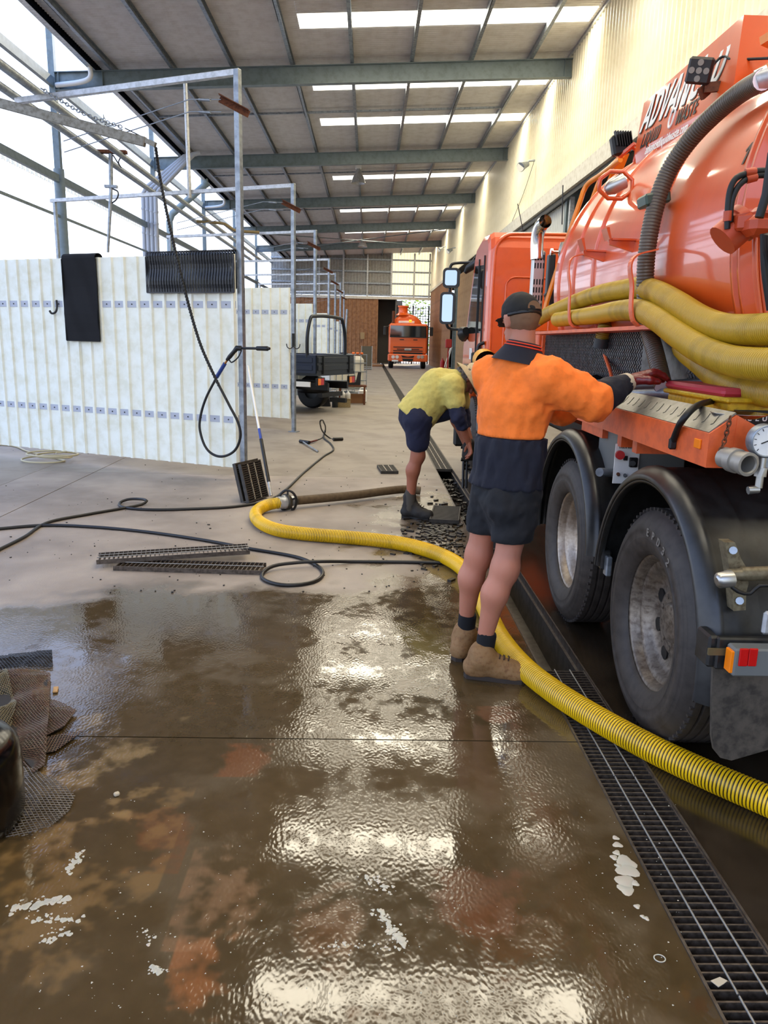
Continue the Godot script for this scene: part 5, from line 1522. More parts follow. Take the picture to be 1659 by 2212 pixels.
	g = Geo.new(); g.tube([lc + Vector3(-0.05, -0.03, 0), lc + Vector3(-0.02, -0.01, 0.02), lc + Vector3(0.05, 0.03, 0.02)], [0.03, 0.05, 0.05], 14)
	part(lg, g, M.alu, "lamp_lens")
	# square LED work lamp on the near end of the board
	var ac = pz(1512, 153, -4.5)
	var fb = Basis(Vector3.BACK, -0.22) * Basis(Vector3.UP, -0.5) * Basis(Vector3.RIGHT, 0.35)
	var wl = boxp(t, ac, Vector3(0.13, 0.13, 0.05), mat("lamp_case", Color(0.13, 0.11, 0.1), 0.45), "work_lamp", fb, 0.012, "square black work lamp")
	g = Geo.new()
	for q in [[0, 0], [0, 0.038], [0.038, 0], [0, -0.038], [-0.038, 0]]:
		g.tube([ac + fb * Vector3(q[0], q[1], 0.024), ac + fb * Vector3(q[0], q[1], 0.03)], 0.016, 12)
	part(wl, g, mat("led", Color(0.62, 0.58, 0.52), 0.15, 0.6), "lamp_cells")
	g = Geo.new()
	for k in 7: g.box(ac + fb * Vector3(-0.055 + k * 0.018, 0, -0.035), Vector3(0.006, 0.12, 0.03), fb)
	part(wl, g, M.black, "cooling_fins")
	g = Geo.new(); g.bar(ac + fb * Vector3(0.03, -0.07, 0), ac + fb * Vector3(0.06, -0.12, -0.02), 0.02, 0.06); g.bar(pz(1522, 190, -4.5), pz(1572, 185, -4.45), 0.02, 0.05)
	part(t, g, M.rust, "lamp_bracket")
	tubep(t, curve([ac + Vector3(0.06, 0, -0.03), pz(1545, 135, -4.5), pz(1562, 122, -4.5), pz(1580, 128, -4.4), pz(1660, 126, -4.2)], 0.03), 0.007, M.rubber, "lamp_cable", 6)
	var a2 = pz(1340, 313, -5.9)
	var w2 = boxp(t, a2, Vector3(0.13, 0.14, 0.08), M.black, "work_lamp", Basis(Vector3.BACK, 0.25), 0.015)
	g = Geo.new()
	for k in 7: g.box(a2 + Vector3(-0.05 + k * 0.018, 0.03, 0.05), Vector3(0.006, 0.1, 0.04), Basis(Vector3.BACK, 0.25))
	part(w2, g, M.black, "cooling_fins")
	g = Geo.new(); g.bar(a2 + Vector3(0.0, -0.08, 0), pz(1372, 310, -5.8), 0.03, 0.02); g.tube(curve([a2 + Vector3(0.05, -0.02, 0.04), a2 + Vector3(0.1, -0.04, 0.04), a2 + Vector3(0.1, -0.12, 0.03)], 0.03), 0.012, 6)
	part(t, g, O, "lamp_bracket")
	# hydraulic ram, hoses and pipes at the rear of the tank
	var ram = mat("ram", Color(0.72, 0.26, 0.11), 0.45)
	g = Geo.new()
	g.tube([pz(1560, 520, -2.95), pz(1600, 485, -2.95)], 0.062, 16); g.tube([pz(1598, 487, -2.95), pz(1612, 476, -2.95)], 0.07, 14)
	part(t, g, ram, "ram_cylinder", "orange hydraulic ram")
	g = Geo.new()
	g.bar(pz(1590, 482, -2.9), pz(1645, 478, -2.85), 0.05, 0.06, Vector3.UP, 0.01); g.tube([pz(1607, 462, -2.9), pz(1609, 492, -2.9)], 0.04, 12)
	g.box(pz(1640, 488, -2.85), Vector3(0.1, 0.07, 0.1), Basis(), 0.02); g.box(pz(1650, 462, -2.85), Vector3(0.08, 0.05, 0.1), Basis(), 0.02)
	part(t, g, ram, "ram_linkage")
	for q in [[[1571, 495], [1572, 450], [1577, 410], [1590, 385], [1610, 376], [1640, 369], [1670, 370]], [[1577, 480], [1580, 440], [1590, 410], [1605, 392], [1630, 380], [1670, 378]]]:
		var pp = []
		for k in q: pp.append(pz(k[0], k[1], -2.9))
		tubep(t, curve(pp, 0.02), 0.011, M.rubber, "hydraulic_hose", 8)
	for q in [[[1610, 374], [1632, 370]], [[1612, 388], [1634, 382]], [[1571, 478], [1572, 456]]]:
		tubep(t, [pz(q[0][0], q[0][1], -2.9), pz(q[1][0], q[1][1], -2.9)], 0.015, ram, "hose_ferrule", 8)
	for k in 5:
		tubep(t, curve([pz(1648 + 5 * k, 505, -2.8 + 0.02 * k), pz(1650 + 6 * k, 580, -2.8), pz(1662 + 6 * k, 670, -2.8)], 0.05), 0.011, M.rubber, "hanging_cable", 6)
	tubep(t, [pz(1640, 470, -2.75), pz(1655, 420, -2.75), pz(1668, 330, -2.75)], 0.016, M.rubber, "hydraulic_hose", 6)
	for u in [1631, 1643]: tubep(t, curve([pz(u, 505, -2.98), pz(u + 2, 600, -2.98), pz(u + 12, 690, -2.98)], 0.05), 0.012, O, "pipe", 6)

func build_cab(t):
	var O = M.orange
	var poly = []
	# side outline in (z, y), back at -8.75
	for q in [[-8.75, 0.95], [-8.75, 2.66], [-8.79, 2.77], [-8.88, 2.83], [-9.3, 2.86], [-9.8, 2.8], [-10.0, 2.7], [-10.12, 2.5], [-10.65, 1.72], [-10.8, 1.5], [-10.86, 0.6], [-10.1, 0.6], [-9.7, 1.15], [-9.2, 0.95]]: poly.append(Vector2(q[0], q[1]))
	var g = Geo.new()
	loft(g, poly, [1.3, 1.32, 1.36, 3.64, 3.68, 3.7], [0.07, 0.025, 0.0, 0.0, 0.025, 0.07])
	var cab = part(t, g, O, "cab", "orange truck cab")
	# pressed panel outlines on the back
	for q in [[1.5, 1.35, 2.0, 2.35], [2.15, 1.35, 2.75, 2.35], [1.48, 1.0, 1.8, 1.28]]:
		g = Geo.new()
		var pts = []
		for p in rrect(q[0], q[1], q[2], q[3], 0.1): pts.append(Vector3(p.x, p.y, -8.748))
		g.tube(pts, 0.012, 6, false, true)
		part(cab, g, O, "panel_swage")
	g = Geo.new()
	g.tube(curve([Vector3(1.36, 1.0, -8.75), Vector3(1.36, 2.6, -8.75), Vector3(1.42, 2.74, -8.75), Vector3(1.55, 2.8, -8.75), Vector3(3.4, 2.8, -8.75)], 0.06), 0.02, 6)
	part(cab, g, O, "rear_seam")
	# side glass and door
	g = Geo.new()
	g.prism([Vector2(-9.05, 1.75), Vector2(-9.05, 2.5), Vector2(-9.85, 2.56), Vector2(-10.45, 1.75)].map(func(q): return Vector2(-q.x, q.y)), 0.02, Transform3D(Basis(Vector3(0, 0, -1), Vector3.UP, Vector3(1, 0, 0)), Vector3(1.318, 0, 0)))
	part(cab, g, M.glass, "side_window", "dark side window")
	for z in [-9.02, -9.45]:
		g = Geo.new(); g.bar(Vector3(1.293, 1.1, z), Vector3(1.293, 2.6, z), 0.01, 0.02)
		part(cab, g, M.black, "door_seam")
	boxp(cab, Vector3(1.29, 1.35, -9.15), Vector3(0.03, 0.45, 0.2), mat("step_grey", Color(0.35, 0.4, 0.45), 0.5), "grey_side_panel", Basis(), 0.01, "grey plastic side panel")
	letters(cab, "200", 0.05, 0.002, M.white, "side_figures", Transform3D(Basis(Vector3(0, 0, 1), Vector3.UP, Vector3(-1, 0, 0)), Vector3(1.273, 1.5, -9.15)))
	tubep(cab, curve([Vector3(1.28, 1.4, -8.85), Vector3(1.24, 1.45, -8.82), Vector3(1.24, 1.6, -8.82), Vector3(1.3, 1.64, -8.8)], 0.03), 0.02, M.black, "grab_handle", 8)
	boxp(cab, Vector3(1.29, 1.5, -9.85), Vector3(0.012, 0.14, 0.2), M.white, "pale_sticker", Basis(), 0.0)
	boxp(cab, Vector3(1.27, 1.35, -9.45), Vector3(0.05, 0.35, 0.06), M.black, "door_handle", Basis(), 0.015)
	# windscreen
	g = Geo.new(); g.quad(Vector3(1.45, 1.78, -10.62), Vector3(3.55, 1.78, -10.62), Vector3(3.5, 2.48, -10.15), Vector3(1.5, 2.48, -10.15))
	part(cab, g, M.glass, "windscreen")
	# mirrors
	var zz = -10.35
	for q in [[955, 580, 992, 622], [948, 632, 983, 700]]:
		var a = pz(q[0], q[3], zz); var b = pz(q[2], q[1], zz)
		g = Geo.new()
		var mb = Basis(Vector3.UP, -0.2)
		var o = rrect(0, 0, b.x - a.x, b.y - a.y, 0.05)
		g.prism(o, 0.1, Transform3D(mb, a + Vector3(0, 0, 0.05)))
		var mh = part(t, g, M.black, "mirror_housing", "black mirror housing")
		g = Geo.new(); g.prism(rrect(0.03, 0.03, b.x - a.x - 0.03, b.y - a.y - 0.03, 0.03), 0.006, Transform3D(mb, a + Vector3(0, 0, 0.05) + mb.z * 0.005))
		part(mh, g, M.mirror, "mirror_glass", "mirror glass")
	tubep(t, curve([pz(972, 580, zz), pz(976, 571, zz), pz(990, 568, zz), pz(1018, 566, zz + 0.1), pz(1028, 555, zz + 0.3)], 0.04), 0.018, M.black, "mirror_arm", 8)
	tubep(t, [pz(972, 622, zz), pz(971, 632, zz)], 0.016, M.black, "mirror_arm", 8)
	tubep(t, curve([pz(965, 700, zz), pz(968, 708, zz), pz(980, 711, zz), pz(1003, 712, zz + 0.1)], 0.04), 0.018, M.black, "mirror_arm", 8)
	g = Geo.new(); g.tube([pz(1004, 590, -10.2), pz(1012, 580, -10.2), pz(1030, 568, -10.1), pz(1036, 562, -10.0)], [0.02, 0.05, 0.055, 0.03], 10); part(t, g, M.black, "kerb_mirror")
	g = Geo.new(); g.tube([pz(994, 720, -10.3), pz(1000, 722, -10.3), pz(1008, 716, -10.2)], [0.02, 0.1, 0.06], 10); part(t, g, M.black, "mirror_foot")
	# antenna
	tubep(t, [Vector3(1.75, 2.86, -9.2), pz(1118, 440, -9.2)], 0.005, M.black, "antenna", 5)
	tubep(t, [pz(1214, 485, -8.3), pz(1216, 400, -8.3)], 0.006, M.black, "antenna", 5)
	# exhaust stack with slotted shield
	var ez = -6.95
	var a0 = pz(1143, 655, ez); var a1 = pz(1182, 541, ez)
	var cx = (a0.x + a1.x) / 2; var wd = a1.x - a0.x
	var al = M.alu
	var ex = boxp(t, Vector3(cx, (a0.y + a1.y) / 2 - 0.1, ez - 0.04), Vector3(wd * 0.86, a1.y - a0.y + 0.2, 0.08), al, "exhaust_shield", Basis(), 0.015, "slotted silver exhaust shield")
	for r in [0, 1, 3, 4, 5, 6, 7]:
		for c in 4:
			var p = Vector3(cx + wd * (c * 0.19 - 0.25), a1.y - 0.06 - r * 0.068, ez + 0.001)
			boxp(ex, p, Vector3(0.013, 0.046, 0.004), M.black, "slot_shade", Basis(), 0.0015)  # black boxes paint the dark inside the open slots
	g = Geo.new()
	var tp = curve([pz(1160, 560, ez), pz(1160, 525, ez), pz(1163, 502, ez + 0.02), pz(1170, 486, ez + 0.07), pz(1178, 478, ez + 0.16)], 0.02)
	g.tube(tp, 0.056, 18, false)
	part(t, g, M.chrome, "exhaust_pipe", "bright steel exhaust pipe")
	boxp(t, pz(1188, 600, -7.1), Vector3(0.06, 0.4, 0.1), mat("dark_grey", Color(0.16, 0.18, 0.19), 0.5), "air_cleaner", Basis(), 0.01)
	boxp(t, pz(1196, 640, -7.1), Vector3(0.14, 0.12, 0.1), M.dark_grey, "valve_box", Basis(Vector3.BACK, 0.5), 0.01)
	# glass filter bowl
	var fb = pz(1224, 545, -6.9)
	g = Geo.new(); g.lathe([Vector2(0.0, -0.08), Vector2(0.06, -0.07), Vector2(0.075, 0.0), Vector2(0.06, 0.08), Vector2(0, 0.09)], 18, Transform3D(Basis(), fb)); part(t, g, M.alu, "filter_bowl")
	g = Geo.new(); g.tube([fb + Vector3(-0.13, 0, 0), fb + Vector3(-0.06, 0, 0)], 0.012, 8); g.tube([fb + Vector3(-0.14, 0, 0), fb + Vector3(-0.12, 0, 0)], 0.03, 10); part(t, g, M.chrome, "filter_valve")
	g = Geo.new(); g.lathe([Vector2(0.0, 0.3), Vector2(0.2, 0.28), Vector2(0.3, 0.2), Vector2(0.33, 0.0), Vector2(0.3, -0.2), Vector2(0, -0.3)], 24, Transform3D(Basis(), Vector3(2.0, 2.3, -7.1))); part(t, g, mat("dome_grey", Color(0.5, 0.53, 0.57), 0.3, 0.5), "separator_dome")
	# open hose end seen over the man's shoulder
	var he = pz(1052, 784, -7.9)
	g = Geo.new(); g.tube([he + Vector3(0.05, 0.02, -0.6), he], 0.12, 20, false)
	var yh = part(t, g, mat("yellow_plain", Color(0.85, 0.6, 0.06), 0.45), "intake_duct", "yellow edged duct mouth")
	g = Geo.new(); g.tube([he + Vector3(0.05, 0.02, -0.62), he + Vector3(0.05, 0.02, -0.58)], 0.12, 20); part(yh, g, M.rubber, "duct_dark_end")  # black end disc, its colour stands for the dark inside the duct
	# step ironwork below the cab where the man in yellow works
	g = Geo.new()
	g.box(pz(993, 935, -7.6), Vector3(0.12, 0.26, 0.1), Basis(), 0.02)
	for k in 6: g.tube([pz(996 + 3 * (k % 3), 965 + 9 * k, -7.55), pz(1012 + 3 * (k % 3), 968 + 9 * k, -7.55)], 0.02, 8)
	for u in [1003, 1010]: g.tube([pz(u, 930, -7.6), pz(u - 3, 1055, -7.5)], 0.014, 6)
	part(t, g, M.black, "cab_lift_chain", "black linkage hanging below the cab")
	boxp(t, Vector3(1.5, 0.75, -8.9), Vector3(0.35, 0.4, 0.9), mat("tank_grey", Color(0.36, 0.4, 0.42), 0.4), "fuel_tank", Basis(), 0.05)
	boxp(t, Vector3(1.34, 0.62, -10.3), Vector3(0.12, 0.5, 0.7), mat("step_grey", Color(0.35, 0.4, 0.45), 0.5), "cab_step", Basis(), 0.03)

func build_truck_load():
	# yellow hoses lying in the cradle
	var defs = [
		[[[1150, 700, 1.52], [1180, 680, 1.52], [1215, 664, 1.52], [1250, 650, 1.52], [1300, 634, 1.5], [1350, 625, 1.48], [1385, 622, 1.46], [1420, 632, 1.44], [1465, 658, 1.42], [1515, 690, 1.42], [1565, 708, 1.42], [1620, 712, 1.42], [1720, 708, 1.44]], "topmost worn yellow suction hose in the cradle along the tank"],
		[[[1205, 690, 1.5], [1240, 686, 1.49], [1290, 680, 1.46], [1340, 671, 1.42], [1385, 672, 1.39], [1425, 692, 1.37], [1470, 726, 1.36], [1520, 757, 1.36], [1575, 778, 1.36], [1630, 786, 1.37], [1720, 790, 1.4]], "yellow suction hose in the cradle directly below the topmost one"],
		[[[1440, 680, 1.6], [1490, 705, 1.58], [1540, 724, 1.56], [1600, 738, 1.55], [1660, 745, 1.55], [1720, 750, 1.55]], "yellow suction hose half hidden between the two upper cradle hoses"],
		[[[1470, 750, 1.62], [1510, 780, 1.58], [1550, 812, 1.54], [1600, 836, 1.52], [1660, 848, 1.52], [1720, 852, 1.52]], "lowest yellow suction hose hanging out of the cradle above the crate"]]
	for q in defs:
		var pts = []
		for p in q[0]: pts.append(px(p[0], p[1], p[2]))
		var o = thing("cradle_hose", q[1], "hose", pts[0])
		ribbed(o, curve(pts, 0.02), 0.058, "hose_wall", 0.0125, Color(0.72, 0.58, 0.1), Color(0.16, 0.13, 0.04), 16, 0.006, 0.58, 0.35)
	var e = thing("hose_end", "short drooping yellow hose end with a grey fitting below the cradle", "hose", px(1300, 748, 1.52))
	ribbed(e, curve([px(1312, 690, 1.55), px(1307, 712, 1.53), px(1301, 735, 1.52)], 0.02), 0.05, "hose_wall", 0.012, Color(0.6, 0.5, 0.1), Color(0.2, 0.17, 0.05), 14)
	tubep(e, [px(1302, 730, 1.52), px(1299, 750, 1.52)], 0.054, M.dark_grey, "end_fitting", 14, "grey end fitting")
	# crate on the tray
	var z0 = -3.55
	var cr = thing("yellow_crate", "yellow plastic crate with a pink lid standing on the truck tray", "crate", Vector3(1.62, 1.29, -3.3))
	var g = Geo.new()
	g.prism(rrect(1.4, 1.31, 1.86, 1.435, 0.03), 0.62, Transform3D(Basis(), Vector3(0, 0, -2.95)))
	g.box(Vector3(1.63, 1.305, -3.26), Vector3(0.4, 0.03, 0.56))
	var yl = mat("crate_yellow", Color(0.82, 0.68, 0.1), 0.45, 0.0, {"grime": [Color(0.75, 0.7, 0.6), Color.WHITE, 0.3]})
	part(cr, g, yl, "crate_body")
	g = Geo.new(); g.box(Vector3(1.63, 1.43, -3.26), Vector3(0.5, 0.02, 0.66), Basis(), 0.006); part(cr, g, yl, "crate_rim")
	g = Geo.new(); g.box(Vector3(1.63, 1.457, -3.3), Vector3(0.48, 0.035, 0.6), Basis(), 0.012); part(cr, g, mat("crate_lid", Color(0.72, 0.2, 0.26), 0.5), "crate_lid", "faded pink lid")
	var lb = boxp(cr, Vector3(1.52, 1.36, -2.947), Vector3(0.2, 0.07, 0.006), M.black, "crate_label")
	letters(lb, "TRAC-L ULTRA", 0.024, 0.001, M.white, "label_text", Transform3D(Basis(), Vector3(1.52, 1.365, -2.942)))
	# loose pipes and a chrome dish on the tray
	for q in [[[1350, 837, 1.5], [1600, 822, 1.6], 0.024, M.dark_grey, "long dark steel bar lying across the tray behind the crate"], [[1358, 853, 1.42], [1470, 850, 1.5], 0.028, M.galv, "short worn grey pipe lying beside the crate"], [[1372, 866, 1.4], [1480, 872, 1.45], 0.02, M.dark_grey, "thin blue-grey pipe lying under the worn grey pipe"]]:
		g = Geo.new(); var a = px(q[0][0], q[0][1], q[0][2]); var b = px(q[1][0], q[1][1], q[1][2])
		g.tube([a, a.lerp(b, 0.06), a.lerp(b, 0.07), b], [q[2] * 0.7, q[2] * 0.85, q[2], q[2]], 12)
		single("loose_pipe", g, q[3], q[4], "pipe")
	var dc = pz(1597, 898, -2.75)
	g = Geo.new(); g.lathe([Vector2(0.0, -0.012), Vector2(0.06, -0.008), Vector2(0.095, 0.006), Vector2(0.1, 0.01), Vector2(0.095, 0.01), Vector2(0.06, -0.004), Vector2(0, -0.008)], 28, Transform3D(Basis(), dc))
	single("chrome_dish", g, M.chrome, "shallow chrome dish resting on the rear edge of the tray", "dish")
	g = Geo.new(); g.prism([Vector2(-0.18, 0), Vector2(-0.15, 0.09), Vector2(0.0, 0.13), Vector2(0.2, 0.05), Vector2(0.2, 0)], 0.3, Transform3D(Basis(), px(1285, 852, 1.5)))
	single("black_tub", g, M.black_gloss, "black plastic tub on the tray beside the gloved hands", "tub")
# ---------- people ----------
# prims: [a, b, radius a, radius b, squash axis, squash]; joined with a smooth minimum and meshed as surface nets
func blob(g: Geo, prims: Array, cell: float, k: float, cuts := [], amp := 0.0, freq := 1.0, stretch := Vector3.ONE):
	var lo := Vector3(1e9, 1e9, 1e9); var hi := -lo
	for q in prims:
		var r: float = maxf(q[2], q[3])
		for e in [q[0], q[1]]:
			lo = lo.min(e - Vector3.ONE * (r + cell * 3)); hi = hi.max(e + Vector3.ONE * (r + cell * 3))
	for c: Plane in cuts:
		pass
	var nx := int(ceil((hi.x - lo.x) / cell)) + 1; var ny := int(ceil((hi.y - lo.y) / cell)) + 1; var nz := int(ceil((hi.z - lo.z) / cell)) + 1
	var F := PackedFloat32Array(); F.resize(nx * ny * nz); F.fill(1.0)
	for q in prims:
		var a: Vector3 = q[0]; var b: Vector3 = q[1]; var ra: float = q[2]; var rb: float = q[3]
		var sq: float = q[5] if q.size() > 5 else 1.0
		var ax: Vector3 = q[4] if q.size() > 4 else Vector3.ZERO
		var m: float = maxf(ra, rb) + cell * 2.0 + k
		var l := ((a.min(b) - Vector3.ONE * m - lo) / cell).floor(); var h := ((a.max(b) + Vector3.ONE * m - lo) / cell).ceil()
		var x0 := maxi(0, int(l.x)); var x1 := mini(nx - 1, int(h.x)); var y0 := maxi(0, int(l.y)); var y1 := mini(ny - 1, int(h.y)); var z0 := maxi(0, int(l.z)); var z1 := mini(nz - 1, int(h.z))
		var ab := b - a; var l2 := maxf(ab.length_squared(), 1e-9); var inv := 1.0 / sq - 1.0
		var mn: float = sq
		for z in range(z0, z1 + 1):
			for y in range(y0, y1 + 1):
				var o := (z * ny + y) * nx
				for x in range(x0, x1 + 1):
					var p := lo + Vector3(x, y, z) * cell - a
					var t := clampf(p.dot(ab) / l2, 0.0, 1.0)
					var d3 := p - ab * t
					var d: float
					if inv > 0.0:
						d3 += ax * (d3.dot(ax) * inv)
						d = d3.length() - (ra + (rb - ra) * t)
						if d < 0.0: d *= mn
					else: d = d3.length() - (ra + (rb - ra) * t)
					var f := F[o + x]
					if d - f > k: continue
					var hh := maxf(k - absf(d - f), 0.0) / k
					F[o + x] = minf(d, f) - hh * hh * k * 0.25
	for z in nz:
		for y in ny:
			var o := (z * ny + y) * nx
			for x in nx:
				var f := F[o + x]
				if absf(f) < 0.06:
					var p := lo + Vector3(x, y, z) * cell
					if amp > 0.0: f += amp * noise.get_noise_3d(p.x * freq * stretch.x, p.y * freq * stretch.y, p.z * freq * stretch.z)
					for c: Plane in cuts: f = maxf(f, c.distance_to(p))
					F[o + x] = f
				elif f < 0.0 and cuts:
					var p := lo + Vector3(x, y, z) * cell
					for c: Plane in cuts: f = maxf(f, c.distance_to(p))
					F[o + x] = f
	var I := PackedInt32Array(); I.resize(nx * ny * nz); I.fill(-1)
	var sx := nx; var sz := nx * ny
	for z in nz - 1:
		for y in ny - 1:
			var o := (z * ny + y) * nx
			for x in nx - 1:
				var n := o + x
				var c0 := F[n] < 0.0; var any := false
				for e in [1, sx, sx + 1, sz, sz + 1, sz + sx, sz + sx + 1]:
					if (F[n + e] < 0.0) != c0: any = true; break
				if not any: continue
				var sum := Vector3.ZERO; var cnt := 0
				for e in [[0, 1, 0, 0, 0, 0], [0, sx, 0, 0, 0, 1], [0, sz, 0, 0, 0, 2], [1, 1 + sx, 1, 0, 0, 1], [1, 1 + sz, 1, 0, 0, 2], [sx, sx + 1, 0, 1, 0, 0], [sx, sx + sz, 0, 1, 0, 2], [sz, sz + 1, 0, 0, 1, 0], [sz, sz + sx, 0, 0, 1, 1], [1 + sx, 1 + sx + sz, 1, 1, 0, 2], [1 + sz, 1 + sz + sx, 1, 0, 1, 1], [sx + sz, sx + sz + 1, 0, 1, 1, 0]]:
					var fa := F[n + e[0]]; var fb := F[n + e[1]]
					if (fa < 0.0) != (fb < 0.0):
						var q := Vector3(e[2], e[3], e[4]); q[e[5]] += fa / (fa - fb)
						sum += q; cnt += 1
				I[n] = g.p(lo + (Vector3(x, y, z) + sum / cnt) * cell)
	for z in range(1, nz - 1):
		for y in range(1, ny - 1):
			var o := (z * ny + y) * nx
			for x in range(1, nx - 1):
				var n := o + x
				var inside := F[n] < 0.0
				for d in 3:
					var st: int = [1, sx, sz][d]
					if (F[n + st] < 0.0) == inside: continue
					var u: int = [sx, sz, 1][d]; var w: int = [sz, 1, sx][d]
					var A := I[n]; var B := I[n - u]; var C := I[n - u - w]; var D := I[n - w]
					if A < 0 or B < 0 or C < 0 or D < 0: continue
					if inside: g.i.append_array([A, D, C, A, C, B])
					else: g.i.append_array([A, B, C, A, C, D])
	return g

# five-fingered hand: fingers leave the end of the palm, the thumb its side
func hand_prims(wr: Vector3, dir: Vector3, nrm: Vector3, side: float, s := 1.0, curl := 0.5, fat := 1.0):
	var d := dir.normalized(); var n := (nrm - d * nrm.dot(d)).normalized(); var a := d.cross(n) * side
	var out := []
	var pe := wr + d * 0.095 * s
	out.append([wr, pe + a * 0.022 * s, 0.027 * s * fat, 0.02 * s * fat, n, 0.7]); out.append([wr, pe - a * 0.022 * s, 0.027 * s * fat, 0.02 * s * fat, n, 0.7])
	out.append([wr, pe, 0.028 * s * fat, 0.022 * s * fat, n, 0.7])
	var lens := [0.068, 0.08, 0.075, 0.058]
	for k in 4:
		var b := pe + a * (0.033 - 0.022 * k) * s - d * 0.008 * s * absf(k - 1.3)
		var p := b; var ang := 0.15
		for j in 3:
			ang += curl * [0.35, 0.6, 0.5][j]
			var q: Vector3 = p + (d * cos(ang) + n * sin(ang) + a * (0.08 - 0.05 * k)) * lens[k] * s * [0.45, 0.32, 0.26][j]
			out.append([p, q, (0.0105 - 0.001 * j) * s * fat, (0.0098 - 0.001 * j) * s * fat])
			p = q
	var tb := wr + d * 0.03 * s + a * 0.026 * s + n * 0.008 * s
	var t1 := tb + (d * 0.6 + a * 0.65 + n * 0.35).normalized() * 0.042 * s
	var t2 := t1 + (d * 0.85 + a * 0.25 + n * 0.5).normalized() * 0.034 * s
	out.append([tb, t1, 0.015 * s * fat, 0.012 * s * fat]); out.append([t1, t2, 0.012 * s * fat, 0.0095 * s * fat])
	return out

func boot(par, ankle: Vector3, heel: Vector3, toe: Vector3, top: Vector3, mt, sole, nm):
	var g = Geo.new()
	var fd = (toe - heel).normalized()
	var pr = [[top, ankle, 0.062, 0.058], [ankle, heel + Vector3(0, 0.055, 0), 0.058, 0.05], [heel + Vector3(0, 0.05, 0) + fd * 0.02, heel + Vector3(0, 0.06, 0) + fd * 0.12, 0.048, 0.05], [ankle + fd * 0.02 + Vector3(0, -0.01, 0), heel + fd * 0.17 + Vector3(0, 0.06, 0), 0.05, 0.045], [heel + fd * 0.14 + Vector3(0, 0.05, 0), toe - fd * 0.05 + Vector3(0, 0.045, 0), 0.05, 0.046], [toe - fd * 0.07 + Vector3(0, 0.04, 0), toe - fd * 0.045 + Vector3(0, 0.042, 0), 0.05, 0.046]]
	blob(g, pr, 0.008, 0.03, [Plane(Vector3.DOWN, -0.016)], 0.006, 14.0)
	var b = part(par, g, mt, nm)
	g = Geo.new()
	var side = fd.cross(Vector3.UP)
	var out = []
	for q in [[-0.03, 0.03], [-0.045, 0.0], [-0.03, -0.035], [0.1, -0.035], [0.17, -0.05], [0.24, -0.048], [0.285, -0.02], [0.29, 0.015], [0.25, 0.048], [0.17, 0.05], [0.1, 0.04]]:
		out.append(Vector2(q[0] * toe.distance_to(heel) / 0.285, q[1]))
	g.prism(out, 0.022, Transform3D(Basis(fd, side, fd.cross(side)), heel + Vector3(0, 0.0 if fd.cross(side).y < 0 else 0.022, 0)))
	part(b, g, sole, "boot_sole")
	g = Geo.new()
	for k in 4:
		var c = ankle.lerp(heel + fd * 0.16 + Vector3(0, 0.09, 0), 0.1 + 0.22 * k) + fd * (0.052 - 0.004 * k) + Vector3(0, 0.02, 0)
		g.tube([c - side * 0.028, c + Vector3(0, 0.008, 0) + fd * 0.004, c + side * 0.028], 0.004, 5)
	part(b, g, mat("lace", Color(0.22, 0.15, 0.1), 0.8), "laces")
	return b

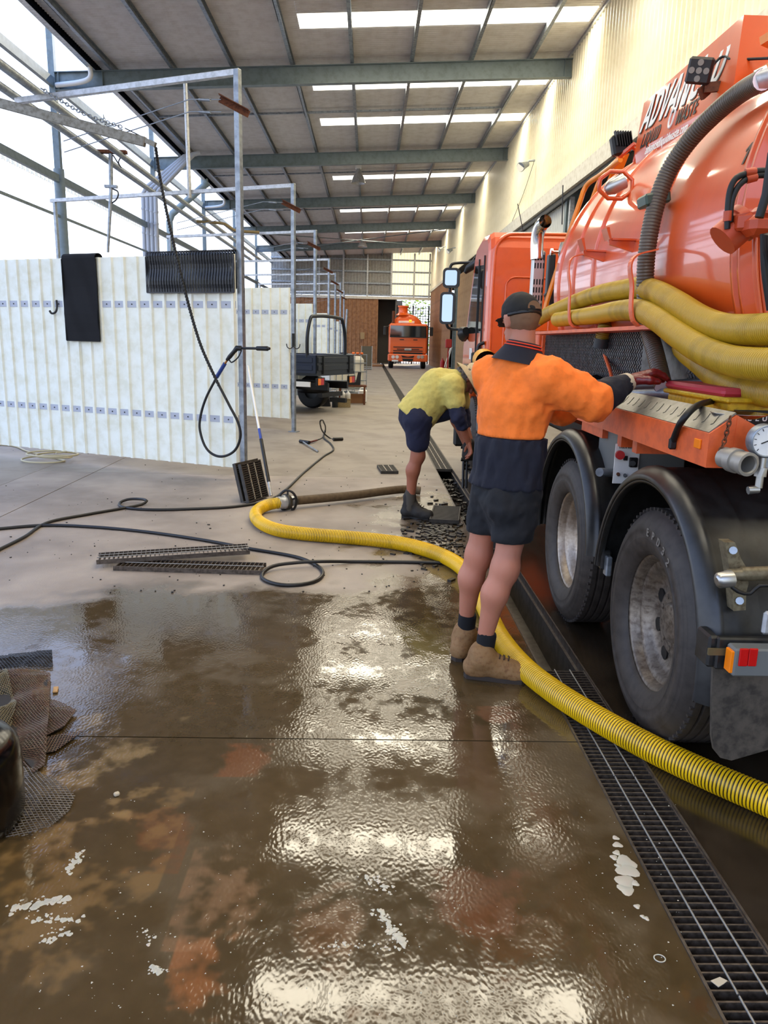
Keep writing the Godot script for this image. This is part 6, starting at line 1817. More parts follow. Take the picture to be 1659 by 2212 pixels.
func build_people():
	var skin = mat("skin", Color(0.72, 0.47, 0.37), 0.55, 0.0, {"sss": 0.12})
	var skin2 = mat("skin_tan", Color(0.6, 0.36, 0.26), 0.55, 0.0, {"sss": 0.12})
	var cloth = func(key, c): return mat(key, c, 0.85, 0.0, {"rim": 0.25, "grime": [Color(0.86, 0.85, 0.84), Color.WHITE, 0.35]})
	var hv = cloth.call("cloth_orange", Color(1.0, 0.49, 0.15)); var navy = cloth.call("cloth_navy", Color(0.045, 0.055, 0.12)); var dark = cloth.call("cloth_dark", Color(0.05, 0.055, 0.075))
	var yel = cloth.call("cloth_yellow", Color(0.77, 0.71, 0.38)); var blue = cloth.call("cloth_blue", Color(0.07, 0.09, 0.2))
	# --- the man in orange, back to us, reaching over the tray ---
	var f = Vector3(0.77, 0, -0.64); var r = Vector3(0.64, 0, 0.77)
	var Zm = -3.6
	var pel = pz(1092, 1062, Zm); var wai = pz(1098, 985, Zm); var che = pz(1112, 868, Zm); var shc = pz(1122, 806, Zm); var nec = pz(1131, 757, Zm); var hed = pz(1125, 690, Zm - 0.02)
	var man = thing("person", "person in orange and navy shirt and dark cap reaching over the tray with red gloves", "person", Vector3(pel.x, 0, Zm))
	var sr = shc + r * 0.17 + Vector3(0, -0.02, 0); var sl = shc - r * 0.17 + Vector3(0, -0.02, 0)
	var er = pz(1282, 868, sr.z + 0.02); var wr = pz(1350, 829, sr.z - 0.1)
	var el = pz(1215, 880, sl.z - 0.12); var wl = pz(1296, 838, sl.z - 0.22)
	var hr = pel + r * 0.085 + Vector3(0, -0.03, 0); var hl = pel - r * 0.09 + Vector3(0, -0.03, 0)
	var kr = pz(1090, 1228, -3.5); var ar = pz(1045, 1388, -3.53); var kl = pz(1033, 1198, -3.7); var akl = pz(1006, 1345, -3.79)
	var body = [[pel, che, 0.14, 0.15, f, 0.65], [che, shc, 0.15, 0.1, f, 0.7], [sl, sr, 0.06, 0.06], [nec + Vector3(0, -0.04, 0), hed, 0.055, 0.055], [sr, er, 0.05, 0.045], [er, wr, 0.042, 0.03], [sl, el, 0.05, 0.045], [el, wl, 0.042, 0.03], [hr, kr, 0.08, 0.058], [hl, kl, 0.08, 0.056]]
	# calves bulge behind the shin
	for q in [[kr, ar], [kl, akl]]:
		var m = q[0].lerp(q[1], 0.32) - f * 0.022
		body.append([q[0], m, 0.056, 0.058]); body.append([m, q[1], 0.058, 0.036]); body.append([q[0] + f * 0.015, q[0] + f * 0.015 + Vector3(0, -0.03, 0), 0.045, 0.04])
	var g = Geo.new()
	blob(g, body, 0.013, 0.05)
	# head on a finer grid: skull, jaw, nose, brow, ears
	var hf = Vector3(-0.33, -0.25, -0.91).normalized(); var hs = Vector3(0.94, 0, -0.34).normalized(); var hu = hs.cross(hf).normalized()
	if hu.y < 0: hu = -hu
	var head = [[hed + hu * 0.02 - hf * 0.012, hed + hu * 0.03 + hf * 0.015, 0.078, 0.075], [hed, hed - hu * 0.06 + hf * 0.05, 0.07, 0.05], [hed - hu * 0.08 + hf * 0.055, hed - hu * 0.085 + hf * 0.07, 0.035, 0.03], [hed + hf * 0.1 + hu * 0.0, hed + hf * 0.125 - hu * 0.03, 0.012, 0.017], [hed + hf * 0.09 - hu * 0.058 - hs * 0.02, hed + hf * 0.09 - hu * 0.058 + hs * 0.02, 0.012, 0.012], [nec + Vector3(0, -0.02, 0), hed - hu * 0.02 - hf * 0.02, 0.056, 0.054]]
	for s in [-1.0, 1.0]:
		head.append([hed + hs * 0.074 * s - hu * 0.025, hed + hs * 0.08 * s + hu * 0.005 - hf * 0.01, 0.017, 0.02, hs, 0.5])
		head.append([hed + hf * 0.085 + hu * 0.02 + hs * 0.03 * s, hed + hf * 0.085 + hu * 0.022 + hs * 0.038 * s, 0.016, 0.016])
	blob(g, head, 0.006, 0.02)
	part(man, g, skin, "body")
	g = Geo.new()
	blob(g, [[hed + hu * 0.015 - hf * 0.018, hed + hu * 0.02 - hf * 0.005, 0.081, 0.08], [hed - hu * 0.02 - hf * 0.024, hed + hu * 0.02 - hf * 0.022, 0.06, 0.072]], 0.007, 0.02, [Plane(hf, hf.dot(hed) + 0.005), Plane(Vector3.DOWN, -(hed.y - 0.055))], 0.004, 30.0)
	part(man, g, mat("hair_brown", Color(0.45, 0.33, 0.23), 0.8), "hair", "short brown hair")
	# cap: dome with a rear opening, band, peak
	g = Geo.new()
	var cc = hed + hu * 0.022 - hf * 0.006
	blob(g, [[cc - hf * 0.01, cc + hf * 0.012 + hu * 0.014, 0.087, 0.083], [cc + hu * 0.012, cc + hu * 0.02, 0.084, 0.078]], 0.007, 0.02, [Plane(-hu, -hu.dot(cc - hu * 0.012))], 0.003, 20.0)
	var cap = part(man, g, mat("cap_cloth", Color(0.055, 0.058, 0.062), 0.85, 0.0, {"grime": [Color(0.6, 0.6, 0.6), Color(1.5, 1.5, 1.5), 0.05]}), "cap", "dark checked cap")
	g = Geo.new()
	var oc = cc - hf * 0.084 + hs * 0.012 + hu * 0.012
	g.prism(range(13).map(func(k): return Vector2(cos(PI * k / 12.0) * 0.034, sin(PI * k / 12.0) * 0.036)), 0.016, Transform3D(Basis(hs, hu, -hf), oc - hf * 0.012 - hu * 0.012))
	part(cap, g, M.hair_brown, "cap_opening")
	g = Geo.new()
	var band = []
	for k in 15:
		var an = lerpf(-1.3, 1.3, k / 14.0)
		band.append(cc - hu * 0.012 - hf * (cos(an) * 0.0935) + hs * (sin(an) * 0.089))
	g.tube(band, 0.007, 6, true, false, Vector2(0.5, 1.2))
	part(cap, g, M.black, "cap_strap")
	g = Geo.new()
	blob(g, [[cc + hf * 0.075 - hu * 0.005 - hs * 0.035, cc + hf * 0.075 - hu * 0.005 + hs * 0.035, 0.055, 0.055, hu, 0.14], [cc + hf * 0.105 - hu * 0.01, cc + hf * 0.13 - hu * 0.012, 0.06, 0.05, hu, 0.14]], 0.006, 0.01)
	part(cap, g, M.cap_cloth, "cap_peak")
	# shirt: orange yoke and sleeves above the chest line, navy below
	var hem = pz(1090, 1050, Zm).y; var line = pz(1100, 942, Zm).y
	var sh = [[pel + Vector3(-0.01, 0.0, 0), wai, 0.185, 0.178, f, 0.72], [wai, che, 0.178, 0.18, f, 0.72], [che, shc + Vector3(0, 0.0, 0), 0.185, 0.12, f, 0.75], [sl, sr, 0.083, 0.088], [shc, nec + Vector3(0, -0.02, 0), 0.1, 0.07]]
	var sleeve_r = [[sr, sr.lerp(er, 0.5), 0.094, 0.086], [sr.lerp(er, 0.5), er, 0.086, 0.082], [er, er.lerp(wr, 0.1), 0.08, 0.07]]
	var sleeve_l = [[sl, el, 0.09, 0.08], [el, el.lerp(wl, 0.1), 0.08, 0.066]]
	var fa = (wr - er).normalized()
	var cutr = Plane(fa, fa.dot(er.lerp(wr, 0.3)))
	g = Geo.new()
	blob(g, sh + sleeve_r + sleeve_l, 0.011, 0.05, [Plane(Vector3.DOWN, -line)], 0.015, 15.0, Vector3(1, 0.55, 1))
	var shirt = part(man, g, hv, "shirt_top", "bright orange shirt top")
	g = Geo.new()
	blob(g, sh + [[pel + Vector3(0, -0.05, 0), pel, 0.19, 0.185, f, 0.74]], 0.011, 0.05, [Plane(Vector3.UP, line - 0.001), Plane(Vector3.DOWN, -hem)], 0.022, 13.0, Vector3(1.3, 0.35, 1.3))
	part(man, g, navy, "shirt_bottom", "navy shirt bottom")
	g = Geo.new()
	blob(g, [[er.lerp(wr, 0.3), er.lerp(wr, 0.55), 0.078, 0.066], [er.lerp(wr, 0.55), er.lerp(wr, 0.9), 0.066, 0.052]], 0.008, 0.02, [], 0.006, 18.0)
	part(man, g, navy, "cuff", "navy shirt cuff")
	g = Geo.new()
	blob(g, [[el.lerp(wl, 0.35), el.lerp(wl, 0.9), 0.068, 0.048]], 0.009, 0.02, [], 0.012, 16.0)
	part(man, g, navy, "cuff", "navy shirt cuff")
	# collar with red piping
	g = Geo.new()
	var cp = []
	for ring in [[0.135, -0.055], [0.112, -0.02], [0.086, 0.02], [0.074, 0.042], [0.07, 0.036], [0.078, -0.03]]: cp.append(Vector2(ring[0], ring[1]))
	var nb = Basis(r, Vector3(0.1, 0.98, -0.08).normalized(), f); 
	g.lathe(cp, 26, Transform3D(Basis(Vector3.BACK, -0.18), nec + Vector3(-0.005, -0.005, 0)))
	var col = part(man, g, navy, "collar")
	g = Geo.new()
	for q in [[0.081, 0.033], [0.088, 0.02]]:
		var ring = []
		for k in 28: ring.append(nec + Vector3(-0.005, -0.005, 0) + Basis(Vector3.BACK, -0.18) * Vector3(cos(TAU * k / 28) * q[0], q[1], sin(TAU * k / 28) * q[0]))
		g.tube(ring, 0.0035, 4, false, true)
	part(col, g, mat("piping", Color(0.85, 0.25, 0.12), 0.6), "collar_piping", "red collar stripes")
	# shorts
	g = Geo.new()
	var hem_r = kr.lerp(hr, 0.42); var hem_l = kl.lerp(hl, 0.46)
	blob(g, [[pel + Vector3(0, 0.08, 0), pel + Vector3(0, -0.02, 0), 0.158, 0.165, f, 0.75], [hr + Vector3(0, 0.02, 0), hem_r, 0.108, 0.1], [hl + Vector3(0, 0.02, 0), hem_l, 0.102, 0.092], [pel - f * 0.06 + r * 0.05 + Vector3(0, -0.04, 0), pel - f * 0.06 + r * 0.06 + Vector3(0, -0.06, 0), 0.1, 0.1]], 0.01, 0.03, [Plane(Vector3.DOWN, -(minf(hem_r.y, hem_l.y) - 0.0))], 0.016, 9.0)
	var so = part(man, g, dark, "shorts", "dark work shorts")
	var pp = pz(1115, 1098, -3.36)
	g = Geo.new()
	for q in [[[1068, 1062], [1062, 1105], [1092, 1128], [1138, 1105], [1136, 1062]]]:
		var pts = []
		for k in q: pts.append(pz(k[0], k[1], pel.z + 0.135))
		g.tube(pts, 0.003, 4)
	part(so, g, mat("stitch", Color(0.12, 0.12, 0.13), 0.8), "pocket_seam")
	# socks and boots
	for q in [[kr, ar], [kl, akl]]:
		g = Geo.new()
		blob(g, [[q[1] + (q[0] - q[1]).normalized() * 0.11, q[1] + Vector3(0, -0.08, 0), 0.047, 0.047]], 0.008, 0.01, [Plane((q[0] - q[1]).normalized(), (q[0] - q[1]).normalized().dot(q[1] + (q[0] - q[1]).normalized() * 0.06))])
		part(man, g, mat("sock", Color(0.035, 0.04, 0.055), 0.9), "sock", "dark sock")
	var leather = mat("boot_tan", Color(0.52, 0.39, 0.24), 0.75, 0.0, {"grime": [Color(0.62, 0.56, 0.5), Color(1.15, 1.1, 1.05), 0.18]})
	var sole = mat("sole_dark", Color(0.2, 0.16, 0.13), 0.8)
	var rh = gy(1020, 1462, 0.0); var rt = gy(1118, 1470, 0.0)
	rt = rh + (rt - rh).normalized() * 0.275
	boot(man, Vector3(ar.x - 0.01, 0.11, ar.z + 0.02), rh, rt, Vector3(ar.x - 0.005, 0.135, ar.z + 0.01), leather, sole, "boot")
	var lh = gy(992, 1424, 0.0); var lt = lh + Vector3(0.15, 0, -0.22)
	boot(man, Vector3(akl.x - 0.005, 0.11, akl.z + 0.0), lh, lt, Vector3(akl.x, 0.135, akl.z), leather, sole, "boot")
	# gloves
	var red = mat("glove_red", Color(0.45, 0.05, 0.07), 0.4, 0.0, {"coat": 0.3, "grime": [Color(0.55, 0.5, 0.5), Color.WHITE, 0.1]})
	g = Geo.new()
	var gd = (pz(1408, 808, wr.z - 0.03) - wr)
	blob(g, hand_prims(wr + fa * 0.03, gd, Vector3(0.1, -1, 0.2), -1.0, 1.15, 0.6, 1.3), 0.005, 0.012)
	var gl = part(man, g, red, "glove", "dark red work glove")
	g = Geo.new()
	g.tube([wr - fa * 0.04, wr - fa * 0.01, wr + fa * 0.025], [0.052, 0.05, 0.044], 16, true)
	part(gl, g, mat("glove_cuff", Color(0.78, 0.72, 0.62), 0.8), "glove_cuff", "pale knitted cuff")
	g = Geo.new()
	var fb = (wl - el).normalized()
	blob(g, hand_prims(wl + fb * 0.02, pz(1345, 822, wl.z - 0.03) - wl, Vector3(0.1, -1, -0.1), 1.0, 1.1, 0.7, 1.25), 0.006, 0.012)
	part(man, g, red, "glove", "dark red work glove")
	# --- the man in yellow, bent over with one knee up ---
	var z2 = -7.05
	var P = func(u, v, dz = 0.0): return pz(u, v, z2 + dz)
	var m2 = thing("person", "person in yellow and navy shirt and cream hat bending over beside the truck", "person", gy(890, 1118))
	var pv = P.call(904, 890); var c2 = P.call(948, 838); var s2 = P.call(979, 829); var h2 = P.call(1008, 818, 0.0)
	var f2 = Vector3(0.9, -0.35, -0.1).normalized()
	var ha = P.call(902, 905, 0.08); var ka = P.call(903, 985, 0.05); var aa = P.call(886, 1085, 0.02)
	var hb = P.call(918, 892, -0.1); var kb = P.call(987, 882, -0.05); var ab2 = P.call(1012, 968, 0.0)
	var sa = P.call(977, 832, 0.16); var ea = P.call(990, 900, 0.2); var wa = P.call(1012, 955, 0.1)
	var sb = P.call(990, 835, -0.18); var eb = P.call(1000, 900, -0.2); var wb = P.call(1015, 950, -0.1)
	g = Geo.new()
	var bod = [[pv, c2, 0.13, 0.14], [c2, s2, 0.14, 0.11], [sa, sb, 0.06, 0.06], [s2, h2, 0.06, 0.055], [sa, ea, 0.048, 0.042], [ea, wa, 0.042, 0.03], [sb, eb, 0.048, 0.042], [eb, wb, 0.042, 0.03], [ha, ka, 0.085, 0.06], [hb, kb, 0.085, 0.062]]
	for q in [[ka, aa], [kb, ab2]]:
		var m = q[0].lerp(q[1], 0.3) - Vector3(0.025, 0, 0)
		bod.append([q[0], m, 0.058, 0.058]); bod.append([m, q[1], 0.058, 0.036])
	blob(g, bod, 0.015, 0.05)
	var d2 = Vector3(0.55, -0.83, 0.0).normalized(); var u3 = Vector3(0.83, 0.55, 0.0).normalized(); var e3 = Vector3(0, 0, 1)
	var hd = [[h2 + u3 * 0.03, h2 + u3 * 0.035 + d2 * 0.02, 0.088, 0.085], [h2, h2 - u3 * 0.05 + d2 * 0.055, 0.07, 0.048], [h2 + d2 * 0.1, h2 + d2 * 0.125 - u3 * 0.03, 0.012, 0.017], [h2 - u3 * 0.08 + d2 * 0.06, h2 - u3 * 0.085 + d2 * 0.07, 0.034, 0.03], [h2 + d2 * 0.085 - u3 * 0.055 - e3 * 0.02, h2 + d2 * 0.085 - u3 * 0.055 + e3 * 0.02, 0.013, 0.013], [s2, h2 - u3 * 0.02, 0.06, 0.055]]
	for s in [-1.0, 1.0]:
		hd.append([h2 + e3 * 0.084 * s - u3 * 0.01, h2 + e3 * 0.09 * s + u3 * 0.02, 0.017, 0.02]); hd.append([h2 + d2 * 0.085 + u3 * 0.02 + e3 * 0.03 * s, h2 + d2 * 0.085 + u3 * 0.022 + e3 * 0.038 * s, 0.016, 0.016])
	blob(g, hd, 0.008, 0.02)
	blob(g, hand_prims(wa, Vector3(0.25, -0.95, 0.0), Vector3(-0.9, -0.2, 0.1), 1.0, 1.0, 0.8), 0.005, 0.01)
	blob(g, hand_prims(wb, Vector3(0.25, -0.95, 0.0), Vector3(-0.9, -0.2, -0.1), -1.0, 1.0, 0.8), 0.006, 0.01)
	part(m2, g, skin2, "body")
	g = Geo.new()
	blob(g, [[h2 - d2 * 0.02, h2 + u3 * 0.02 - d2 * 0.02, 0.1, 0.1], [h2 - u3 * 0.06 - d2 * 0.05, h2 - d2 * 0.03, 0.05, 0.08]], 0.009, 0.02, [Plane(d2, d2.dot(h2) + 0.02)], 0.03, 26.0)
	part(m2, g, mat("hair_grey", Color(0.4, 0.36, 0.32), 0.8), "hair", "curly grey hair")
	g = Geo.new()
	var hb2 = Basis(d2, u3, d2.cross(u3))
	var hp = [Vector2(0.17, -0.02), Vector2(0.175, -0.017), Vector2(0.14, 0.01), Vector2(0.108, 0.035), Vector2(0.1, 0.09), Vector2(0.085, 0.115), Vector2(0.0, 0.125)]
	g.lathe(hp, 30, Transform3D(hb2, h2 + u3 * 0.02))
	part(m2, g, mat("hat_cream", Color(0.74, 0.67, 0.54), 0.9, 0.0, {"grime": [Color(0.8, 0.76, 0.7), Color.WHITE, 0.12]}), "sun_hat", "cream brimmed hat")
	# shirt
	g = Geo.new()
	var hemd = (c2 - pv).normalized()
	var sh2 = [[pv - hemd * 0.12, c2, 0.19, 0.176], [c2, s2, 0.172, 0.13], [sa, sb, 0.085, 0.085], [sa, sa.lerp(ea, 0.55), 0.095, 0.088], [sb, sb.lerp(eb, 0.55), 0.095, 0.088], [c2 + Vector3(-0.03, -0.06, 0), s2 + Vector3(-0.03, -0.1, 0), 0.12, 0.1]]
	blob(g, sh2, 0.013, 0.05, [Plane(-hemd, -hemd.dot(pv - hemd * 0.085))], 0.012, 12.0)
	part(m2, g, yel, "shirt_top", "pale yellow shirt top")
	for q in [[sa, ea, wa], [sb, eb, wb]]:
		g = Geo.new()
		blob(g, [[q[0].lerp(q[1], 0.5), q[1], 0.072, 0.066], [q[1], q[1].lerp(q[2], 0.35), 0.066, 0.055]], 0.01, 0.03, [], 0.014, 14.0)
		part(m2, g, blue, "sleeve", "navy sleeve")
	g = Geo.new()
	blob(g, [[pv + hemd * 0.03, pv - hemd * 0.02, 0.165, 0.165], [ha, ha.lerp(ka, 0.62), 0.125, 0.105], [hb, hb.lerp(kb, 0.68), 0.122, 0.1], [pv + Vector3(-0.03, -0.05, 0), ha, 0.14, 0.12]], 0.012, 0.05, [], 0.01, 10.0)
	part(m2, g, blue, "shorts", "navy work shorts")
	g = Geo.new()
	blob(g, [[aa + Vector3(0.0, 0.1, 0), aa + Vector3(0, -0.06, 0), 0.048, 0.048]], 0.01, 0.01)
	part(m2, g, mat("sock_grey", Color(0.26, 0.24, 0.21), 0.9), "sock", "grey sock")
	var bh = gy(876, 1118); var bk = mat("boot_dark", Color(0.09, 0.075, 0.06), 0.7)
	boot(m2, Vector3(aa.x, 0.13, bh.z), bh, bh + Vector3(0.25, 0, 0.1), Vector3(aa.x - 0.005, 0.2, bh.z), bk, M.black, "boot")
	boot(m2, ab2 + Vector3(0.0, -0.08, 0), Vector3(ab2.x - 0.06, 0.0, ab2.z), Vector3(ab2.x + 0.2, 0.0, ab2.z), ab2, bk, M.black, "boot") if false else null
	# raised foot rests on the cab step
	g = Geo.new()
	blob(g, [[ab2 + Vector3(0, 0.04, 0), ab2 + Vector3(0.0, -0.06, 0), 0.055, 0.055], [ab2 + Vector3(0.0, -0.07, 0), ab2 + Vector3(0.17, -0.08, -0.06), 0.05, 0.042]], 0.01, 0.03, [Plane(Vector3.DOWN, -(ab2.y - 0.115))])
	part(m2, g, bk, "boot")
# ---------- further down the shed ----------
func build_ute():
	var near = pz(680, 800, -16.95)
	var p = Vector3(sin(deg_to_rad(25.0)), 0, -cos(deg_to_rad(25.0))); var wd = 1.86
	var h = Vector3(p.z, 0, -p.x)     # heading, into the bay
	if h.x > 0: h = -h
	var o = Vector3(near.x, 0, near.z)
	var B = Basis(p, Vector3.UP, -h)   # x across the tail, z backwards out of the tail
	var T = Transform3D(B, o)
	var t = thing("utility_truck", "dark grey utility truck with drop-side tray and roll bar parked in a wash bay", "vehicle", o)
	var body = mat("ute_paint", Color(0.11, 0.13, 0.16), 0.4, 0.2); var trim = M.black
	var yb = pz(700, 806, -17.3).y; var yt = pz(700, 767, -17.3).y
	var G = func(): var g = Geo.new(); g.xf = T; return g
	var g = G.call(); g.box(Vector3(wd / 2, yb - 0.02, -1.0), Vector3(wd, 0.07, 2.1)); part(t, g, body, "tray_deck")
	# tailgate: two pressed boards, frame posts, hinges
	g = G.call()
	g.box(Vector3(wd / 2, (yt + yb) / 2, 0.03), Vector3(wd - 0.04, yt - yb, 0.03))
	for k in 2: g.box(Vector3(wd / 2, lerpf(yb, yt, 0.3 + 0.42 * k), 0.05), Vector3(wd - 0.1, (yt - yb) * 0.3, 0.02), Basis(), 0.006)
	var tg = part(t, g, body, "tailgate", "dark grey tailgate")
	for x in [0.28, wd - 0.3]:
		g = G.call(); g.box(Vector3(x, (yt + yb) / 2 - 0.02, 0.07), Vector3(0.05, yt - yb, 0.02)); part(tg, g, trim, "hinge_strap")
	# near side board
	g = G.call(); g.box(Vector3(0.0, (yt + yb) / 2, -1.0), Vector3(0.03, yt - yb, 2.05))
	for k in 2: g.box(Vector3(-0.02, lerpf(yb, yt, 0.3 + 0.42 * k), -1.0), Vector3(0.02, (yt - yb) * 0.28, 1.9), Basis(), 0.006)
	part(t, g, mat("ute_side", Color(0.13, 0.17, 0.25), 0.4, 0.2), "side_board")
	g = G.call(); g.box(Vector3(wd, (yt + yb) / 2, -1.0), Vector3(0.03, yt - yb, 2.05)); part(t, g, body, "side_board")
	g = G.call(); g.box(Vector3(wd / 2, yt - 0.03, -1.0), Vector3(wd, 0.012, 2.0)); part(t, g, mat("tonneau", Color(0.12, 0.17, 0.33), 0.6), "tray_cover", "blue tray cover")
	# roll bar
	var top = pz(700, 685, -17.6).y
	g = G.call()
	g.tube(curve([Vector3(0.02, yt - 0.1, -0.2), Vector3(0.02, yt + 0.38, -0.2), Vector3(0.12, top - 0.12, -0.2), Vector3(0.24, top, -0.2), Vector3(wd - 0.24, top, -0.2), Vector3(wd - 0.12, top - 0.12, -0.2), Vector3(wd - 0.02, yt + 0.38, -0.2), Vector3(wd - 0.02, yt - 0.1, -0.2)], 0.08), 0.04, 10)
	part(t, g, body, "roll_bar")
	# tail lamps
	for x in [0.16, wd - 0.16]:
		g = G.call(); g.box(Vector3(x, yb - 0.18, 0.05), Vector3(0.34, 0.18, 0.06), Basis(), 0.01); var tl = part(t, g, trim, "lamp_housing")
		g = G.call(); g.box(Vector3(x - 0.1, yb - 0.18, 0.085), Vector3(0.11, 0.14, 0.012)); part(tl, g, M.amber, "amber_lens", "amber lens")
		g = G.call(); g.box(Vector3(x + 0.03, yb - 0.18, 0.085), Vector3(0.14, 0.14, 0.012)); part(tl, g, M.red_lens, "red_lens", "red lens")
	# chassis, spare, bumper, tow hitch, wheels
	g = G.call()
	g.box(Vector3(0.45, yb - 0.3, -1.2), Vector3(0.08, 0.16, 2.6)); g.box(Vector3(wd - 0.45, yb - 0.3, -1.2), Vector3(0.08, 0.16, 2.6)); g.box(Vector3(wd / 2, yb - 0.5, -0.1), Vector3(1.0, 0.1, 0.12)); g.box(Vector3(wd / 2, yb - 0.62, 0.1), Vector3(0.1, 0.1, 0.4))
	part(t, g, trim, "chassis")
	g = G.call(); g.lathe([Vector2(0.1, -0.1), Vector2(0.34, -0.12), Vector2(0.37, -0.06), Vector2(0.37, 0.06), Vector2(0.34, 0.12), Vector2(0.1, 0.1)], 24, Transform3D(Basis(), Vector3(wd / 2, yb - 0.36, -0.55))); part(t, g, M.rubber, "spare_wheel")
	for x in [0.12, wd - 0.12]:
		g = G.call(); g.lathe([Vector2(0.18, -0.12), Vector2(0.36, -0.13), Vector2(0.4, -0.09), Vector2(0.4, 0.09), Vector2(0.36, 0.13), Vector2(0.18, 0.12)], 28, Transform3D(Basis(Vector3(0, 1, 0), Vector3(1, 0, 0), Vector3(0, 0, -1)), Vector3(x, 0.4, -1.0))); var wt = part(t, g, M.rubber, "wheel")
		g = G.call(); g.lathe([Vector2(0.0, -0.08), Vector2(0.17, -0.08), Vector2(0.19, -0.12), Vector2(0.19, 0.12), Vector2(0.17, 0.08), Vector2(0, 0.08)], 20, Transform3D(Basis(Vector3(0, 1, 0), Vector3(1, 0, 0), Vector3(0, 0, -1)), Vector3(x, 0.4, -1.0))); part(wt, g, M.dark_grey, "wheel_rim")
	g = G.call(); g.box(Vector3(-0.02, yb - 0.24, -0.28), Vector3(0.03, 0.11, 0.36)); part(t, g, M.white, "number_plate")
	# cab ahead of the tray, mostly hidden by the partition
	g = G.call(); g.box(Vector3(wd / 2, 1.05, -3.0), Vector3(1.75, 0.75, 1.7), Basis(), 0.1); g.box(Vector3(wd / 2, 1.65, -2.9), Vector3(1.55, 0.5, 1.4), Basis(), 0.12)
	part(t, g, body, "cab")

func build_far_truck():
	var fz = -49.2
	var o = Vector3(2.4, 0, fz)
	var t = thing("far_vacuum_truck", "orange vacuum truck facing the camera at the far end of the shed", "truck", o)
	var O = mat("orange_far", Color(0.9, 0.38, 0.1), 0.4, 0.0, {"coat": 0.6})
	var P = func(u, v, dz = 0.0): return pz(u, v, fz + dz)
	var x0 = P.call(838, 760).x; var x1 = P.call(924, 760).x; var w = x1 - x0; var cx = (x0 + x1) / 2
	var yb = P.call(880, 781).y; var ybt = P.call(880, 765).y; var yt = P.call(880, 699).y; var yw0 = P.call(880, 729).y; var yw1 = P.call(880, 704).y
	var g = Geo.new(); g.box(Vector3(cx, (ybt + yt) / 2, fz - 0.9), Vector3(w - 0.1, yt - ybt, 1.8), Basis(), 0.09); part(t, g, O, "cab")
	g = Geo.new(); g.box(Vector3(cx, (yb + ybt) / 2, fz - 0.25), Vector3(w, ybt - yb, 0.7), Basis(), 0.06); var bp = part(t, g, O, "bumper")
	g = Geo.new(); g.prism([Vector2(-w / 2 + 0.1, yw0), Vector2(w / 2 - 0.1, yw0), Vector2(w / 2 - 0.14, yw1), Vector2(-w / 2 + 0.14, yw1)], 0.04, Transform3D(Basis(), Vector3(cx, 0, fz + 0.03))); part(t, g, M.glass, "windscreen", "dark windscreen")
	g = Geo.new(); g.box(Vector3(cx, yw0 + 0.02, fz + 0.04), Vector3(w - 0.2, 0.05, 0.03)); part(t, g, M.black, "wiper_rail")
	for x in [-0.4, 0.45]: boxp(t, Vector3(cx + x, P.call(880, 734).y, fz + 0.02), Vector3(0.27, 0.05, 0.02), M.black, "air_slot")
	for v in [750, 754.5, 758, 763]:
		boxp(t, Vector3(cx, P.call(880, v).y, fz + 0.02), Vector3(w * (0.74 if v != 754.5 else 0.56), 0.05 if v < 762 else 0.1, 0.02), M.black, "grille_slot")
	var bd = boxp(t, Vector3(cx, P.call(880, 754.5).y, fz + 0.04), Vector3(0.42, 0.12, 0.02), M.white, "badge")
	letters(bd, "IVECO", 0.09, 0.004, M.black, "badge_text", Transform3D(Basis(), Vector3(cx, P.call(880, 754.5).y, fz + 0.052)))
	g = Geo.new(); g.prism([Vector2(-0.42, ybt - 0.08), Vector2(0, ybt - 0.16), Vector2(0.42, ybt - 0.08), Vector2(0.34, ybt - 0.22), Vector2(-0.34, ybt - 0.22)], 0.03, Transform3D(Basis(), Vector3(cx, 0, fz + 0.12))); part(bp, g, M.black, "bumper_grille")
	g = Geo.new(); g.prism([Vector2(-0.36, ybt - 0.28), Vector2(0.36, ybt - 0.28), Vector2(0.28, ybt - 0.44), Vector2(-0.28, ybt - 0.44)], 0.03, Transform3D(Basis(), Vector3(cx, 0, fz + 0.12))); part(bp, g, M.black, "bumper_grille")
	for u in [849, 857.5, 904, 912]:
		var c = P.call(u, 771); c.z = fz + 0.1
		g = Geo.new(); g.tube([c, c + Vector3(0, 0, 0.03)], 0.11, 16); part(bp, g, M.chrome, "headlamp", "round headlamp")
	boxp(bp, Vector3(P.call(853, 779).x, P.call(853, 779).y, fz + 0.12), Vector3(0.4, 0.11, 0.02), M.white, "number_plate")
	for s in [-1, 1]:
		var c = Vector3(cx + s * (w / 2 + 0.2), P.call(880, 715).y, fz - 0.1)
		boxp(t, c, Vector3(0.2, 0.55, 0.12), M.black, "mirror_housing", Basis(), 0.03)
		tubep(t, [c + Vector3(0, 0.2, 0), Vector3(cx + s * w * 0.46, yw1, fz - 0.1)], 0.03, M.black, "mirror_arm", 6)
		g = Geo.new(); g.lathe([Vector2(0.25, -0.14), Vector2(0.46, -0.15), Vector2(0.5, -0.1), Vector2(0.5, 0.1), Vector2(0.46, 0.15), Vector2(0.25, 0.14)], 24, XAX(Vector3(cx + s * (w / 2 - 0.22), 0.5, fz - 0.9))); part(t, g, M.rubber, "wheel")
	# tank with dome and hatch, beacon bar
	g = Geo.new(); var tc = Vector3(cx, 2.35, fz - 2.2)
	var prof = []
	for k in 7: prof.append(Vector2(sin(PI / 2 * k / 6) * 1.1, -0.3 * cos(PI / 2 * k / 6)))
	prof.append(Vector2(1.1, 4.5)); prof.append(Vector2(0.0, 4.6))
	g.lathe(prof, 36, ZAX(tc)); part(t, g, O, "tank")
	g = Geo.new(); var hc = Vector3(P.call(874, 690).x, 3.35, fz - 2.4)
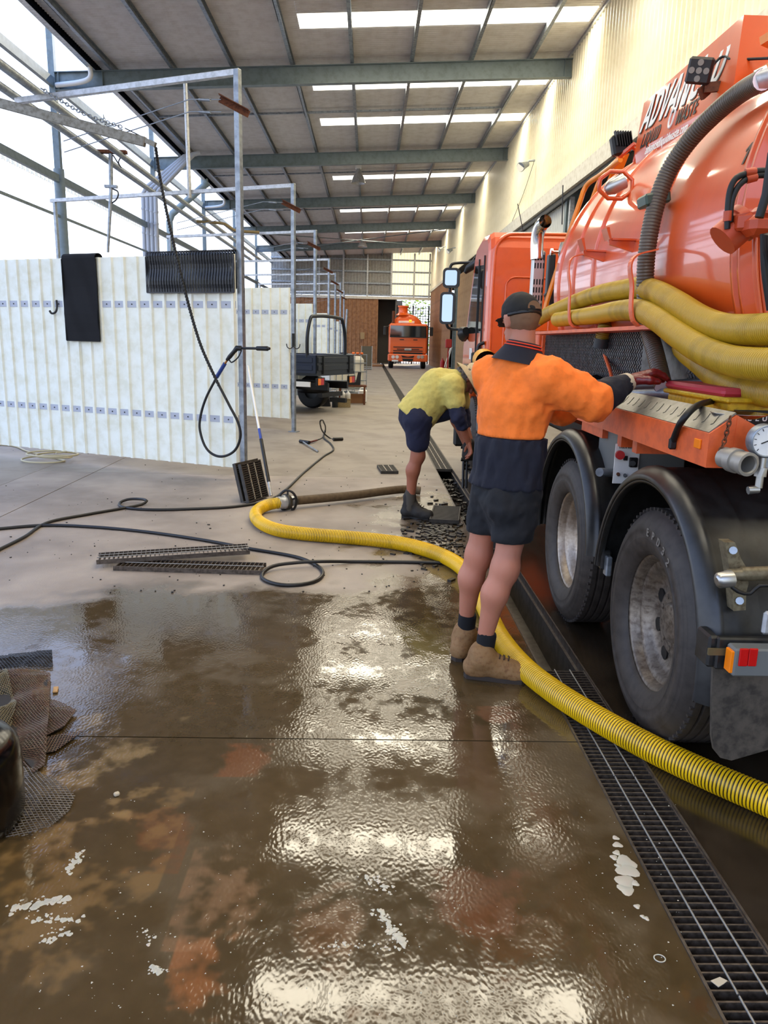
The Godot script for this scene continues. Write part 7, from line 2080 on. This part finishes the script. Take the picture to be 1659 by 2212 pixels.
	g.lathe([Vector2(0.5, 0), Vector2(0.34, 0.14), Vector2(0.3, 0.18), Vector2(0.3, 0.5), Vector2(0.36, 0.52), Vector2(0.36, 0.6), Vector2(0.0, 0.6)], 20, Transform3D(Basis(), hc)); part(t, g, O, "tank_hatch")
	var bb = boxp(t, Vector3(P.call(879, 694).x, yt + 0.1, fz - 0.5), Vector3(1.0, 0.14, 0.2), M.white, "beacon_bar", Basis(), 0.02)
	g = Geo.new(); g.tube([Vector3(P.call(884, 694).x, yt + 0.16, fz - 0.42), Vector3(P.call(890, 694).x, yt + 0.16, fz - 0.42)], 0.09, 10)
	part(bb, g, mat("beacon_light", Color(1.0, 0.6, 0.1), 0.3, 0.0, {"emit": 1.5, "emit_color": Color(1, 0.55, 0.1)}), "beacon_light", "lit amber beacon")
	boxp(t, Vector3(cx, 0.9, fz - 4), Vector3(0.9, 0.3, 6.0), M.black, "chassis")
	tubep(t, [Vector3(x0 + 0.35, 1.2, fz - 1.9), Vector3(x0 + 0.35, 3.6, fz - 1.9)], 0.09, M.rust, "exhaust_stack", 10)

func build_far_things():
	# caged liquid tank behind the utility truck
	var c = gy(735, 812); c.z = -23.0; c = pz(738, 790, -23.0); c.y = 0.0
	var t = thing("caged_tank", "white plastic liquid tank in a steel cage behind the utility truck", "tank", c)
	var B = Basis(Vector3.UP, 0.45)
	boxp(t, c + Vector3(0, 0.72, 0), Vector3(1.1, 0.95, 0.95), mat("tank_white", Color(0.82, 0.8, 0.74), 0.4), "tank_body", B, 0.1)
	var g = Geo.new(); g.lathe([Vector2(0.0, 0.1), Vector2(0.12, 0.1), Vector2(0.14, 0.0)], 16, Transform3D(Basis(), c + Vector3(0.05, 1.19, 0))); part(t, g, M.black, "tank_lid")
	g = Geo.new()
	for y in [0.25, 0.5, 0.75, 1.0, 1.24]:
		var q = []
		for k in 4: q.append(c + B * Vector3([-0.58, 0.58, 0.58, -0.58][k], y, [0.5, 0.5, -0.5, -0.5][k]))
		g.tube(q, 0.014, 5, false, true)
	for k in 7:
		for s in [-0.5, 0.5]:
			g.tube([c + B * Vector3(-0.58 + k * 0.193, 0.12, s), c + B * Vector3(-0.58 + k * 0.193, 1.24, s)], 0.012, 5)
	part(t, g, M.galv, "steel_cage")
	boxp(t, c + Vector3(0, 0.07, 0), Vector3(1.2, 0.14, 1.0), M.galv, "pallet", B)
	g = Geo.new()
	for k in 3: g.box(c + Vector3(0.35 + 0.12 * k, 1.28, 0.3), Vector3(0.1, 0.06, 0.08), Basis(Vector3.UP, k), 0.02)
	single("orange_rag", g, mat("rag", Color(0.85, 0.42, 0.2), 0.8), "crumpled orange rag lying on the caged tank", "rag")
	# low bench with containers under and on it
	var b = gy(752, 874)
	t = thing("low_bench", "rusty low steel bench beside the utility truck", "bench", b)
	boxp(t, b + Vector3(0.1, 0.48, -0.25), Vector3(0.75, 0.04, 0.45), M.rust, "bench_top")
	for x in [-0.22, 0.42]:
		for z in [-0.05, -0.44]: boxp(t, b + Vector3(x, 0.23, z), Vector3(0.05, 0.46, 0.05), M.rust, "leg")
	boxp(t, b + Vector3(0.12, 0.13, -0.46), Vector3(0.6, 0.25, 0.02), mat("ply", Color(0.6, 0.42, 0.26), 0.7), "back_panel")
	var j = gy(783, 870)
	t = thing("jerry_can", "white square jerry can standing on the floor beside the low bench", "can", j)
	boxp(t, j + Vector3(0, 0.17, -0.1), Vector3(0.24, 0.34, 0.2), M.white, "can_body", Basis(), 0.03)
	g = Geo.new(); g.tube(curve([j + Vector3(-0.08, 0.33, -0.1), j + Vector3(-0.06, 0.38, -0.1), j + Vector3(0.06, 0.38, -0.1), j + Vector3(0.08, 0.33, -0.1)], 0.03), 0.014, 6); part(t, g, M.white, "handle")
	var bx = gy(742, 880)
	t = thing("wooden_box", "small dirty pale box on the floor below the low bench", "box", bx)
	boxp(t, bx + Vector3(0, 0.1, -0.1), Vector3(0.32, 0.2, 0.24), mat("box_pale", Color(0.62, 0.55, 0.4), 0.8, 0.0, {"grime": [Color(0.7, 0.66, 0.6), Color.WHITE, 0.2]}), "box_body", Basis(Vector3.UP, 0.15), 0.006)
	boxp(t, bx + Vector3(0, 0.205, -0.1), Vector3(0.34, 0.02, 0.26), M.box_pale, "box_lid", Basis(Vector3.UP, 0.15), 0.004)
	for q in [[741, 852, 0.26, M.white, "white bottle standing on the pale box"], [752, 853, 0.22, M.white, "short white bottle standing beside another on the pale box"]]:
		g = Geo.new(); var p = pz(q[0], q[1], bx.z - 0.1); p.y = 0.216
		g.lathe([Vector2(0.0, 0.0), Vector2(0.06, 0.0), Vector2(0.062, 0.1), Vector2(0.05, 0.14), Vector2(0.018, 0.16), Vector2(0.018, 0.19), Vector2(0, 0.19)], 14, Transform3D(Basis(), p))
		single("bottle", g, q[3], q[4], "bottle")
	var cy = gy(723, 880)
	t = thing("spray_bottle", "dark metal canister with a silver cap under the tray of the utility truck", "canister", cy)
	g = Geo.new(); g.lathe([Vector2(0.0, 0.0), Vector2(0.07, 0.0), Vector2(0.072, 0.24), Vector2(0.05, 0.28), Vector2(0, 0.28)], 16, Transform3D(Basis(), cy)); part(t, g, M.dark_grey, "canister_body")
	g = Geo.new(); g.lathe([Vector2(0.03, 0.27), Vector2(0.03, 0.33), Vector2(0.05, 0.34), Vector2(0.04, 0.4), Vector2(0, 0.41)], 12, Transform3D(Basis(), cy)); part(t, g, M.chrome, "cap")
	g = Geo.new(); g.prism([Vector2(-0.16, 0), Vector2(-0.18, 0.22), Vector2(0.1, 0.3), Vector2(0.16, 0.0)], 0.3, Transform3D(Basis(), gy(700, 878)))
	single("tool_bag", g, M.black, "black tool bag on the floor below the tow hitch", "bag")
	var tp = pz(760, 838, b.z - 0.25); tp.y = b.y + 0.5
	g = Geo.new(); g.prism([Vector2(-0.2, 0), Vector2(-0.2, 0.06), Vector2(0.1, 0.08), Vector2(0.16, 0.34), Vector2(0.24, 0.34), Vector2(0.22, 0)], 0.3, Transform3D(Basis(), tp + Vector3(0, 0, 0.1)))
	single("moulded_chair", g, M.black, "black moulded plastic chair standing on the low bench", "chair")
	# long pole leaning
	g = Geo.new(); g.tube([Vector3(pz(741, 800, -29.0).x, 0.0, -29.0), pz(750, 668, -29.0)], 0.04, 8)
	single("leaning_pole", g, M.galv, "long grey tube leaning beyond the utility truck", "pole")
	# leaning grate panel and planks against the end wall
	var gp = pz(792, 786, -46.0); gp.y = 0.0
	t = thing("leaning_grate_panel", "tall pale bar grate panel leaning against the brown end wall", "grate", gp)
	boxp(t, gp + Vector3(0, 0.68, -0.1), Vector3(0.62, 1.36, 0.03), mat("grate_back", Color(0.4, 0.38, 0.32), 0.7), "grate_back", Basis(Vector3.RIGHT, -0.08))
	for k in 14: boxp(t, gp + Vector3(0, 0.06 + k * 0.096, -0.06 - k * 0.008), Vector3(0.64, 0.035, 0.05), M.galv_light, "cross_bar", Basis(Vector3.RIGHT, -0.08))
	for x in [-0.31, 0.31]: boxp(t, gp + Vector3(x, 0.68, -0.09), Vector3(0.03, 1.38, 0.06), M.galv_light, "side_rail", Basis(Vector3.RIGHT, -0.08))
	g = Geo.new()
	for k in 3: g.bar(gy(803, 788 + 1.5 * k, 0.026), gy(826, 788 + 1.5 * k, 0.026), 0.12, 0.05)
	single("timber_planks", g, mat("timber", Color(0.6, 0.45, 0.32), 0.7), "loose timber planks lying by the dark doorway at the far end", "timber")
	g = Geo.new(); g.box(pz(783, 725, END_Z + 0.5), Vector3(0.32, 0.5, 0.02)); 
	single("wall_notice", g, mat("notice", Color(0.62, 0.52, 0.36), 0.7), "small tan notice fixed to the brown end wall", "sign")
	# items in the doorway on the right
	for q in [[956, 773, -44.0, "red fire extinguisher standing beside the brown side door"], [969, 742, -37.0, "red hose reel box on a post in the side doorway"]]:
		var p = pz(q[0], q[1], q[2])
		g = Geo.new()
		if q[0] == 956: p.y = 0.0; g.lathe([Vector2(0.0, 0.0), Vector2(0.13, 0.0), Vector2(0.13, 0.6), Vector2(0.07, 0.7), Vector2(0.04, 0.72), Vector2(0.04, 0.8), Vector2(0, 0.8)], 14, Transform3D(Basis(), p))
		else: g.box(p, Vector3(0.3, 0.4, 0.2), Basis(), 0.03); g.box(Vector3(p.x, p.y / 2, p.z - 0.08), Vector3(0.06, p.y, 0.04))
		single("fire_extinguisher" if q[0] == 956 else "hose_reel_box", g, mat("fire_red", Color(0.6, 0.08, 0.06), 0.4), q[3], "extinguisher" if q[0] == 956 else "box")
	for k in 2:
		g = Geo.new(); g.tube([px(960 + 4 * k, 793, 4.2 + 0.1 * k), px(974 + 2 * k, 750, 4.5)], 0.025, 6)
		single("leaning_pole", g, M.white, ["left white pole leaning in the side doorway", "right white pole leaning in the side doorway"][k], "pole")
	g = Geo.new(); var cn = gy(945, 790); g.lathe([Vector2(0.0, 0.02), Vector2(0.2, 0.02), Vector2(0.2, 0.05), Vector2(0.12, 0.06), Vector2(0.03, 0.6), Vector2(0, 0.6)], 14, Transform3D(Basis(), Vector3(cn.x, -0.02, cn.z)))
	single("traffic_cone", g, M.white, "pale traffic cone standing by the brown side wall", "cone")
	# lamps and cameras on the right wall
	for q in [[1138, 356, "wall flood lamp with cable above the near truck"], [955, 537, "lower far flood lamp on the cream wall"], [975, 540, "upper far flood lamp on the cream wall"]]:
		var p = px(q[0], q[1], WALL_X - 0.32)
		t = thing("flood_lamp", q[2], "lamp", p)
		g = Geo.new(); g.tube([p + Vector3(0.22, 0.12, 0), p + Vector3(0.05, 0.1, 0), p], 0.03, 6); part(t, g, M.galv, "lamp_arm")
		g = Geo.new(); g.tube([p + Vector3(0.02, 0.02, 0), p + Vector3(-0.1, -0.04, 0.08), p + Vector3(-0.2, -0.1, 0.16)], [0.07, 0.1, 0.13], 12); part(t, g, M.galv, "lamp_head")
		g = Geo.new(); g.tube([p + Vector3(-0.19, -0.095, 0.15), p + Vector3(-0.205, -0.102, 0.165)], 0.115, 12); part(t, g, M.white, "lamp_glass")
		if q[0] == 1138:
			tubep(t, curve([p + Vector3(0.2, 0.1, 0), px(1130, 420, WALL_X - 0.06), px(1098, 498, WALL_X - 0.06)], 0.3), 0.008, M.black, "lamp_cable", 5)
	# trees beyond the far gate
	rng.seed = 21
	var leaf = mat("leaf", Color(0.35, 0.45, 0.15), 0.6, 0.0, {"back": Color(0.5, 0.6, 0.2)})
	g = Geo.new()
	for k in 900:
		var p = Vector3(rng.randf_range(1.5, 6.0), rng.randf_range(1.0, 5.2), END_Z - 6.0 - rng.randf_range(0, 1.6))
		var s = rng.randf_range(0.08, 0.2)
		var e = Basis.from_euler(Vector3(rng.randf() * 6, rng.randf() * 6, 0))
		g.quad(p + e * Vector3(-s, 0, 0), p + e * Vector3(0, s * 0.5, 0), p + e * Vector3(s, 0, 0), p + e * Vector3(0, -s * 0.5, 0))
	t = thing("hedge_tree", "sunlit green tree beyond the far mesh gate", "tree", Vector3(3.5, 0, END_Z - 6.8))
	part(t, g, leaf, "foliage").set_meta("kind", "stuff")
	tubep(t, [Vector3(3.5, 0, END_Z - 6.8), Vector3(3.6, 3.5, END_Z - 6.8)], 0.12, M.rust, "trunk", 8)
func _ready():
	rng.seed = 7; noise.seed = 3; noise.frequency = 1.0
	build_light()
	make_materials()
	build_floor()
	build_ceiling()
	build_walls()
	build_bays()
	build_floor_things()
	build_truck()
	build_truck_load()
	build_ute()
	build_far_truck()
	build_far_things()
	build_people()
